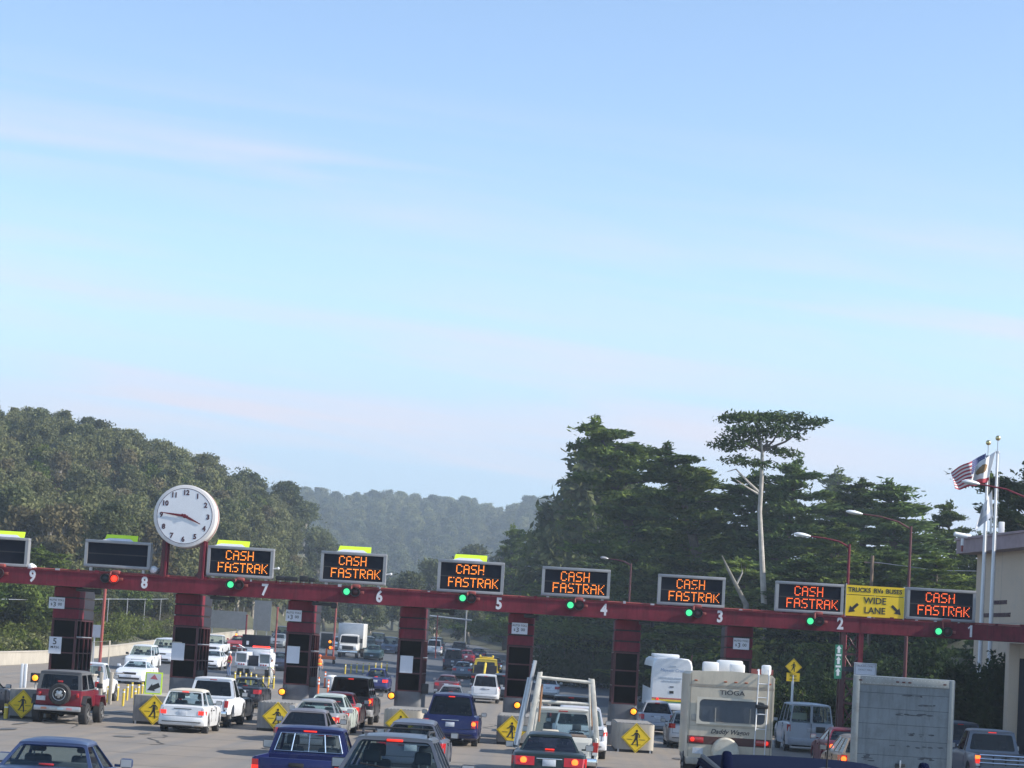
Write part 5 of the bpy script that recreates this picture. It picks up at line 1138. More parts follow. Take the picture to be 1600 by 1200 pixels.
MB().box(-.42, .42, .9, 1.0, .7, 1.5, M_SLATE).box(-.2, .2, -.1, .2, .45, .72, M_GALV, .02).build('centre_bay', t)
MB().box(-1.1, 1.1, .1, 3.0, .55, .75, M_GALV).build('chassis', t); mb = MB(); mb.box(-.98, .98, 3.1, 5.4, .7, 1.3, mw, .05); mb.box(-.9, .9, 3.2, 4.7, 1.3, 2.0, mw, .1); mb.build('cab', t)
mb = MB(); mb.tube([(-1.2, .3, 1.74), (-1.2, .3, 2.02), (1.2, .3, 2.02), (1.2, .3, 1.74)], .03, M_GALV, 8); mb.tube([(-1.2, 2.8, 1.74), (-1.2, 2.8, 2.02), (1.2, 2.8, 2.02), (1.2, 2.8, 1.74)], .03, M_GALV, 8); mb.tube([(-.9, .3, 2.02), (-1.15, .6, 2.25), (-.75, .9, 2.02)], .03, M_GALV, 6); mb.build('rack', t)
mb = MB(); mb.box(-.5, .75, 3.4, 3.7, 2.02, 2.14, M_REDLIT, .02); mb.build('warning_bar', t)
place(t, 394, 158, 1, 5.5)
# message trailers
p = unproject(400, 1004, 172)
t = thing('message_trailer', 'dark message board trailer raised above the white utility truck', 'message board', (p.x, 172, Gf(p.x, 172))); z = p.z - Gf(p.x, 172)
MB().box(-1.08, 1.08, -.06, .12, z - .56, z + .56, M_LEDP, .03).build('display_panel', t); MB().box(-1.12, 1.12, .12, .16, z - .6, z + .6, M_TRIM).build('frame', t); MB().tube([(0, .2, .6), (0, .2, z)], .09, M_ORG, 10).build('mast', t); MB().box(-.9, .9, -.3, .9, .45, .7, M_ORG, .04).build('chassis', t); MB().box(-.75, -.55, -.07, -.06, -.2 + z, .1 + z, M_SIGNW).build('white_patch', t)
for s_ in (-1, 1): wheel(t, s_ * .8, .3, .33, .2, side=s_)
p = unproject(511, 1001, 195)
t = thing('arrow_trailer', 'dark arrow board trailer with lit amber lamps left of the far box truck', 'message board', (p.x, 195, Gf(p.x, 195))); z = p.z - Gf(p.x, 195)
MB().box(-.55, .5, -.06, .06, z - .68, z + .65, M_BLACK, .03).build('display_panel', t); MB().tube([(0, .1, .5), (0, .1, z)], .08, M_ORG, 8).build('mast', t); MB().box(-.8, .8, -.2, .8, .4, .7, M_ORG, .04).build('chassis', t)
for k, (x, zz, m) in enumerate(((.28, -.08, M_AMB), (.36, -.60, M_AMB), (.46, -.62, M_LEDR))): MB().lathe([(.03, -.12), (.13, -.1), (.13, -.06)], (x, 0, z + zz), (0, 1, 0), m, 12).build('lamp', t)
for s_ in (-1, 1): wheel(t, s_ * .7, .3, .33, .2, side=s_)
# centre right: ladder rack truck and the cars round it
car('sedan', 'dark green black saloon car with bright brake lamps behind the ladder rack truck', C, 858, 50.4, 'dark green', (.012, .022, .022), glassm=glass('purple grey glass', (.20, .20, .26), 1.2), brake=1, H=1.42, tails=(.34, .72, .92), ds=1)
t = pickup('white pickup truck carrying a tall ladder rack right of centre', PK, 878, 58.3, 'rack truck white', (.56, .55, .50), W=1.92, H=1.86, bed=2.3, L=5.6, brake=0, slider=False, tail=(.15, .70, 1.04), bed_rail_z=1.16, metal=0, chmsl=True, plate_on=False)
mPl = mat('weathered pale plank steel', (.60, .57, .50), .7, var=.18, vscale=5, dirt=(.2, .14, .1))
for y, nm in ((.12, 0), (2.1, 1)):
    for s_ in (-1, 1):
        mb = MB(); x0, x1 = s_ * (.93 if not nm else .80), s_ * (.70 if not nm else .66); hw = .075 if not nm else .03; zt = 2.82 if s_ < 0 else 2.72
        mb.hexa([(x0 - hw, y, .95), (x0 + hw, y, .95), (x0 + hw, y + .07, .95), (x0 - hw, y + .07, .95), (x1 - hw * .85, y, zt), (x1 + hw * .85, y, zt), (x1 + hw * .85, y + .07, zt), (x1 - hw * .85, y + .07, zt)], mPl, .015); mb.build('rack_post', t)
MB().tube([(-.72, .16, 2.68), (.72, .16, 2.62)], .045, mPl, 8).tube([(-.72, 2.15, 2.0), (.72, 2.15, 2.0)], .05, mPl, 8).tube([(-.70, .16, 2.75), (-.70, 2.2, 2.75)], .045, mPl, 8).tube([(.70, .16, 2.66), (.70, 2.2, 2.66)], .045, mPl, 8).tube([(.72, 2.15, 2.62), (.82, 2.15, 1.3)], .025, mat('rusty rod', (.25, .13, .07), .8), 6).tube([(-.62, .2, 2.5), (-.66, .2, 1.5)], .035, mat('rusty rod', (.25, .13, .07)), 6).build('rack_bar', t)
MB().box(-.62, .66, .6, 1.7, 1.0, 1.18, mat('brown load', (.12, .09, .07), .9), .05).box(-.55, -.1, .5, 1.4, 1.15, 1.28, mat('pale load', (.45, .42, .34), .9), .04).build('load', t)
l = thing('aluminium_ladder', 'grey aluminium ladder leaning along the left side of the rack truck', 'ladder', tuple(t.location))
mb = MB()
a, b = Vector((-1.20, .05, .78)), Vector((-.84, .35, 3.12))
for off in (0, .12): mb.tube([a + Vector((off * .2 - .02, off * 2, 0)), b + Vector((off * .2 - .02, off * 2, 0))], .04, M_GALV, 6)
mb.build('rail', l); mb = MB()
for k in range(9): q = a.lerp(b, (k + .5) / 9); mb.tube([q + Vector((-.02, 0, 0)), q + Vector((.004, .24, 0))], .016, M_GALV, 6)
mb.build('rung', l); MB().tube([a + Vector((-.07, .1, 0)), a.lerp(b, .80) + Vector((-.07, .1, 0))], .05, M_GALV, 6).build('outer_rail', l)
car('suv', 'white and blue car mostly hidden by the ladder rack truck', SV, 905, 71.5, 'white blue', (.60, .62, .66), brake=2, H=1.70, tails=(.80, .80, .92))
car('bigsuv', 'black car roof seen through the ladder rack', SV, 891, 93, 'rack black', (.015, .017, .022), glassm=M_GLASSD, H=1.72)
car('sedan', 'white saloon car beyond booth 5 seen behind the ladder rack', C, 856, 158, 'rack white', (.66, .67, .68), H=1.5)
car('wagon', 'silver estate car between the pale block and the camper', C, 1027, 102, 'estate silver', (.36, .37, .40), glassm=M_GLASSD, H=1.56, metal=.3)
car('hatch', 'white small car tucked against the left side of the camper', C, 1077, 86.5, 'small white', (.52, .51, .50), H=1.45, tails=(.55, .80, .98))
# coach
t = thing('coach', 'tall white coach with faint blue lettering beyond the camper', 'coach', group=VP); mw = paint('coach white', (.68, .70, .72), 0); w = 1.27
secs = []
for y, s, dz in ((0, .93, -.06), (.06, .97, -.02), (.2, 1, 0), (11.6, 1, 0), (12, .92, -.1)):
    pts = [(w * s, .55), (w * s, 2.4), (w * s * .97, 3.2), (w * s * .90, 3.52 + dz), (w * s * .75, 3.66 + dz), (0, 3.72 + dz)]
    secs.append([(x, y, z) for x, z in pts] + [(-x, y, z) for x, z in pts[-2::-1]])
mb = MB(); mb.loft(secs, mw); mb.build('body', t)
MB().box(-1.08, .58, 3.2, 6.0, 3.66, 3.90, mw, .08).build('roof_unit', t)
MB().box(-1.28, -1.262, .8, 11.5, 1.75, 3.1, M_GLASSD).box(1.262, 1.28, .8, 11.5, 1.75, 3.1, M_GLASSD).build('side_window', t)
text('lettering', 'Majestic Cruise', .27, mat('blue lettering', (.22, .30, .45), .6), t, (.05, -.003, 2.92), sx=.95, shear=.2)
mb = MB()
for x0, x1, z in ((-.75, -.35, 2.45), (-.28, .05, 2.45), (.12, .60, 2.45), (-.55, -.2, 2.27), (-.12, .5, 2.27), (-.18, .2, 3.18)): mb.box(x0, x1, -.02, .01, z - .04, z + .04, mat('pale blue grey print', (.42, .48, .55), .6))
mb.build('small_print', t)
MB().box(-1.20, 1.20, -.012, .02, 1.13, 1.22, M_SIGNR).box(-1.20, 1.20, -.012, .02, 1.02, 1.12, M_YEL).box(-1.20, 1.20, -.012, .02, .94, 1.01, mat('green stripe', (.05, .2, .06))).build('stripe', t); MB().box(-1.05, 1.05, -.10, .15, .50, .86, mw, .05).build('rear_bumper', t); MB().box(-.13, .13, -.015, .02, 1.5, 1.66, M_TRIM).box(-.12, .12, -.015, .02, 1.88, 1.94, M_TRIM).build('licence_plate', t)
for s_ in (-1, 1): MB().lathe([(.03, -.05), (.09, -.03), (.09, .03)], (s_ * .85, 0, 1.12), (0, 1, 0), M_BRAKE, 12).build('tail_lamp', t); wheel(t, s_ * 1.08, 3.0, .5, .32, side=s_); wheel(t, s_ * 1.08, 9.3, .5, .32, side=s_)
MB().tube([(.95, 7, 3.6), (1.55, 6.6, 3.5), (1.6, 6.6, 3.9)], .04, M_REDD, 6).build('mirror_arm', t)
place(t, 1048, 135, 1, 12)
# camper
t = thing('camper_van', 'cream camper with roof boxes, rear ladder and covered spare wheel', 'camper', group=VP); mC = mat('cream camper shell', (.54, .475, .37), .5, coat=.2, streak=.22, var=.05, dirt=(.34, .30, .24), dscale=1.6, damt=.4); w, L, H = 1.16, 6.6, 2.98
P8 = lambda y, s=1.0, b=.62: [(-w * s, y, b), (w * s, y, b), (w * s, y, H - .10), (w * s - .08, y, H - .02), (0, y, H + .03), (-w * s + .08, y, H - .02), (-w * s, y, H - .10)]
MB().loft([P8(0, .995), P8(.04), P8(L - .9), [(x, y + .9, max(z, 1.8)) for x, y, z in P8(L - .9, .95)]], mC).build('body', t)
MB().box(-w + .02, w - .02, .0, 5.2, .46, .62, mat('brown grey skirt', (.20, .17, .14), .7), .02).box(-w, w, -.13, .05, .45, .64, M_CONCL, .03).build('skirt', t)
# window with raised rim
mb, mg = MB(), MB(); ring_panel(mb, mg, [(-.92, -.035, 1.55), (1.0, -.035, 1.55), (1.0, -.035, 2.28), (-.92, -.035, 2.28)], (.07, .07, .06, .06), mat('camper rim cream', (.60, .55, .45), .5), glass('camper window', (.40, .47, .58), .5), r=.12, depth=.05)
mb.box(-.92, 1.0, -.03, .0, 1.53, 1.56, mC); mb.build('window_rim', t); mg.build('rear_window', t)
mb = MB(); mb2 = MB(); mb2.box(-.42, -.395, -.05, -.02, 1.62, 2.0, M_CONCL).box(.52, .545, -.05, -.02, 1.62, 2.02, M_CONCL).box(-.395, .52, -.045, -.02, 1.60, 1.625, M_CONCL).build('window_bar', t); mb.bm.free()
MB().box(-.75, .85, .02, .06, 1.55, 2.25, mat('blue curtain', (.045, .085, .20), .8, var=.6, vscale=3)).build('window_shade', t)
text('lettering', 'TIOGA', .175, mat('dark grey lettering', (.05, .045, .05), .6), t, (.02, -.004, 2.42), sx=1.25, bold=.002); text('lettering', 'Daddy Wagon', .175, mat('dark grey lettering', (.05, .045, .05)), t, (.0, -.004, 1.36), sx=1.02, shear=.35, bold=.003)
mb = MB()
for z in (2.55, 2.585): mb.box(-w * .99, w * .99, -.005, .0, z, z + .012, mat('tan pinstripe', (.24, .17, .12), .6))
mb.box(-w * .98, w * .98, -.005, .0, 1.0, 1.22, mat('brown band', (.085, .035, .03), .6)); mb.build('stripe', t)
mb = MB()
for z in (2.62, 1.49): mb.box(-w * .99, w * .99, -.004, .0, z, z + .006, mat('shell seam', (.25, .22, .18), .7))
for k in range(12): mb.box(-1.0 + k * .18, -.985 + k * .18, -.006, 0, 1.245, 1.26, M_GALV)
for x in (-w + .05, w - .065): mb.box(x, x + .015, -.006, .0, .66, 2.9, mat('shell seam', (.25, .22, .18)))
mb.build('shell_seam', t); MB().box(-1.06, -.9, -.02, .0, 1.62, 1.80, M_CONCL, .01).build('utility_hatch', t)
for s_ in (-1, 1):
    q = MB().box(min(s_ * .70, s_ * 1.10), max(s_ * .70, s_ * 1.10), -.03, .0, 1.04, 1.19, M_TAIL, .01).build('tail_lamp', t); MB().lathe([(.03, -.05), (.06, -.04), (.06, -.02)], (s_ * 1.0, 0, 1.12), (0, 1, 0), M_BRAKE, 12).build('lit_bulb', q)
    wheel(t, s_ * .98, 1.5, .38, .4, side=s_); wheel(t, s_ * .95, 5.4, .38, .26, side=s_)
mb = MB()
for x in (-.98, -.18, .10, .38, 1.02): mb.box(x - .045, x + .045, -.035, .0, 2.70, 2.735, mat('amber marker', (.30, .07, .02), .4), .01)
mb.build('marker_lamp', t)
MB().box(-.98, -.70, -.02, 0, .74, .90, M_PLATE).build('licence_plate', t)
sp = MB().lathe([(.20, -.24), (.33, -.23), (.375, -.19), (.38, -.02)], (-.10, 0, .84), (0, 1, 0), mat('cream spare cover', (.55, .52, .44), .55, var=.12, vscale=4, dirt=(.36, .25, .14), dscale=3.2, damt=.75), 36).build('spare_wheel', t)
for k, (x0, x1, y0, y1, h) in enumerate(((-.75, -.32, 1.2, 1.9, .26), (-.28, .42, 2.4, 3.4, .34), (-.02, .38, .8, 1.4, .24), (.85, 1.08, .5, 1.1, .26))): MB().box(x0, x1, y0, y1, H - .02, H + h, M_WHITE, .05).build('roof_vent', t)
lad = MB()
for x in (.70, .98): lad.tube([(x, .35, H + .10), (x, .0, H + .12), (x, -.10, H - .02), (x - .02, -.10, .78 if x < .9 else .5)], .02, M_WHITE, 8)
for z in (2.35, 1.9, 1.5, 2.72): lad.tube([(.69, -.10, z), (.97, -.10, z)], .014, M_WHITE, 6)
lad.build('rear_ladder', t); MB().box(.66, 1.0, -.16, -.08, 2.05, 2.16, M_BLACK, .03).build('ladder_strap', t)
place(t, 1138, 59.5, 1, 6.6); t.rotation_euler.z = R(-1.6); t.location.z += .13
# right lanes
car('van', 'white passenger van with twin rear windows right of the camper', 'van', 1267, 90, 'shade van white', (.40, .44, .50), H=2.02, metal=0, tails=(.84, .86, 1.14), glassm=M_GLASS, chmsl=False)  # white darkened to put the building's shadow into the paint
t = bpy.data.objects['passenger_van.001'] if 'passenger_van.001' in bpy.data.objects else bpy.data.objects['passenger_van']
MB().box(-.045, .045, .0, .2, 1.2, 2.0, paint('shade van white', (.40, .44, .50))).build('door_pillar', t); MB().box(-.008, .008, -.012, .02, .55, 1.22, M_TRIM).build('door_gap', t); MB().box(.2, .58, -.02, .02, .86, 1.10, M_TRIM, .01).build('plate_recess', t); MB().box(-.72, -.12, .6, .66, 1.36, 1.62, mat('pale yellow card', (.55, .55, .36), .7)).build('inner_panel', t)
car('sedan', 'dark red saloon car left of the box truck', C, 1331, 74, 'wine red', (.13, .012, .03), brake=1)
car('wagon', 'tan estate car mostly hidden behind the box truck, lit lamp showing', C, 1357, 62.5, 'tan', (.22, .19, .16), brake=1, H=1.5)
# box truck rear
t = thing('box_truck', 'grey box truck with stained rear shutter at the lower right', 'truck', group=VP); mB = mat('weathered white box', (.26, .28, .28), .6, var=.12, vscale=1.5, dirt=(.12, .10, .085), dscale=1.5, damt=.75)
w, H = 1.225, 3.22
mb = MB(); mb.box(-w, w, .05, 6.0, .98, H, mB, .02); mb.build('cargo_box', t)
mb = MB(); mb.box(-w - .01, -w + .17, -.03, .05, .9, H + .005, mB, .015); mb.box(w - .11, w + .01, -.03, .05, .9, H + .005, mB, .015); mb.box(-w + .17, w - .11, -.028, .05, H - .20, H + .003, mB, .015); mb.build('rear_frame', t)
MB().box(w + .011, w + .02, -.03, .06, .9, H, M_GALV).box(-w, w, -.02, .4, H + .006, H + .02, M_WHITE).build('sunlit_edge_strip', t)  # bright strips added to stand for the sunlit edge of the box
mS = mat('stained shaded shutter', (.15, .18, .205), .55, var=.14, streak=.55, vscale=1.0, dirt=(.10, .115, .125), dscale=2.3, damt=.8)  # real stains over a blue grey base that puts shade into the colour
mb = MB(); mb.box(-w + .17, w - .11, .0, .055, .98, H - .2, mS); mb.build('rear_shutter', t)
mb = MB()
for k in range(5): z = 1.3 + k * .38; mb.box(-w + .17, w - .11, -.004, 0, z, z + .008, M_SLATE)
mb.build('shutter_seam', t)
mb = MB()
for x in np.linspace(-w + .03, w - .03, 26): mb.box(x - .008, x + .008, -.036, -.028, H - .05, H - .034, M_GALV); mb.box(x - .008, x + .008, -.036, -.028, H - .17, H - .154, M_GALV)
mb.build('rivets', t); MB().box(-.12, .12, -.05, 0, 1.04, 1.12, M_TRIM, .01).box(-.02, .02, -.06, 0, .98, 1.2, M_GALV, .005).build('latch', t)
mb = MB()
for x in (-1.05, -.15, 0, .15, 1.0): mb.box(x - .04, x + .04, -.05, -.028, H - .12, H - .085, M_DKRED, .01)
mb.build('marker_lamp', t)
rr_ = random.Random(3); mb = MB(); mD = mat('grime smear', (.06, .067, .08), .8, var=.4, vscale=6)
for x, z, sx_, sz in ((.55, 2.58, .22, .03), (.55, 2.33, .15, .05), (.20, 2.32, .35, .04), (.45, 1.85, .28, .05), (.35, 1.55, .62, .045), (.6, 1.27, .18, .06), (-.8, 1.22, .12, .05), (.1, .98, .4, .04), (.15, 2.8, .3, .02)):
    for k in range(9):
        cx, cz = x + rr_.uniform(-sx_, sx_), z + rr_.gauss(0, sz * .5); a, b = rr_.uniform(.03, .13), rr_.uniform(.008, .028); n = 9
        mb._f([mb.bm.verts.new((cx + a * math.cos(2 * math.pi * j / n) * rr_.uniform(.6, 1), -.0055 - .0004 * k, cz + b * math.sin(2 * math.pi * j / n) * rr_.uniform(.6, 1))) for j in range(n)], mb.mi(mD))
mb.build('grime', t)
MB().box(-w, w, -.1, .3, .62, .92, M_TRIM, .02).build('rear_bumper', t); MB().box(-1.05, 1.05, 6.1, 8.0, .8, 2.4, paint('truck cab', (.5, .5, .5)), .1).build('cab', t)
for s_ in (-1, 1): wheel(t, s_ * .98, 1.6, .45, .45, side=s_); wheel(t, s_ * .95, 7.0, .45, .3, side=s_); MB().box(s_ * 1.0 - .1, s_ * 1.0 + .1, -.04, -.03, .95, 1.05, M_TAIL).build('tail_lamp', t)
mb = MB(); mb.box(1.28, 1.46, 6.9, 7.0, 1.6, 2.35, M_TRIM, .03); mb.tube([(1.0, 6.95, 2.2), (1.38, 6.95, 2.2)], .02, M_GALV, 6); mb.build('side_mirror', t)
place(t, 1409, 54.2, 1, 8.0, zref=2.0); t.rotation_euler.z = R(-8.6)
car('suv', 'dark blue sport utility car between the box truck and the silver pickup', SV, 1502, 82, 'shade navy', (.02, .03, .06), glassm=M_GLASSD, H=1.78)
pickup('silver pickup truck with bright bars over its tailgate, lower right corner', PK, 1571, 68.5, 'silver blue', (.12, .14, .18), W=1.84, H=1.78, brake=1, glassm=M_GLASSD, tailbars=True, flare=True, metal=.4)
# ------------------------------------------------------------------ vegetation
def quads_mesh(name, C, A, B, m, hexes=False):
    "leaf-sized faces: centre C, half axes A and B (n,3)"
    n = len(C); v = np.empty((n, 4, 3), np.float32); v[:, 0] = C - A; v[:, 1] = C - B * .9; v[:, 2] = C + A; v[:, 3] = C + B * .9
    me = bpy.data.meshes.new(name); me.vertices.add(n * 4); me.loops.add(n * 4); me.polygons.add(n)
    me.vertices.foreach_set('co', v.reshape(-1)); me.loops.foreach_set('vertex_index', np.arange(n * 4, dtype=np.int32))
    me.polygons.foreach_set('loop_start', np.arange(0, n * 4, 4, dtype=np.int32)); me.update(); me.materials.append(m); return me
def rdir(n):
    d = rng.normal(size=(n, 3)); return d / np.linalg.norm(d, axis=1)[:, None]
def leaf_axes(n, size, flat=0.0, asp=.55, along=None):
    a = rdir(n); a[:, 2] *= (1 - flat)
    if along is not None: a = a * .75 + along
    a /= np.linalg.norm(a, axis=1)[:, None] + 1e-9
    b = np.cross(a, rdir(n)); b[:, :] *= 1; b /= np.linalg.norm(b, axis=1)[:, None] + 1e-9
    s = size * rng.uniform(.6, 1.35, n)[:, None]
    return a * s, b * s * asp
def blob(n, c, r, shell=.35):
    "points in an uneven ellipsoid, denser to the outside"
    return np.asarray(c) + np.clip(rng.normal(size=(n, 3)), -2.2, 2.2) * np.asarray(r) * .52
def trunk_mesh(name, chains, m):
    mb = MB()
    for pts, rad in chains: mb.tube(pts, rad, m, 8)
    return mb.mesh(name)
M_BARKP = mat('pale eucalyptus bark', (.33, .29, .24), .9, var=.3, vscale=1.5)
M_BARKD = mat('dark cypress bark', (.085, .07, .06), .95, var=.3)
M_BARKG = mat('silver grey dead bark', (.36, .335, .30), .9, var=.25, vscale=2)
LEU = leafmat('eucalyptus leaves', (.075, .088, .036), (.20, .20, .095), .28)
LEUD = leafmat('dark eucalyptus leaves', (.05, .068, .03), (.145, .155, .07), .28)
LCY = leafmat('cypress sprays', (.026, .052, .016), (.14, .18, .042), .22, .5)
LCYD = leafmat('dark cypress sprays', (.02, .04, .015), (.08, .11, .035), .15, .5)
LBR = leafmat('bright shrub leaves', (.07, .10, .02), (.15, .17, .05), .3, 1.0)
LHE = leafmat('dark hedge leaves', (.018, .034, .014), (.05, .075, .026), .2, .8)
def euc_mesh(seed, h=17, cr=5.2, n_cl=62, per=110, leaf=.44, m=LEU):
    r0 = np.random.default_rng(seed); Cs, As, Bs = [], [], []; chains = []
    lean = r0.normal(0, .5, 2); top = np.array([lean[0], lean[1], h * .82]); base = np.zeros(3)
    chains.append(([(0, 0, -1.0), tuple(top * .35 + [0.1, 0, 0]), tuple(top * .7), tuple(top)], [.42, .33, .2, .06]))
    for k in range(n_cl):
        z = h * (.14 + .86 * r0.random() ** .75); f = (z / h - .14) / .86
        rad = cr * (1.0 - .72 * f ** 1.7) * (.35 + .65 * r0.random()); a = r0.random() * 6.283
        c = np.array([rad * math.cos(a) + lean[0] * f, rad * math.sin(a) + lean[1] * f, z])
        rr = np.array([1.25, 1.25, .95]) * r0.uniform(.55, 1.5)
        n = int(per * r0.uniform(.6, 1.3)); p = blob(n, c, rr, .3); A, B = leaf_axes(n, leaf, 0, .5, np.array([0, 0, -.45]))
        Cs.append(p); As.append(A); Bs.append(B)
        if k % 2 == 0: chains.append(([tuple(top * min(.8, max(.25, f * .8 + .1))), tuple(c * .6 + top * f * .35), tuple(c)], [.11, .07, .03]))
    return quads_mesh('crown', np.concatenate(Cs), np.concatenate(As), np.concatenate(Bs), m), trunk_mesh('trunk', chains, M_BARKP)
def tree(name, label, group, crown, trunk, loc, rz, sc, cat='tree'):
    t = thing(name, label, cat, loc, rz, group); t.scale = sc if hasattr(sc, '__len__') else (sc, sc, sc)
    link('trunk', trunk, t); link('crown', crown, t); return t
EU = [euc_mesh(s, h, cr, m=m) for s, h, cr, m in ((1, 17, 5.0, LEU), (2, 18, 5.6, LEU), (3, 15.5, 4.6, LEUD), (4, 17.5, 5.3, LEUD), (5, 16.5, 4.2, leafmat('rusty eucalyptus leaves', (.09, .08, .042), (.19, .165, .09), .25)), (6, 15, 4.8, leafmat('green oak leaves', (.04, .062, .016), (.12, .15, .035), .25)))]
r1 = random.Random(11)
# dense wood on the left hill, one thing per tree
cnt = 0; spots = []
for Yr in np.arange(232, 440, 7.6):
    f = (Yr - 236) / 190
    x1 = -41.5 - 1.0 * f; x0 = X_at(-45, Yr, 10)
    x = x0
    while x < x1:
        spots.append((x + r1.uniform(-1.8, 1.8), Yr + r1.uniform(-4, 4))); x += r1.uniform(3.4, 5.0)
for x, y in spots:
    if cnt >= 298: break
    c, k = EU[r1.choice((0, 0, 1, 1, 2, 3, 4, 5))]; s = r1.uniform(.50, .66)
    u_, v_ = project((x, y, Tf(x, y) + 9 * s))
    if u_ > 462: continue
    s *= 1 - .12 * max(0, min(1, (u_ - 330) / 130))
    tree('eucalyptus_tree', 'olive green eucalyptus in the dense wood on the left hillside', 'eucalyptus wood on the left hill', c, k, (x, y, Tf(x, y) - .6), r1.uniform(0, 6.28), (s * r1.uniform(.9, 1.1), s * r1.uniform(.9, 1.1), s)); cnt += 1
print('left wood', cnt, len(spots))
# far hill and mid-distance wood
cnt = 0
for Yr in np.arange(1010, 1470, 31):
    x0, x1 = X_at(395, Yr, 20), X_at(880, Yr, 20); x = x0
    while x < x1:
        c, k = EU[r1.choice((0, 1, 2, 3))]; s = r1.uniform(.98, 1.16); y = Yr + r1.uniform(-10, 10)
        if cnt < 290: tree('hill_tree', 'hazy blue green tree on the far wooded hill', 'far hill wood', c, k, (x, y, Tf(x, y) - 1), r1.uniform(0, 6.28), (s * 1.15, s * 1.15, s)); cnt += 1
        x += r1.uniform(8.5, 11)
print('far wood', cnt)
cnt = 0
for Yr in (345, 380, 425, 480, 550, 640, 740):
    x0, x1 = X_at(385 if Yr < 430 else 420, Yr, 8), X_at(800, Yr, 8); x = x0
    while x < x1:
        c, k = EU[r1.choice((2, 3))]; s = r1.uniform(.42, .64) if Yr < 400 else r1.uniform(.55, .85); y = Yr + r1.uniform(-8, 8)
        tree('roadside_tree', 'dark green roadside tree below the far hazy hill', 'trees where the road bends', c, k, (x, y, Tf(x, y) - .5), r1.uniform(0, 6.28), (s * 1.25, s * 1.25, s)); cnt += 1
        x += r1.uniform(4.5, 7.5)
print('mid wood', cnt)

def cypress(seed, h, w, n_b=34, lean=(0, 0), start=.18, flat_top=0.0, dens=1.0, leaf=.20, m=LCY, r_exp=1.0, wind=-.25):
    "Monterey cypress: tapered trunk, limbs that end in flat layered sprays"
    r0 = np.random.default_rng(seed); Cs, As, Bs = [], [], []; chains = []
    tp = lambda t: np.array([lean[0] * t ** 1.4, lean[1] * t ** 1.4, h * t * .95])
    chains.append(([tuple(tp(t)) if t else (0, 0, -1) for t in (0, .25, .5, .75, .98)], [h * .028, h * .022, h * .016, h * .009, .04]))
    n_b = int(n_b * 1.25) if not flat_top else n_b
    for k in range(n_b):
        t = start + (1 - start) * ((k + r0.random()) / n_b); f = (t - start) / (1 - start)
        env = (1 - f) ** r_exp * (.55 + .45 * math.sin(math.pi * min(1, f * 1.6 + .25))) if not flat_top else .35 + .65 * f
        a = k * 2.4 + r0.normal(0, .5); Lb = w * (.20 + env) * r0.uniform(.62, 1.12)
        d = np.array([math.cos(a), math.sin(a), 0]); up = r0.uniform(.05, .34) if not flat_top else r0.uniform(.2, .5)
        p0 = tp(t * .94); p1 = p0 + d * Lb * .55 + [wind * Lb * .15, 0, Lb * up * .45]; p2 = p0 + d * Lb + [wind * Lb * .35, 0, Lb * up * .95]
        chains.append(([tuple(p0), tuple(p1), tuple(p2)], [.035 * Lb ** .8 + .03, .03, .012]))
        ns = max(3, int(Lb * 2.0))
        for q in range(ns):
            s = .25 + .78 * (q + r0.random()) / ns; c = (p0 * (1 - s) + p2 * s) + (p1 - (p0 + p2) / 2) * 4 * s * (1 - s) * .5 + np.append(r0.normal(0, .18 * Lb * .35, 2), r0.normal(.1, .10))
            rr = np.array([.90, .90, .24]) * r0.uniform(.6, 1.4) * (.6 + .15 * Lb)
            n = int(150 * dens * r0.uniform(.7, 1.3)); P = blob(n, c, rr, .15); A, B = leaf_axes(n, leaf, .45, .42, (d + [wind * .5, 0, .35]) * .8)
            Cs.append(P); As.append(A); Bs.append(B)
    n = int(60 * dens); Cs.append(blob(n, tp(.97), (.35, .35, .5))); A, B = leaf_axes(n, leaf, 0, .42, np.array([wind, 0, .6])); As.append(A); Bs.append(B)
    return quads_mesh('crown', np.concatenate(Cs), np.concatenate(As), np.concatenate(Bs), m), trunk_mesh('trunk', chains, M_BARKD)
def put(name, label, mesh, u, vtop, Y, h, group='cypress trees on the right bank', rz=0, sc=1.0, sx_=1.0):
    "base on the bank, scaled so that the top is seen at row vtop"
    x = X_at(u, Y, 8); z = Tf(x, Y) - .4; top = unproject(u, vtop, Y).z; s = (top - z) / h * sc; sx_ *= 1.32
    return tree(name, label, group, mesh[0], mesh[1], (x, Y, z), rz, (s * sx_, s * sx_, s))
CYA = cypress(21, 20, 5.6, 46, (-4.4, 0), .10, dens=1.15, wind=.55, r_exp=.62)
CYB = cypress(22, 15, 5.2, 30, (.3, 0), .12, dens=1.0, r_exp=.7)
CYC = cypress(23, 17, 4.2, 34, (0, 0), .08, dens=1.0, wind=0, r_exp=.9)
CYD = cypress(24, 16, 4.6, 34, (.8, 0), .10, dens=1.1, r_exp=.6, wind=.2, m=leafmat('green conifer sprays', (.034, .066, .02), (.13, .18, .055), .22, .5))
put('cypress_tree', 'tallest dark cypress with layered boughs leaning left, behind the number 4 sign', CYA, 1035, 622, 192, 20.4, sx_=1.0)
put('conifer_tree', 'rounded low conifer at the far left foot of the right bank trees', CYC, 793, 803, 305, 17.4, rz=1.7, sx_=.9)
put('cypress_tree', 'cypress filling the space directly left of the pale bare trunk', CYD, 1160, 704, 178, 16.4, rz=.9, sx_=1.0)
put('cypress_tree', 'broad dark cypress hiding the foot of the tallest cypress', CYB, 985, 725, 208, 15.4, rz=1.0, sx_=.82)
put('conifer_tree', 'bushy dark conifer at the left end of the right bank, beside the hazy hill', CYC, 848, 766, 272, 17.4, sx_=.72)
put('conifer_tree', 'pointed conifer between the leftmost conifer and the tallest cypress', CYC, 893, 744, 250, 17.4, rz=2.2, sx_=1.0)
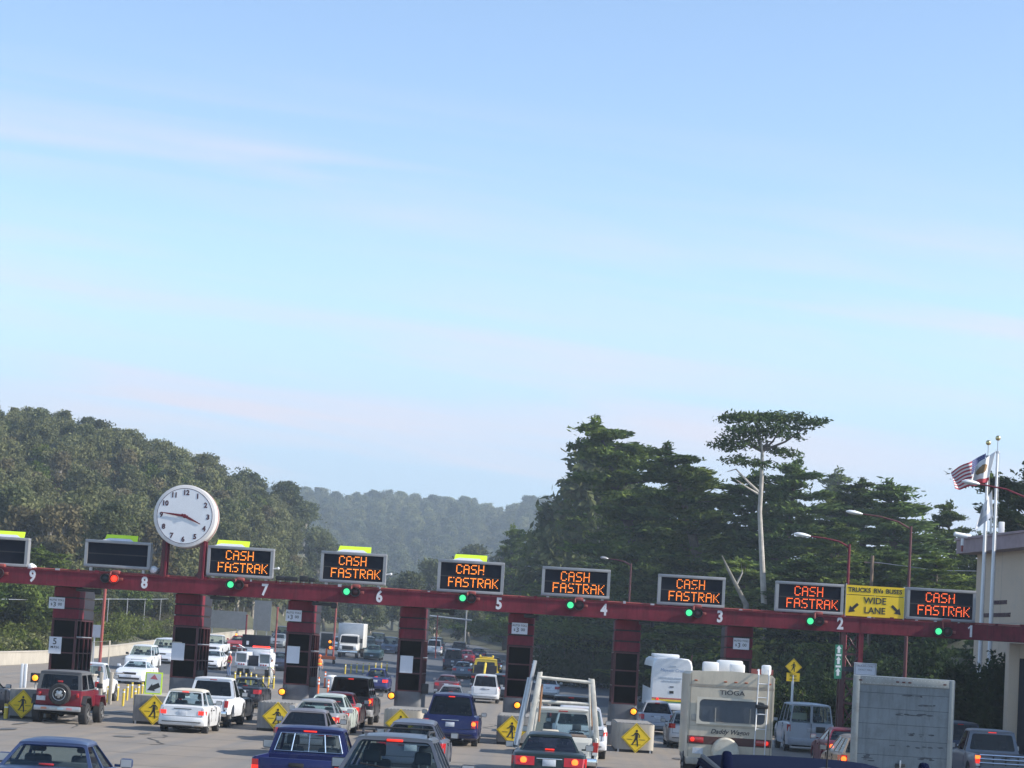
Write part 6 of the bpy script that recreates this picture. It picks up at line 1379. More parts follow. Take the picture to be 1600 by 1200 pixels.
put('conifer_tree', 'low dark conifer nearest the road bend, left of all right bank trees', CYC, 822, 812, 290, 17.4, rz=.7, sx_=.80)
put('conifer_tree', 'pale topped tree rising behind the pointed conifer', EU[2], 880, 736, 265, 15.8, rz=.7, sx_=.8)
put('conifer_tree', 'grey green tree just left of the tallest cypress', EU[3], 935, 716, 240, 17.0, rz=.7, sx_=.8)
put('cypress_tree', 'dark cypress right behind the pale bare trunk', CYD, 1215, 690, 176, 16.4)
put('cypress_tree', 'low cypress spreading left of the pale bare trunk', CYA, 1122, 672, 180, 20.4, rz=.5, sx_=1.05)
put('cypress_tree', 'leafy cypress filling the gap right of the tallest cypress', CYD, 1080, 690, 188, 16.4, rz=3.3, sx_=1.1)
put('cypress_tree', 'green cypress just right of the bare trunk, lower than its neighbour', CYA, 1258, 722, 182, 20.4, rz=3, sx_=1.1)
put('cypress_tree', 'green cypress between the thin pointed one and the rounded one', CYA, 1352, 742, 186, 20.4, rz=1.2, sx_=1.15)
put('cypress_tree', 'thin pointed cypress against the sky right of the flat topped tree', CYC, 1297, 710, 310, 17.4, rz=4, sx_=.9)
put('cypress_tree', 'dense rounded cypress left of the flagpoles', CYD, 1402, 728, 172, 16.4, rz=2.5, sx_=1.5)
put('cypress_tree', 'dense dark cypress directly behind the flags', CYB, 1474, 764, 180, 15.4, rz=5.2, sx_=.8)
put('cypress_tree', 'dark cypress below the thin pointed one, above the number 2 sign', CYB, 1300, 800, 160, 15.4, rz=.4, sx_=1.2)
put('cypress_tree', 'dark cypress behind the building roof at the right edge', CYD, 1618, 738, 190, 16.4, rz=1.5, sx_=.62)
put('cypress_tree', 'low dark cypress beside the building eave', CYB, 1528, 816, 168, 15.4, rz=2.8, sx_=.8)
# lower fringe trees that close the bank
for k, (u, vt, Y, lab) in enumerate(((872, 885, 264, 'small cypress at the foot of the bank behind booth 5'), (935, 850, 232, 'small cypress behind the number 4 sign'), (1010, 838, 200, 'small bright tipped cypress behind the number 3 sign'), (1085, 860, 183, 'small cypress left of the pale trunk foot'),
                                   (1155, 850, 156, 'small cypress around the pale trunk foot'), (1235, 845, 150, 'small cypress above the number 2 sign'), (1330, 850, 146, 'small cypress behind the yellow wide lane board'), (1400, 840, 146, 'small bright cypress right of the wide lane board'), (1462, 850, 140, 'small cypress behind the number 1 sign'))):
    put('small_cypress', lab, (CYB, CYD)[k % 2], u, vt, Y, 15.4 if k % 2 == 0 else 16.4, group='small cypresses on the bank', rz=k * 1.3, sx_=1.55)
# flat-topped tree on a pale bare trunk
x = X_at(1192, 150, 6); zb = Tf(x, 150) - .3; top = unproject(1195, 643, 150).z; h = top - zb
def seg(u, v, Y=150): q = unproject(u, v, Y); return (q.x - x, Y - 150, q.z - zb)
t = thing('flat_topped_cypress', 'flat topped cypress on a tall pale bare trunk', 'tree', (x, 150, zb), 0, 'cypress trees on the right bank')
mb = MB(); mb.tube([(0.1, 0, -1), seg(1194, 945), seg(1190, 860), seg(1187, 800), seg(1190, 750), seg(1191, 705), seg(1185, 672)], [.25, .22, .18, .16, .14, .11, .05], M_BARKG, 10)
mb.tube([seg(1187, 770), seg(1168, 752, 149.6), seg(1150, 733, 149.5), seg(1136, 737, 149.3)], [.10, .08, .05, .025], M_BARKG, 7); mb.tube([seg(1185, 772), seg(1165, 760, 149.2), seg(1148, 748, 149)], [.08, .05, .02], M_BARKG, 7)
for u_, v_ in ((1130, 660), (1150, 690), (1225, 660), (1265, 664), (1210, 690), (1180, 650)): mb.tube([seg(1190, 705), seg((1190 + u_) / 2, 690), seg(u_, v_)], [.10, .07, .02], M_BARKD, 7)
mb.build('trunk', t)
Cs, As, Bs = [], [], []
for (u0, v0, u1, v1, k, th) in ((1128, 652, 1200, 650, 11, .42), (1190, 648, 1277, 662, 12, .36), (1120, 700, 1185, 685, 10, .5), (1150, 670, 1245, 680, 13, .5), (1140, 715, 1200, 725, 8, .4), (1195, 700, 1240, 712, 7, .35), (1150, 655, 1230, 660, 10, .5), (1215, 668, 1282, 660, 6, .25), (1130, 690, 1165, 672, 6, .5)):
    for q in range(k):
        s = (q + rng.random()) / k; c = np.array(seg(u0 + (u1 - u0) * s, v0 + (v1 - v0) * s + rng.normal(0, 3), 150 + rng.normal(0, 1.3)))
        n = 62; Cs.append(blob(n, c, (.85, 1.0, th * .60), .15)); A, B = leaf_axes(n, .17, .45, .42, np.array([.1, 0, .25])); As.append(A); Bs.append(B)
link('crown', quads_mesh('crown', np.concatenate(Cs), np.concatenate(As), np.concatenate(Bs), LCYD), t)
# dead pale stump left of it
x2 = X_at(1160, 149, 5); z2 = Tf(x2, 149); t = thing('dead_tree', 'leaning pale dead trunk left of the tall bare trunk', 'dead tree', (x2, 149, z2))
def sg(u, v): q = unproject(u, v, 149); return (q.x - x2, 0, q.z - z2)
MB().tube([(.3, 0, -.5), sg(1166, 945), sg(1152, 918), sg(1138, 890), sg(1128, 868)], [.24, .20, .14, .10, .03], mat('grey dead wood', (.17, .16, .14), .9, var=.3, vscale=2), 9).build('trunk', t); MB().tube([sg(1150, 915), sg(1160, 895), sg(1158, 880)], [.08, .05, .02], M_BARKG, 7).build('limb', t)
# pine at far right edge above the roof
PIN = cypress(31, 14, 4.4, 16, (-.6, 0), .45, flat_top=1, dens=1.0, m=LCYD, leaf=.26)
put('pine_tree', 'dark open crowned pine at the right picture edge above the roof', PIN, 1612, 720, 128, 14.4, sx_=.8)
# left: dark cypress boughs beyond the first booth
CYL = cypress(41, 13, 5.5, 34, (0, 0), .04, dens=1.1, m=LCY, r_exp=.45, wind=0)
put('cypress_tree', 'dark low branched cypress behind the first booth, upper left', CYL, 62, 842, 178, 13.4, group='cypresses at the left edge', sx_=1.15)
put('cypress_tree', 'dark low branched cypress at the left picture edge', CYL, -8, 832, 170, 13.4, group='cypresses at the left edge', rz=2, sx_=1.2)
# shrubs
def shrub(name, label, u, Y, vtop, wpx, m, group, n=1500, leaf=.16, dz=-.1, bt=None):
    x = X_at(u, Y, 4); z = Tf(x, Y) + dz; h = max(.6, unproject(u, vtop, Y).z - z); w = wpx * Y / FPX / 2
    Cs, As, Bs = [], [], []; k = 14
    for q in range(k):
        a = rng.random() * 6.28; rr = w * rng.random() ** .5 * .75; f = 1 - .55 * (rr / w) ** 2
        c = (rr * math.cos(a), rr * .7 * math.sin(a), h * f * rng.uniform(.25, .8)); nn = n // k
        Cs.append(blob(nn, c, (w * .38, w * .34, h * .24), .3)); A, B = leaf_axes(nn, leaf * (1 + .05 * w), 0, .55); As.append(A); Bs.append(B)
    t = thing(name, label, 'shrub', (x, Y, z), 0, group)
    link('foliage', quads_mesh('foliage', np.concatenate(Cs), np.concatenate(As), np.concatenate(Bs), m), t)
    MB().tube([(0, 0, -.3), (.1, 0, h * .4), (-.1, .1, h * .75)], [.07, .05, .02], M_BARKD, 6).tube([(0, 0, 0), (-.3 * w, 0, h * .5)], [.05, .02], M_BARKD, 6).build('stem', t)
    return t
k = 0
for u, Y, vt, w, m, lab in ((12, 150, 1000, 60, LBR, 'bright green bush low at the left picture edge'), (48, 152, 996, 56, LBR, 'bright green bush beside the first booth'), (85, 155, 1012, 40, LBR, 'low bright bush hidden by the first booth'), (-20, 150, 1004, 60, LBR, 'bright bush cut by the left picture edge'),
                         (1215, 112, 1062, 90, LBR, 'light green bush right of the camper'), (1232, 118, 1085, 60, LBR, 'low light green bush behind the white van'), (1008, 196, 1002, 70, LHE, 'green bush behind the coach roof'), (1052, 190, 975, 90, LHE, 'green bush above the coach'), (938, 226, 1035, 70, LBR, 'yellow green bush left of booth 4'), (1165, 142, 957, 130, LBR, 'clipped pale bush at the foot of the bare trunk')):
    shrub('leafy_bush', lab, u, Y, vt, w, m, 'bushes')
for k in range(64):
    y = 150 + (k % 32) * 6.0 + r1.uniform(-2, 2); x = float(road_left(y)) - (7.2 if k < 32 else 13.0) - r1.uniform(0, 4); u_ = project((x, y, 4))[0]
    shrub('hillside_bush', 'dull green bush at the foot of the left hill behind the mesh fence', u_, y, project((x, y, Tf(x, y) + r1.uniform(3.0, 6.5)))[1], r1.uniform(4.5, 7) * FPX / y, r1.choice((LEU, LEUD, LCY)), 'bushes at the left hill foot', n=2600, leaf=.16)
for k in range(26):
    y = 131 + k * 3.9 + r1.uniform(-1, 1); x = float(road_left(y)) - r1.uniform(3.2, 6.4); u_ = project((x, y, 4))[0]
    shrub('low_green_bush', 'low bright bush on the slope above the pale roadside wall', u_, y, project((x, y, Tf(x, y) + r1.uniform(.9, 1.9)))[1], r1.uniform(3, 5) * FPX / y, r1.choice((LBR, LBR, LEU)), 'low bushes above the roadside wall', n=1300, leaf=.11)
shrub('leafy_bush', 'dark bush by the slope right of the number 1', 1462, 118, 955, 110, LHE, 'bushes', n=3500, leaf=.14)
HG = 'dark bushes of the right bank'
for row, (Y, v0, v1) in enumerate(((128, 1010, 1035), (138, 985, 1010), (146, 960, 985))):
    for k in range(14):
        u = 862 + k * 54 + r1.uniform(-10, 10) + row * 17
        if X_at(u, Y, 3) < float(road_right(Y)) + .6 and u < 1000: Y2 = Y + 32
        else: Y2 = Y
        if X_at(u, Y2, 3) < float(road_right(Y2)) + .3: Y2 = Y2 + 25
        shrub('dark_bush', 'dark dense bush on the shaded right bank', u, Y2, r1.uniform(v0, v1) - max(0, (900 - u) * .2), 100, LHE, HG, n=2200, leaf=.15)
for k in range(13):
    u = 1228 + k * 28 + r1.uniform(-6, 6); shrub('dark_bush', 'dark dense bush on the shaded right bank', u, 109 + (k % 3) * 3, r1.uniform(1035, 1060) + (1240 - u) * -.03, 75, LHE, HG, n=1900, leaf=.12)
for k, u in enumerate((1492, 1512, 1532, 1552, 1568)): shrub('dark_bush', 'dark dense bush on the shaded right bank', u, 89.5 + (k % 2), r1.uniform(1015, 1035), 50, LHE, HG, n=3600, leaf=.12)
# ------------------------------------------------------------------ poles, lamps, walls, fence, building, flags, people, air
def lamp_head(parent, a, b, m=M_WHITE):
    a, b = Vector(a), Vector(b); mb = MB(); d = (b - a); n = 8; secs = []
    prof = [(0, .05, .04), (.15, .11, .08), (.45, .19, .12), (.8, .17, .11), (1, .05, .04)]
    for f, w, h in prof:
        c = a + d * f; secs.append([(c.x, c.y + w * math.cos(2 * math.pi * k / 10), c.z + h * (1 if math.sin(2 * math.pi * k / 10) > 0 else .7) * math.sin(2 * math.pi * k / 10)) for k in range(10)])
    mb.loft(secs, m); mb.build('lamp_head', parent)
def street_lamp(label, u, vb, vt, Y, arm, hu, hv, m=M_RED, zb=None, head=26, group='red street lamps'):
    x = X_at(u, Y, 6); z = Tf(x, Y) if zb is None else zb
    t = thing('street_lamp', label, 'street lamp', (x, Y, z), group=group)
    q = lambda a, b: Vector((unproject(a, b, Y).x - x, 0, unproject(a, b, Y).z - z))
    tp = q(u, vt)
    MB().tube([(0, 0, -.1), (0, 0, tp.z * .5), (0, 0, tp.z)], [.105, .085, .062], m, 10).lathe([(.22, 0), (.22, .35), (.13, .42)], (0, 0, 0), (0, 0, 1), m, 12).build('pole', t)
    e = q(hu, hv); s = 1 if e.x > 0 else -1; r = abs(e.x)
    pts = [(0, 0, tp.z - .15), (e.x * .25, 0, tp.z + (e.z - tp.z) * .45 - .02), (e.x * .6, 0, tp.z + (e.z - tp.z) * .85), (e.x * .93, 0, e.z)]
    MB().tube(pts, [.05, .045, .036, .03], m, 8).build('arm', t)
    hl = head * Y / FPX
    lamp_head(t, m=M_WHITE if head > 20 else M_ALU, a=(e.x * .93, 0, e.z), b=(e.x * .93 + s * hl, 0, e.z + hl * .1))
street_lamp('red street lamp with pale head left of the yellow wide lane board', 1322, 1000, 850, 104, -1, 1262, 838)
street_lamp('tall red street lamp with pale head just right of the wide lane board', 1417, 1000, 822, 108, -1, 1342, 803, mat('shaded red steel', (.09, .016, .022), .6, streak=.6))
street_lamp('faint red street lamp among dark trees above the number 4 sign', 981, 1000, 880, 146, -1, 948, 873, M_REDD, head=13)
street_lamp('faint street lamp with pale head above the number 5 sign', 862, 1000, 893, 262, -1, 826, 885, M_REDD, head=13)
street_lamp('curved red lamp arm reaching in from the right picture edge over the flags', 1640, 1000, 800, 88, -1, 1522, 756, head=28)
def thin_pole(label, u, vt, Y, r=.075, m=M_REDL, zt=None):
    x = X_at(u, Y, 4); z = Tf(x, Y); top = unproject(u, vt, Y).z - z
    t = thing('red_pole', label, 'pole', (x, Y, z), group='thin red poles'); MB().tube([(0, 0, -.1), (0, 0, top)], r, m, 10).build('shaft', t); MB().lathe([(r * 1.6, top), (r * 1.6, top + .06), (r * .5, top + .1)], (0, 0, 0), (0, 0, 1), m, 10).build('cap', t)
    return t
thin_pole('red pole right of the first booth under the red signal', 161, 905, 116, .08)
thin_pole('thin red pole between booth 8 and booth 7, left one', 384, 962, 190, .07, M_RED); thin_pole('thin faded red pole beside the left edge of booth 7', 431, 950, 200, .085)
thin_pole('thin red pole above the far box truck', 522, 935, 205, .09); thin_pole('thin red pole in the trees right of booth 6', 681, 962, 240, .07)
x = X_at(700, 300, 10); t = thing('pale_gantry_arm', 'pale thin horizontal arm on a post in the trees right of booth 6', 'lamp arm', (x, 300, Tf(x, 300)))
z = unproject(700, 967, 300).z - Tf(x, 300); MB().tube([(-3, 0, z + .3), (3.4, 0, z)], .12, M_GALV, 8).build('arm', t); MB().tube([(2.6, 0, 0), (2.6, 0, z + 1.6)], .11, M_GALV, 8).build('post', t)
x = X_at(1360, 140, 8); zt = unproject(1360, 868, 140).z; t = thing('utility_pole', 'slim timber pole rising behind the wide lane board', 'utility pole', (x, 140, Tf(x, 140))); MB().tube([(0, 0, -.2), (0, 0, zt - Tf(x, 140))], [.13, .10], M_WOOD, 8).build('pole', t); MB().box(-.5, .5, -.05, .05, zt - Tf(x, 140) - .5, zt - Tf(x, 140) - .4, M_WOOD).build('crossarm', t)
tag(MB().tube([(x, 140, zt - .4), (x + 4, 139, zt - .75), (x + 9, 138, zt - .6), (x + 14, 137, zt - .2)], .022, M_GALV, 5).build('overhead_wire'), 'thin wire from the timber pole running right', 'wire')
# left retaining wall, fence
def wall_run(name, label, cat, pts, h, th, m, mcap):
    t = thing(name, label, cat, (0, 0, 0)); mb, mc = MB(), MB()
    for (x0, y0), (x1, y1) in zip(pts, pts[1:]):
        z0, z1 = Tf(x0, y0), Tf(x1, y1)
        mb.hexa([(x0, y0, z0 - .3), (x0 - th, y0, z0 - .3), (x1 - th, y1, z1 - .3), (x1, y1, z1 - .3), (x0, y0, z0 + h), (x0 - th, y0, z0 + h), (x1 - th, y1, z1 + h), (x1, y1, z1 + h)], m)
        mc.hexa([(x0 + .04, y0, z0 + h), (x0 - th - .04, y0, z0 + h), (x1 - th - .04, y1, z1 + h), (x1 + .04, y1, z1 + h), (x0 + .04, y0, z0 + h + .08), (x0 - th - .04, y0, z0 + h + .08), (x1 - th - .04, y1, z1 + h + .08), (x1 + .04, y1, z1 + h + .08)], mcap)
    mb.build('wall', t); mc.build('coping', t); return t
wall_run('roadside_wall', 'low pale concrete wall along the left road edge', 'wall', [(float(road_left(y)) - .2, y) for y in (112, 130, 150, 175, 200, 230, 262)], .8, .3, M_CONCL, M_CONCL)
t = thing('mesh_fence', 'tall brownish wire mesh fence along the left hill foot', 'fence', (0, 0, 0))
mF = glass('wire mesh', (.62, .58, .52), .02)
mb, mp = MB(), []
fp = [(float(road_left(y)) - 6.5, y) for y in np.linspace(150, 330, 19)]
for (x0, y0), (x1, y1) in zip(fp, fp[1:]):
    mb.quad([(x0, y0, Tf(x0, y0)), (x1, y1, Tf(x1, y1)), (x1, y1, Tf(x1, y1) + 2.6), (x0, y0, Tf(x0, y0) + 2.6)], mF)
mb.build('mesh_panel', t)
for x0, y0 in fp: MB().tube([(x0, y0, Tf(x0, y0) - .2), (x0, y0, Tf(x0, y0) + 2.7)], .05, M_GALV, 6).build('post', t)
MB().tube([(a, b, Tf(a, b) + 2.62) for a, b in fp], .035, M_GALV, 6).build('top_rail', t)
for k, (u, v, Y, w, h) in enumerate(((352, 968, 235, 4.6, 1.9), (410, 962, 240, 1.9, 3.3))):
    p = unproject(u, v, Y); t = thing('grey_sign_back', ['wide grey sign back among the hill trees right of booth 8', 'tall grey sign back among the trees left of booth 7'][k], 'road sign', (p.x, Y, p.z), group='grey sign backs'); mg_ = mat('grey sign back', (.30, .33, .40)) if False else mat('dull grey sign back', (.17, .18, .19), .7); MB().box(-w / 2, w / 2, 0, .06, -h / 2, h / 2, mg_).build('panel', t); z0 = Tf(p.x, Y) - p.z
    MB().tube([(-w * .3, .1, z0), (-w * .3, .1, h / 2)], .07, M_GALV, 6).build('post', t); MB().tube([(w * .3, .1, z0), (w * .3, .1, h / 2)], .07, M_GALV, 6).build('post', t)
# bank kerb on the right
wall_run('kerb_wall', 'low pale kerb wall at the foot of the right bank', 'wall', [(float(road_right(y)) + .75, y) for y in (101, 112, 122, 132, 142, 150)], .55, .3, M_CONCL, M_CONCL)

# building on the right
mWall = mat('pale stucco wall', (.50, .40, .305), .85, var=.06, vscale=.6, bump=.2, bscale=25, dirt=(.30, .28, .26), damt=.4)
mEave = mat('mauve eave board', (.27, .20, .215), .7, var=.15, dirt=(.2, .15, .16))
Yc = 101.0; pc = unproject(1527, 870, Yc); dirv = Vector((.187, -1, 0)).normalized(); out = Vector((dirv.y, -dirv.x, 0)) * 1.0
if out.x > 0: out = -out
org = Vector((pc.x, Yc, 0)); ang = math.atan2(dirv.y, dirv.x)
pe = unproject(1500, 866, Yc + .0); ztop = unproject(1520, 866, Yc).z
t = thing('administration_building', 'pale stucco building with mauve eave and dark lettering at the right edge', 'building', tuple(org))
LB, DB = 46.0, 16.0
def bb(s0, s1, d0, d1, z0, z1, m, mb, r=0):
    "box in building axes: s along the facade towards the camera, d outwards from the facade"
    q = lambda s, d, z: tuple(dirv * s + out * d + Vector((0, 0, z)))
    return mb.hexa([q(s0, d0, z0), q(s1, d0, z0), q(s1, d1, z0), q(s0, d1, z0), q(s0, d0, z1), q(s1, d0, z1), q(s1, d1, z1), q(s0, d1, z1)], m, r)
mb = MB(); bb(0, LB, -DB, 0, 3.9, ztop, mWall, mb); bb(0, LB, -DB, -3.2, 0, 3.9, mWall, mb); mb.build('wall', t)
mb = MB(); bb(-.6, LB + 1, -DB - 1, .80, ztop, ztop + .62, mEave, mb); bb(-.68, LB + 1, -DB - 1, .88, ztop + .62, ztop + .72, mEave, mb); mb.build('roof_eave', t)
mb = MB()
for k in range(1, 16): bb(k * 3 - .01, k * 3 + .01, 0, .004, 3.9, ztop, mat('wall joint', (.28, .26, .24), .8), mb)
bb(0, LB, 0, .004, 6.0, 6.02, mat('wall joint', (.28, .26, .24)), mb); mb.build('wall_joint', t)
for k in range(4):
    mb = MB(); s = 5.5 + k * 11; bb(s - .35, s + .35, -1.2, -.15, 0, 3.9, mWall, mb, .04); mb.build('column', t)
for k in range(7):
    mb = MB(); s = 12 + k * 5; bb(s, s + 3, -3.2, -3.15, 1.0, 3.2, M_GLASSD, mb); mb.build('window', t)
for body, v, size, sst in (('GOLDEN GATE BRIDGE', 942, .235, 5.45), ('HIGHWAY AND TRANSPORTATION DISTRICT', 962, .235, 3.9)):
    u0 = 1553 if v == 942 else 1536
    best = min(np.linspace(0, 12, 600), key=lambda s: abs(project(org + dirv * s + Vector((0, 0, unproject(u0, v, Yc).z)))[0] - u0))
    pz = org + dirv * float(best); z = CAMZ + (unproject(u0, v, pz.y).z - CAMZ)
    text('lettering', body, size, M_NUM, t, tuple(dirv * float(best) + out * .02 + Vector((0, 0, z))), rz=ang, sx=.62 if v == 942 else .66, align='LEFT', bold=.012, depth=.012)
p = unproject(1504, 838, 100); o = thing('roof_camera', 'white surveillance camera on a short red post on the building eave', 'camera', (p.x, 100, p.z)); zz = ztop + .7 - p.z
MB().lathe([(.08, -.40), (.11, -.36), (.11, .30), (.09, .38)], (0, 0, .04), (1, 0, -.12), M_WHITE, 12).build('housing', o); MB().tube([(0, 0, -.1), (0, 0, -.42)], .07, M_WHITE, 8).tube([(0, 0, -.4), (0, 0, min(-.7, zz))], .05, M_REDL, 8).build('mount', o)
# pale column under the beam's right end
x = X_at(1589, 86, 2.5); o = thing('pale_column', 'pale column with dark recess under the right end of the beam', 'column', (x, 85.9, 0)); MB().box(-.40, .02, 0, .7, 0, BB - .02, mWall, .03).build('shaft', o); MB().box(.02, .40, .15, .7, 0, BB - .6, M_SLATE).build('dark_panel', o); MB().box(.02, .75, 0, .7, BB - .6, BB - .02, mWall).box(.40, .75, 0, .7, 0, BB - .6, mWall, .03).build('head', o)

# flagpoles and flags (flag cloths are things of their own)
def flagpole(label, u, vt, Y):
    x = X_at(u, Y, unproject(u, vt, Y).z); z0 = 0; top = unproject(u, vt, Y).z
    t = thing('flagpole', label, 'flagpole', (x, Y, z0), group='white flagpoles'); MB().tube([(0, 0, 0), (0, 0, top * .5), (0, 0, top - .25)], [.095, .08, .05], M_WHITE, 12).build('pole', t)
    MB().tube([(0, 0, top - .26), (0, 0, top + .22)], .02, M_GALV, 6).lathe([(.10, top - .3), (.10, top - .22), (.03, top - .2)], (0, 0, 0), (0, 0, 1), M_GALV, 10).build('truck', t); MB().sphere((0, 0, top + .34), .115, mat('gilt ball', (.62, .52, .25), .25, metal=.9, var=.05), 14).build('ball', t)
    MB().tube([(.09, -.02, 1.2), (.10, -.02, top - .3)], .008, M_GALV, 5).build('halyard', t)
    return x
FYa, FYb = 93.6, 92.6
fx1 = flagpole('white flagpole on the left with gilt ball carrying the striped flag', 1544, 704, FYa); fx2 = flagpole('white flagpole on the right with gilt ball carrying the white flags', 1559, 697, FYb)
def flag(name, label, Y, corners, fold, colf, nu=22, nv=26):
    "cloth between photo corner points: hoist top, fly top, fly bottom, hoist bottom"
    P = [unproject(a, b, Y) for a, b in corners]; o = thing(name, label, 'flag', tuple(P[0]), group='flags')
    mb = MB(); vs = []
    for j in range(nv + 1):
        for i in range(nu + 1):
            a, b = i / nu, j / nv
            p = P[0] * (1 - a) * (1 - b) + P[1] * a * (1 - b) + P[2] * a * b + P[3] * (1 - a) * b
            p = p - P[0] + Vector((0, fold * a * math.sin(a * 9 + b * 2.2) , .05 * a * math.sin(a * 11 + b * 3)))
            vs.append(mb.bm.verts.new(p))
    for j in range(nv):
        for i in range(nu):
            m = colf((i + .5) / nu, (j + .5) / nv); mb._f([vs[j * (nu + 1) + i], vs[j * (nu + 1) + i + 1], vs[(j + 1) * (nu + 1) + i + 1], vs[(j + 1) * (nu + 1) + i]], mb.mi(m))
    me = mb.mesh(name, 80); c = link('cloth', me, o); md = c.modifiers.new('cloth thickness', 'SOLIDIFY'); md.thickness = .012; return o
fR, fW, fB = mat('flag red', (.33, .03, .05), .8, var=.1), mat('flag white', (.62, .62, .63), .8, var=.06), mat('flag navy', (.035, .05, .16), .8, var=.1); fBr = mat('flag brown', (.22, .13, .05), .8, var=.2); fG = mat('flag green', (.10, .2, .11), .8)
def us(a, b):
    if a < .42 and b < .54:
        return fW if (int(a * 72) % 5 == 2 and int(b * 65) % 5 == 2) else fB
    return fR if int(b * 13) % 2 == 0 else fW
flag('striped_flag', 'red white and blue striped flag blowing left on the left pole', FYa - .15, [(1541, 708), (1487, 736), (1490, 766), (1532, 757)], .30, us, 72, 65)
def ca(a, b):
    if b > .82: return fR
    if .28 < a < .78 and .25 < b < .62 and ((a - .53) / .25) ** 2 + ((b - .44) / .19) ** 2 < 1: return fBr
    return fW
flag('bear_coloured_flag', 'white flag with brown patch and red lower edge on the right pole', FYb - .2, [(1556, 705), (1526, 726), (1513, 758), (1543, 754)], .35, ca, 24, 24)
flag('lower_white_flag', 'limp white and pale blue flag lower on the right pole', FYb - .2, [(1550, 766), (1536, 792), (1520, 832), (1551, 806)], .25, lambda a, b: mat('pale blue cloth', (.40, .44, .52), .8) if (b > .72 or (.4 < a < .55 and .3 < b < .5)) else fW, 20, 22)
x = X_at(1565, 97, 8); p = unproject(1565, 835, 97)
o = thing('roof_vent_box', 'white box frame on the roof edge behind the flagpoles', 'roof box', (p.x, 97, ztop + .73)); MB().box(-.12, .12, 0, .2, 0, .55, M_WHITE, .02).build('box', o); MB().box(-.5, -.42, .1, .2, .0, .8, M_GALV).box(-.5, -.16, .1, .2, .72, .8, M_GALV).build('bracket', o)

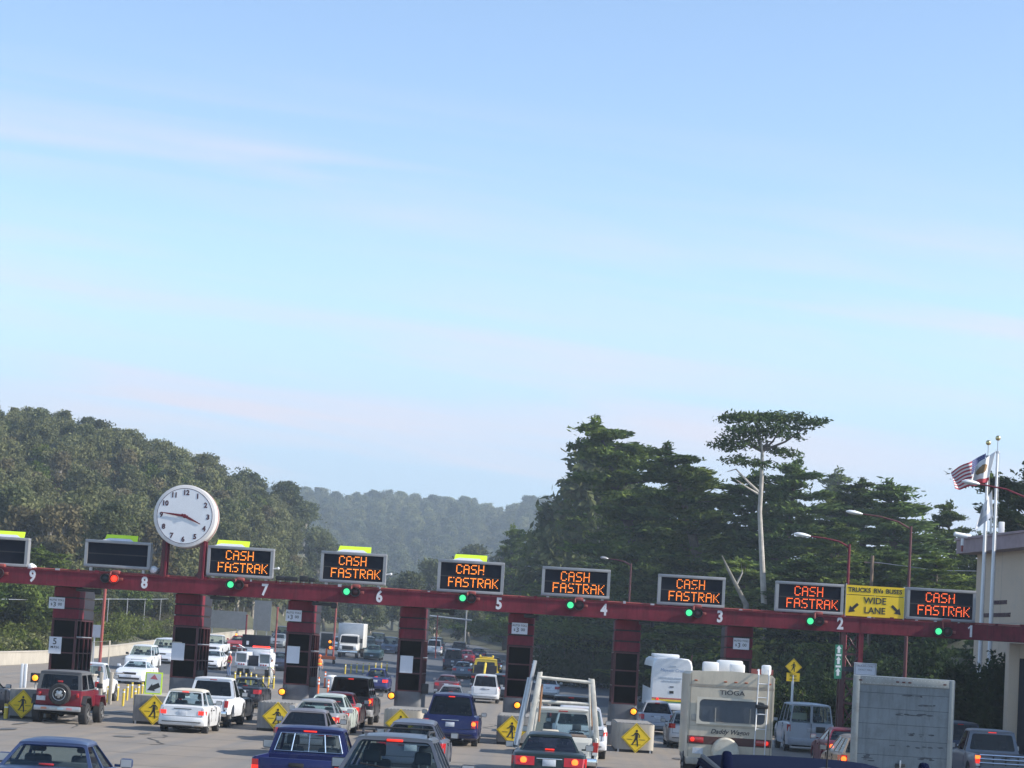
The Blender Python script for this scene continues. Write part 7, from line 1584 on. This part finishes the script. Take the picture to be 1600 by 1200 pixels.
# people of the work crew
def person(label, u, Y, rz, vest, shirt, legs, helmet, pose=0):
    x = X_at(u, Y, Gf(-20, Y) + 1); z = Gf(x, Y)
    J = {'pel': (0, 0, .95, .13), 'bel': (0, .01, 1.12, .125), 'che': (0, .0, 1.34, .145), 'nec': (0, .0, 1.50, .055), 'hea': (0, -.01, 1.62, .10), 'cro': (0, -.01, 1.72, .085),
         'ls': (-.19, 0, 1.42, .062), 'le': (-.25, -.03 - .05 * pose, 1.15, .045), 'lw': (-.23, -.16 - .1 * pose, .93 + .1 * pose, .032), 'rs': (.19, 0, 1.42, .062), 're': (.26, .03, 1.14, .045), 'rw': (.25, -.05, .88, .032),
         'lh': (-.095, 0, .90, .095), 'lk': (-.12, -.05 - .03 * pose, .50, .062), 'la': (-.13, .02, .10, .045), 'lf': (-.14, -.14, .045, .04), 'rh': (.095, 0, .90, .095), 'rk': (.12, -.02, .50, .062), 'ra': (.14, .06, .10, .045), 'rf': (.16, -.10, .045, .04)}
    E = [('pel', 'bel'), ('bel', 'che'), ('che', 'nec'), ('nec', 'hea'), ('hea', 'cro'), ('che', 'ls'), ('ls', 'le'), ('le', 'lw'), ('che', 'rs'), ('rs', 're'), ('re', 'rw'), ('pel', 'lh'), ('lh', 'lk'), ('lk', 'la'), ('la', 'lf'), ('pel', 'rh'), ('rh', 'rk'), ('rk', 'ra'), ('ra', 'rf')]
    keys = list(J); V = [J[k][:3] for k in keys]; rad = [J[k][3] for k in keys]; Ed = [(keys.index(a), keys.index(b)) for a, b in E]
    for s, wr in ((-1, 'lw'), (1, 'rw')):     # palm, thumb and four fingers
        w = Vector(J[wr][:3]); pk = len(V); V.append(tuple(w + Vector((0, -.02, -.075)))); rad.append(.03); Ed.append((keys.index(wr), pk))
        for f in range(4):
            a = len(V); V.append(tuple(w + Vector((0, -.05 + .02 * f, -.13)))); V.append(tuple(w + Vector((-s * .015, -.055 + .02 * f, -.175 + (.012 if f in (0, 3) else 0))))); rad += [.0095, .008]; Ed += [(pk, a), (a, a + 1)]
        a = len(V); V.append(tuple(w + Vector((-s * .02, -.06, -.075)))); V.append(tuple(w + Vector((-s * .02, -.075, -.11)))); rad += [.011, .009]; Ed += [(pk, a), (a, a + 1)]
    me = bpy.data.meshes.new('body'); me.from_pydata(V, Ed, []); o = bpy.data.objects.new('tmp', me); COL.objects.link(o)
    o.modifiers.new('skin', 'SKIN'); me.skin_vertices[0].data[0].use_root = True
    for k, r_ in enumerate(rad): me.skin_vertices[0].data[k].radius = (r_, r_ * .85)
    sb = o.modifiers.new('sub', 'SUBSURF'); sb.levels = sb.render_levels = 2
    m2 = bpy.data.meshes.new_from_object(o.evaluated_get(bpy.context.evaluated_depsgraph_get())); bpy.data.objects.remove(o)
    m2.name = 'body'; m2.materials.clear()
    for m in (M_SKIN, shirt, legs, M_TRIM): m2.materials.append(m)
    for p in m2.polygons:
        c = p.center; p.material_index = 3 if c.z < .10 else 2 if c.z < 1.0 and abs(c.x) < .22 else 1 if 1.0 <= c.z < 1.49 and not (abs(c.x) > .21 and c.z < 1.12) else 0
        p.use_smooth = True
    t = thing('person', label, 'person', (x, Y, z), rz, 'road workers'); link('body', m2, t)
    mb = MB(); mb.lathe([(.19, .98), (.175, 1.12), (.20, 1.32), (.165, 1.44), (.09, 1.50)], (0, 0, 0), (0, 0, 1), vest, 16, caps=False); mb.lathe([(.182, 1.10), (.182, 1.15)], (0, 0, 0), (0, 0, 1), M_FLUO, 16, caps=False); mb.build('vest', t)
    for p in t.children[-1].data.vertices: p.co.y *= .78
    MB().lathe([(.145, 1.68), (.12, 1.685), (.118, 1.74), (.09, 1.80), (.03, 1.82)], (0, -.015, 0), (0, 0, 1), helmet, 14).build('hard_hat', t)
    mb = MB(); mb.sphere((-.035, -.095, 1.635), .011, M_BLACK, 6); mb.sphere((.035, -.095, 1.635), .011, M_BLACK, 6); mb.hexa([(-.014, -.10, 1.59), (.014, -.10, 1.59), (.01, -.08, 1.59), (-.01, -.08, 1.59), (-.008, -.105, 1.60), (.008, -.105, 1.60), (.006, -.09, 1.64), (-.006, -.09, 1.64)], M_SKIN); mb.box(-.025, .025, -.1, -.09, 1.562, 1.57, mat('lips', (.3, .12, .1), .6)); mb.build('face', t)
    for s in (-1, 1): MB().sphere((s * .098, .0, 1.63), .026, M_SKIN, 8, (.4, .7, 1)).build('ear', t)
    return t
dn = mat('blue denim', (.10, .15, .27), .9)
person('person in red vest and blue jeans standing left of the white utility truck', 358.5, 154, R(-60), mat('red vest', (.55, .06, .05), .8), mat('red sleeve', (.42, .06, .06), .8), dn, M_WHITE, 1)
person('person in white clothes bending arm at the right side of the utility truck', 424, 148, R(60), mat('white vest', (.66, .67, .68), .8), mat('white shirt', (.66, .67, .68), .8), mat('pale trousers', (.55, .55, .53), .9), M_WHITE, 1)
person('person in orange vest among the delineators right of booth 7', 499, 165, R(20), mat('orange vest', (.75, .15, .03), .8), mat('pale shirt', (.5, .5, .48), .8), mat('grey trousers', (.2, .2, .22), .9), M_ORG, 0)

# ------------------------------------------------------------------ air: thin haze that fades the far hill
hm = bpy.data.materials.new('pale haze'); hm.use_nodes = True; t_ = hm.node_tree; t_.nodes.clear()
ho = t_.nodes.new('ShaderNodeOutputMaterial'); hv = t_.nodes.new('ShaderNodeVolumePrincipled'); hv.inputs['Color'].default_value = (.72, .85, 1.0, 1); hv.inputs['Density'].default_value = 0.00031; hv.inputs['Anisotropy'].default_value = 0.25
t_.links.new(hv.outputs[0], ho.inputs['Volume'])
h = MB().box(-2300, 2300, -150, 4300, -12, 112, hm).build('haze', smooth=0); h['kind'] = 'stuff'; h['label'] = 'thin blue haze over the whole plaza and the far hill'; h['category'] = 'haze'
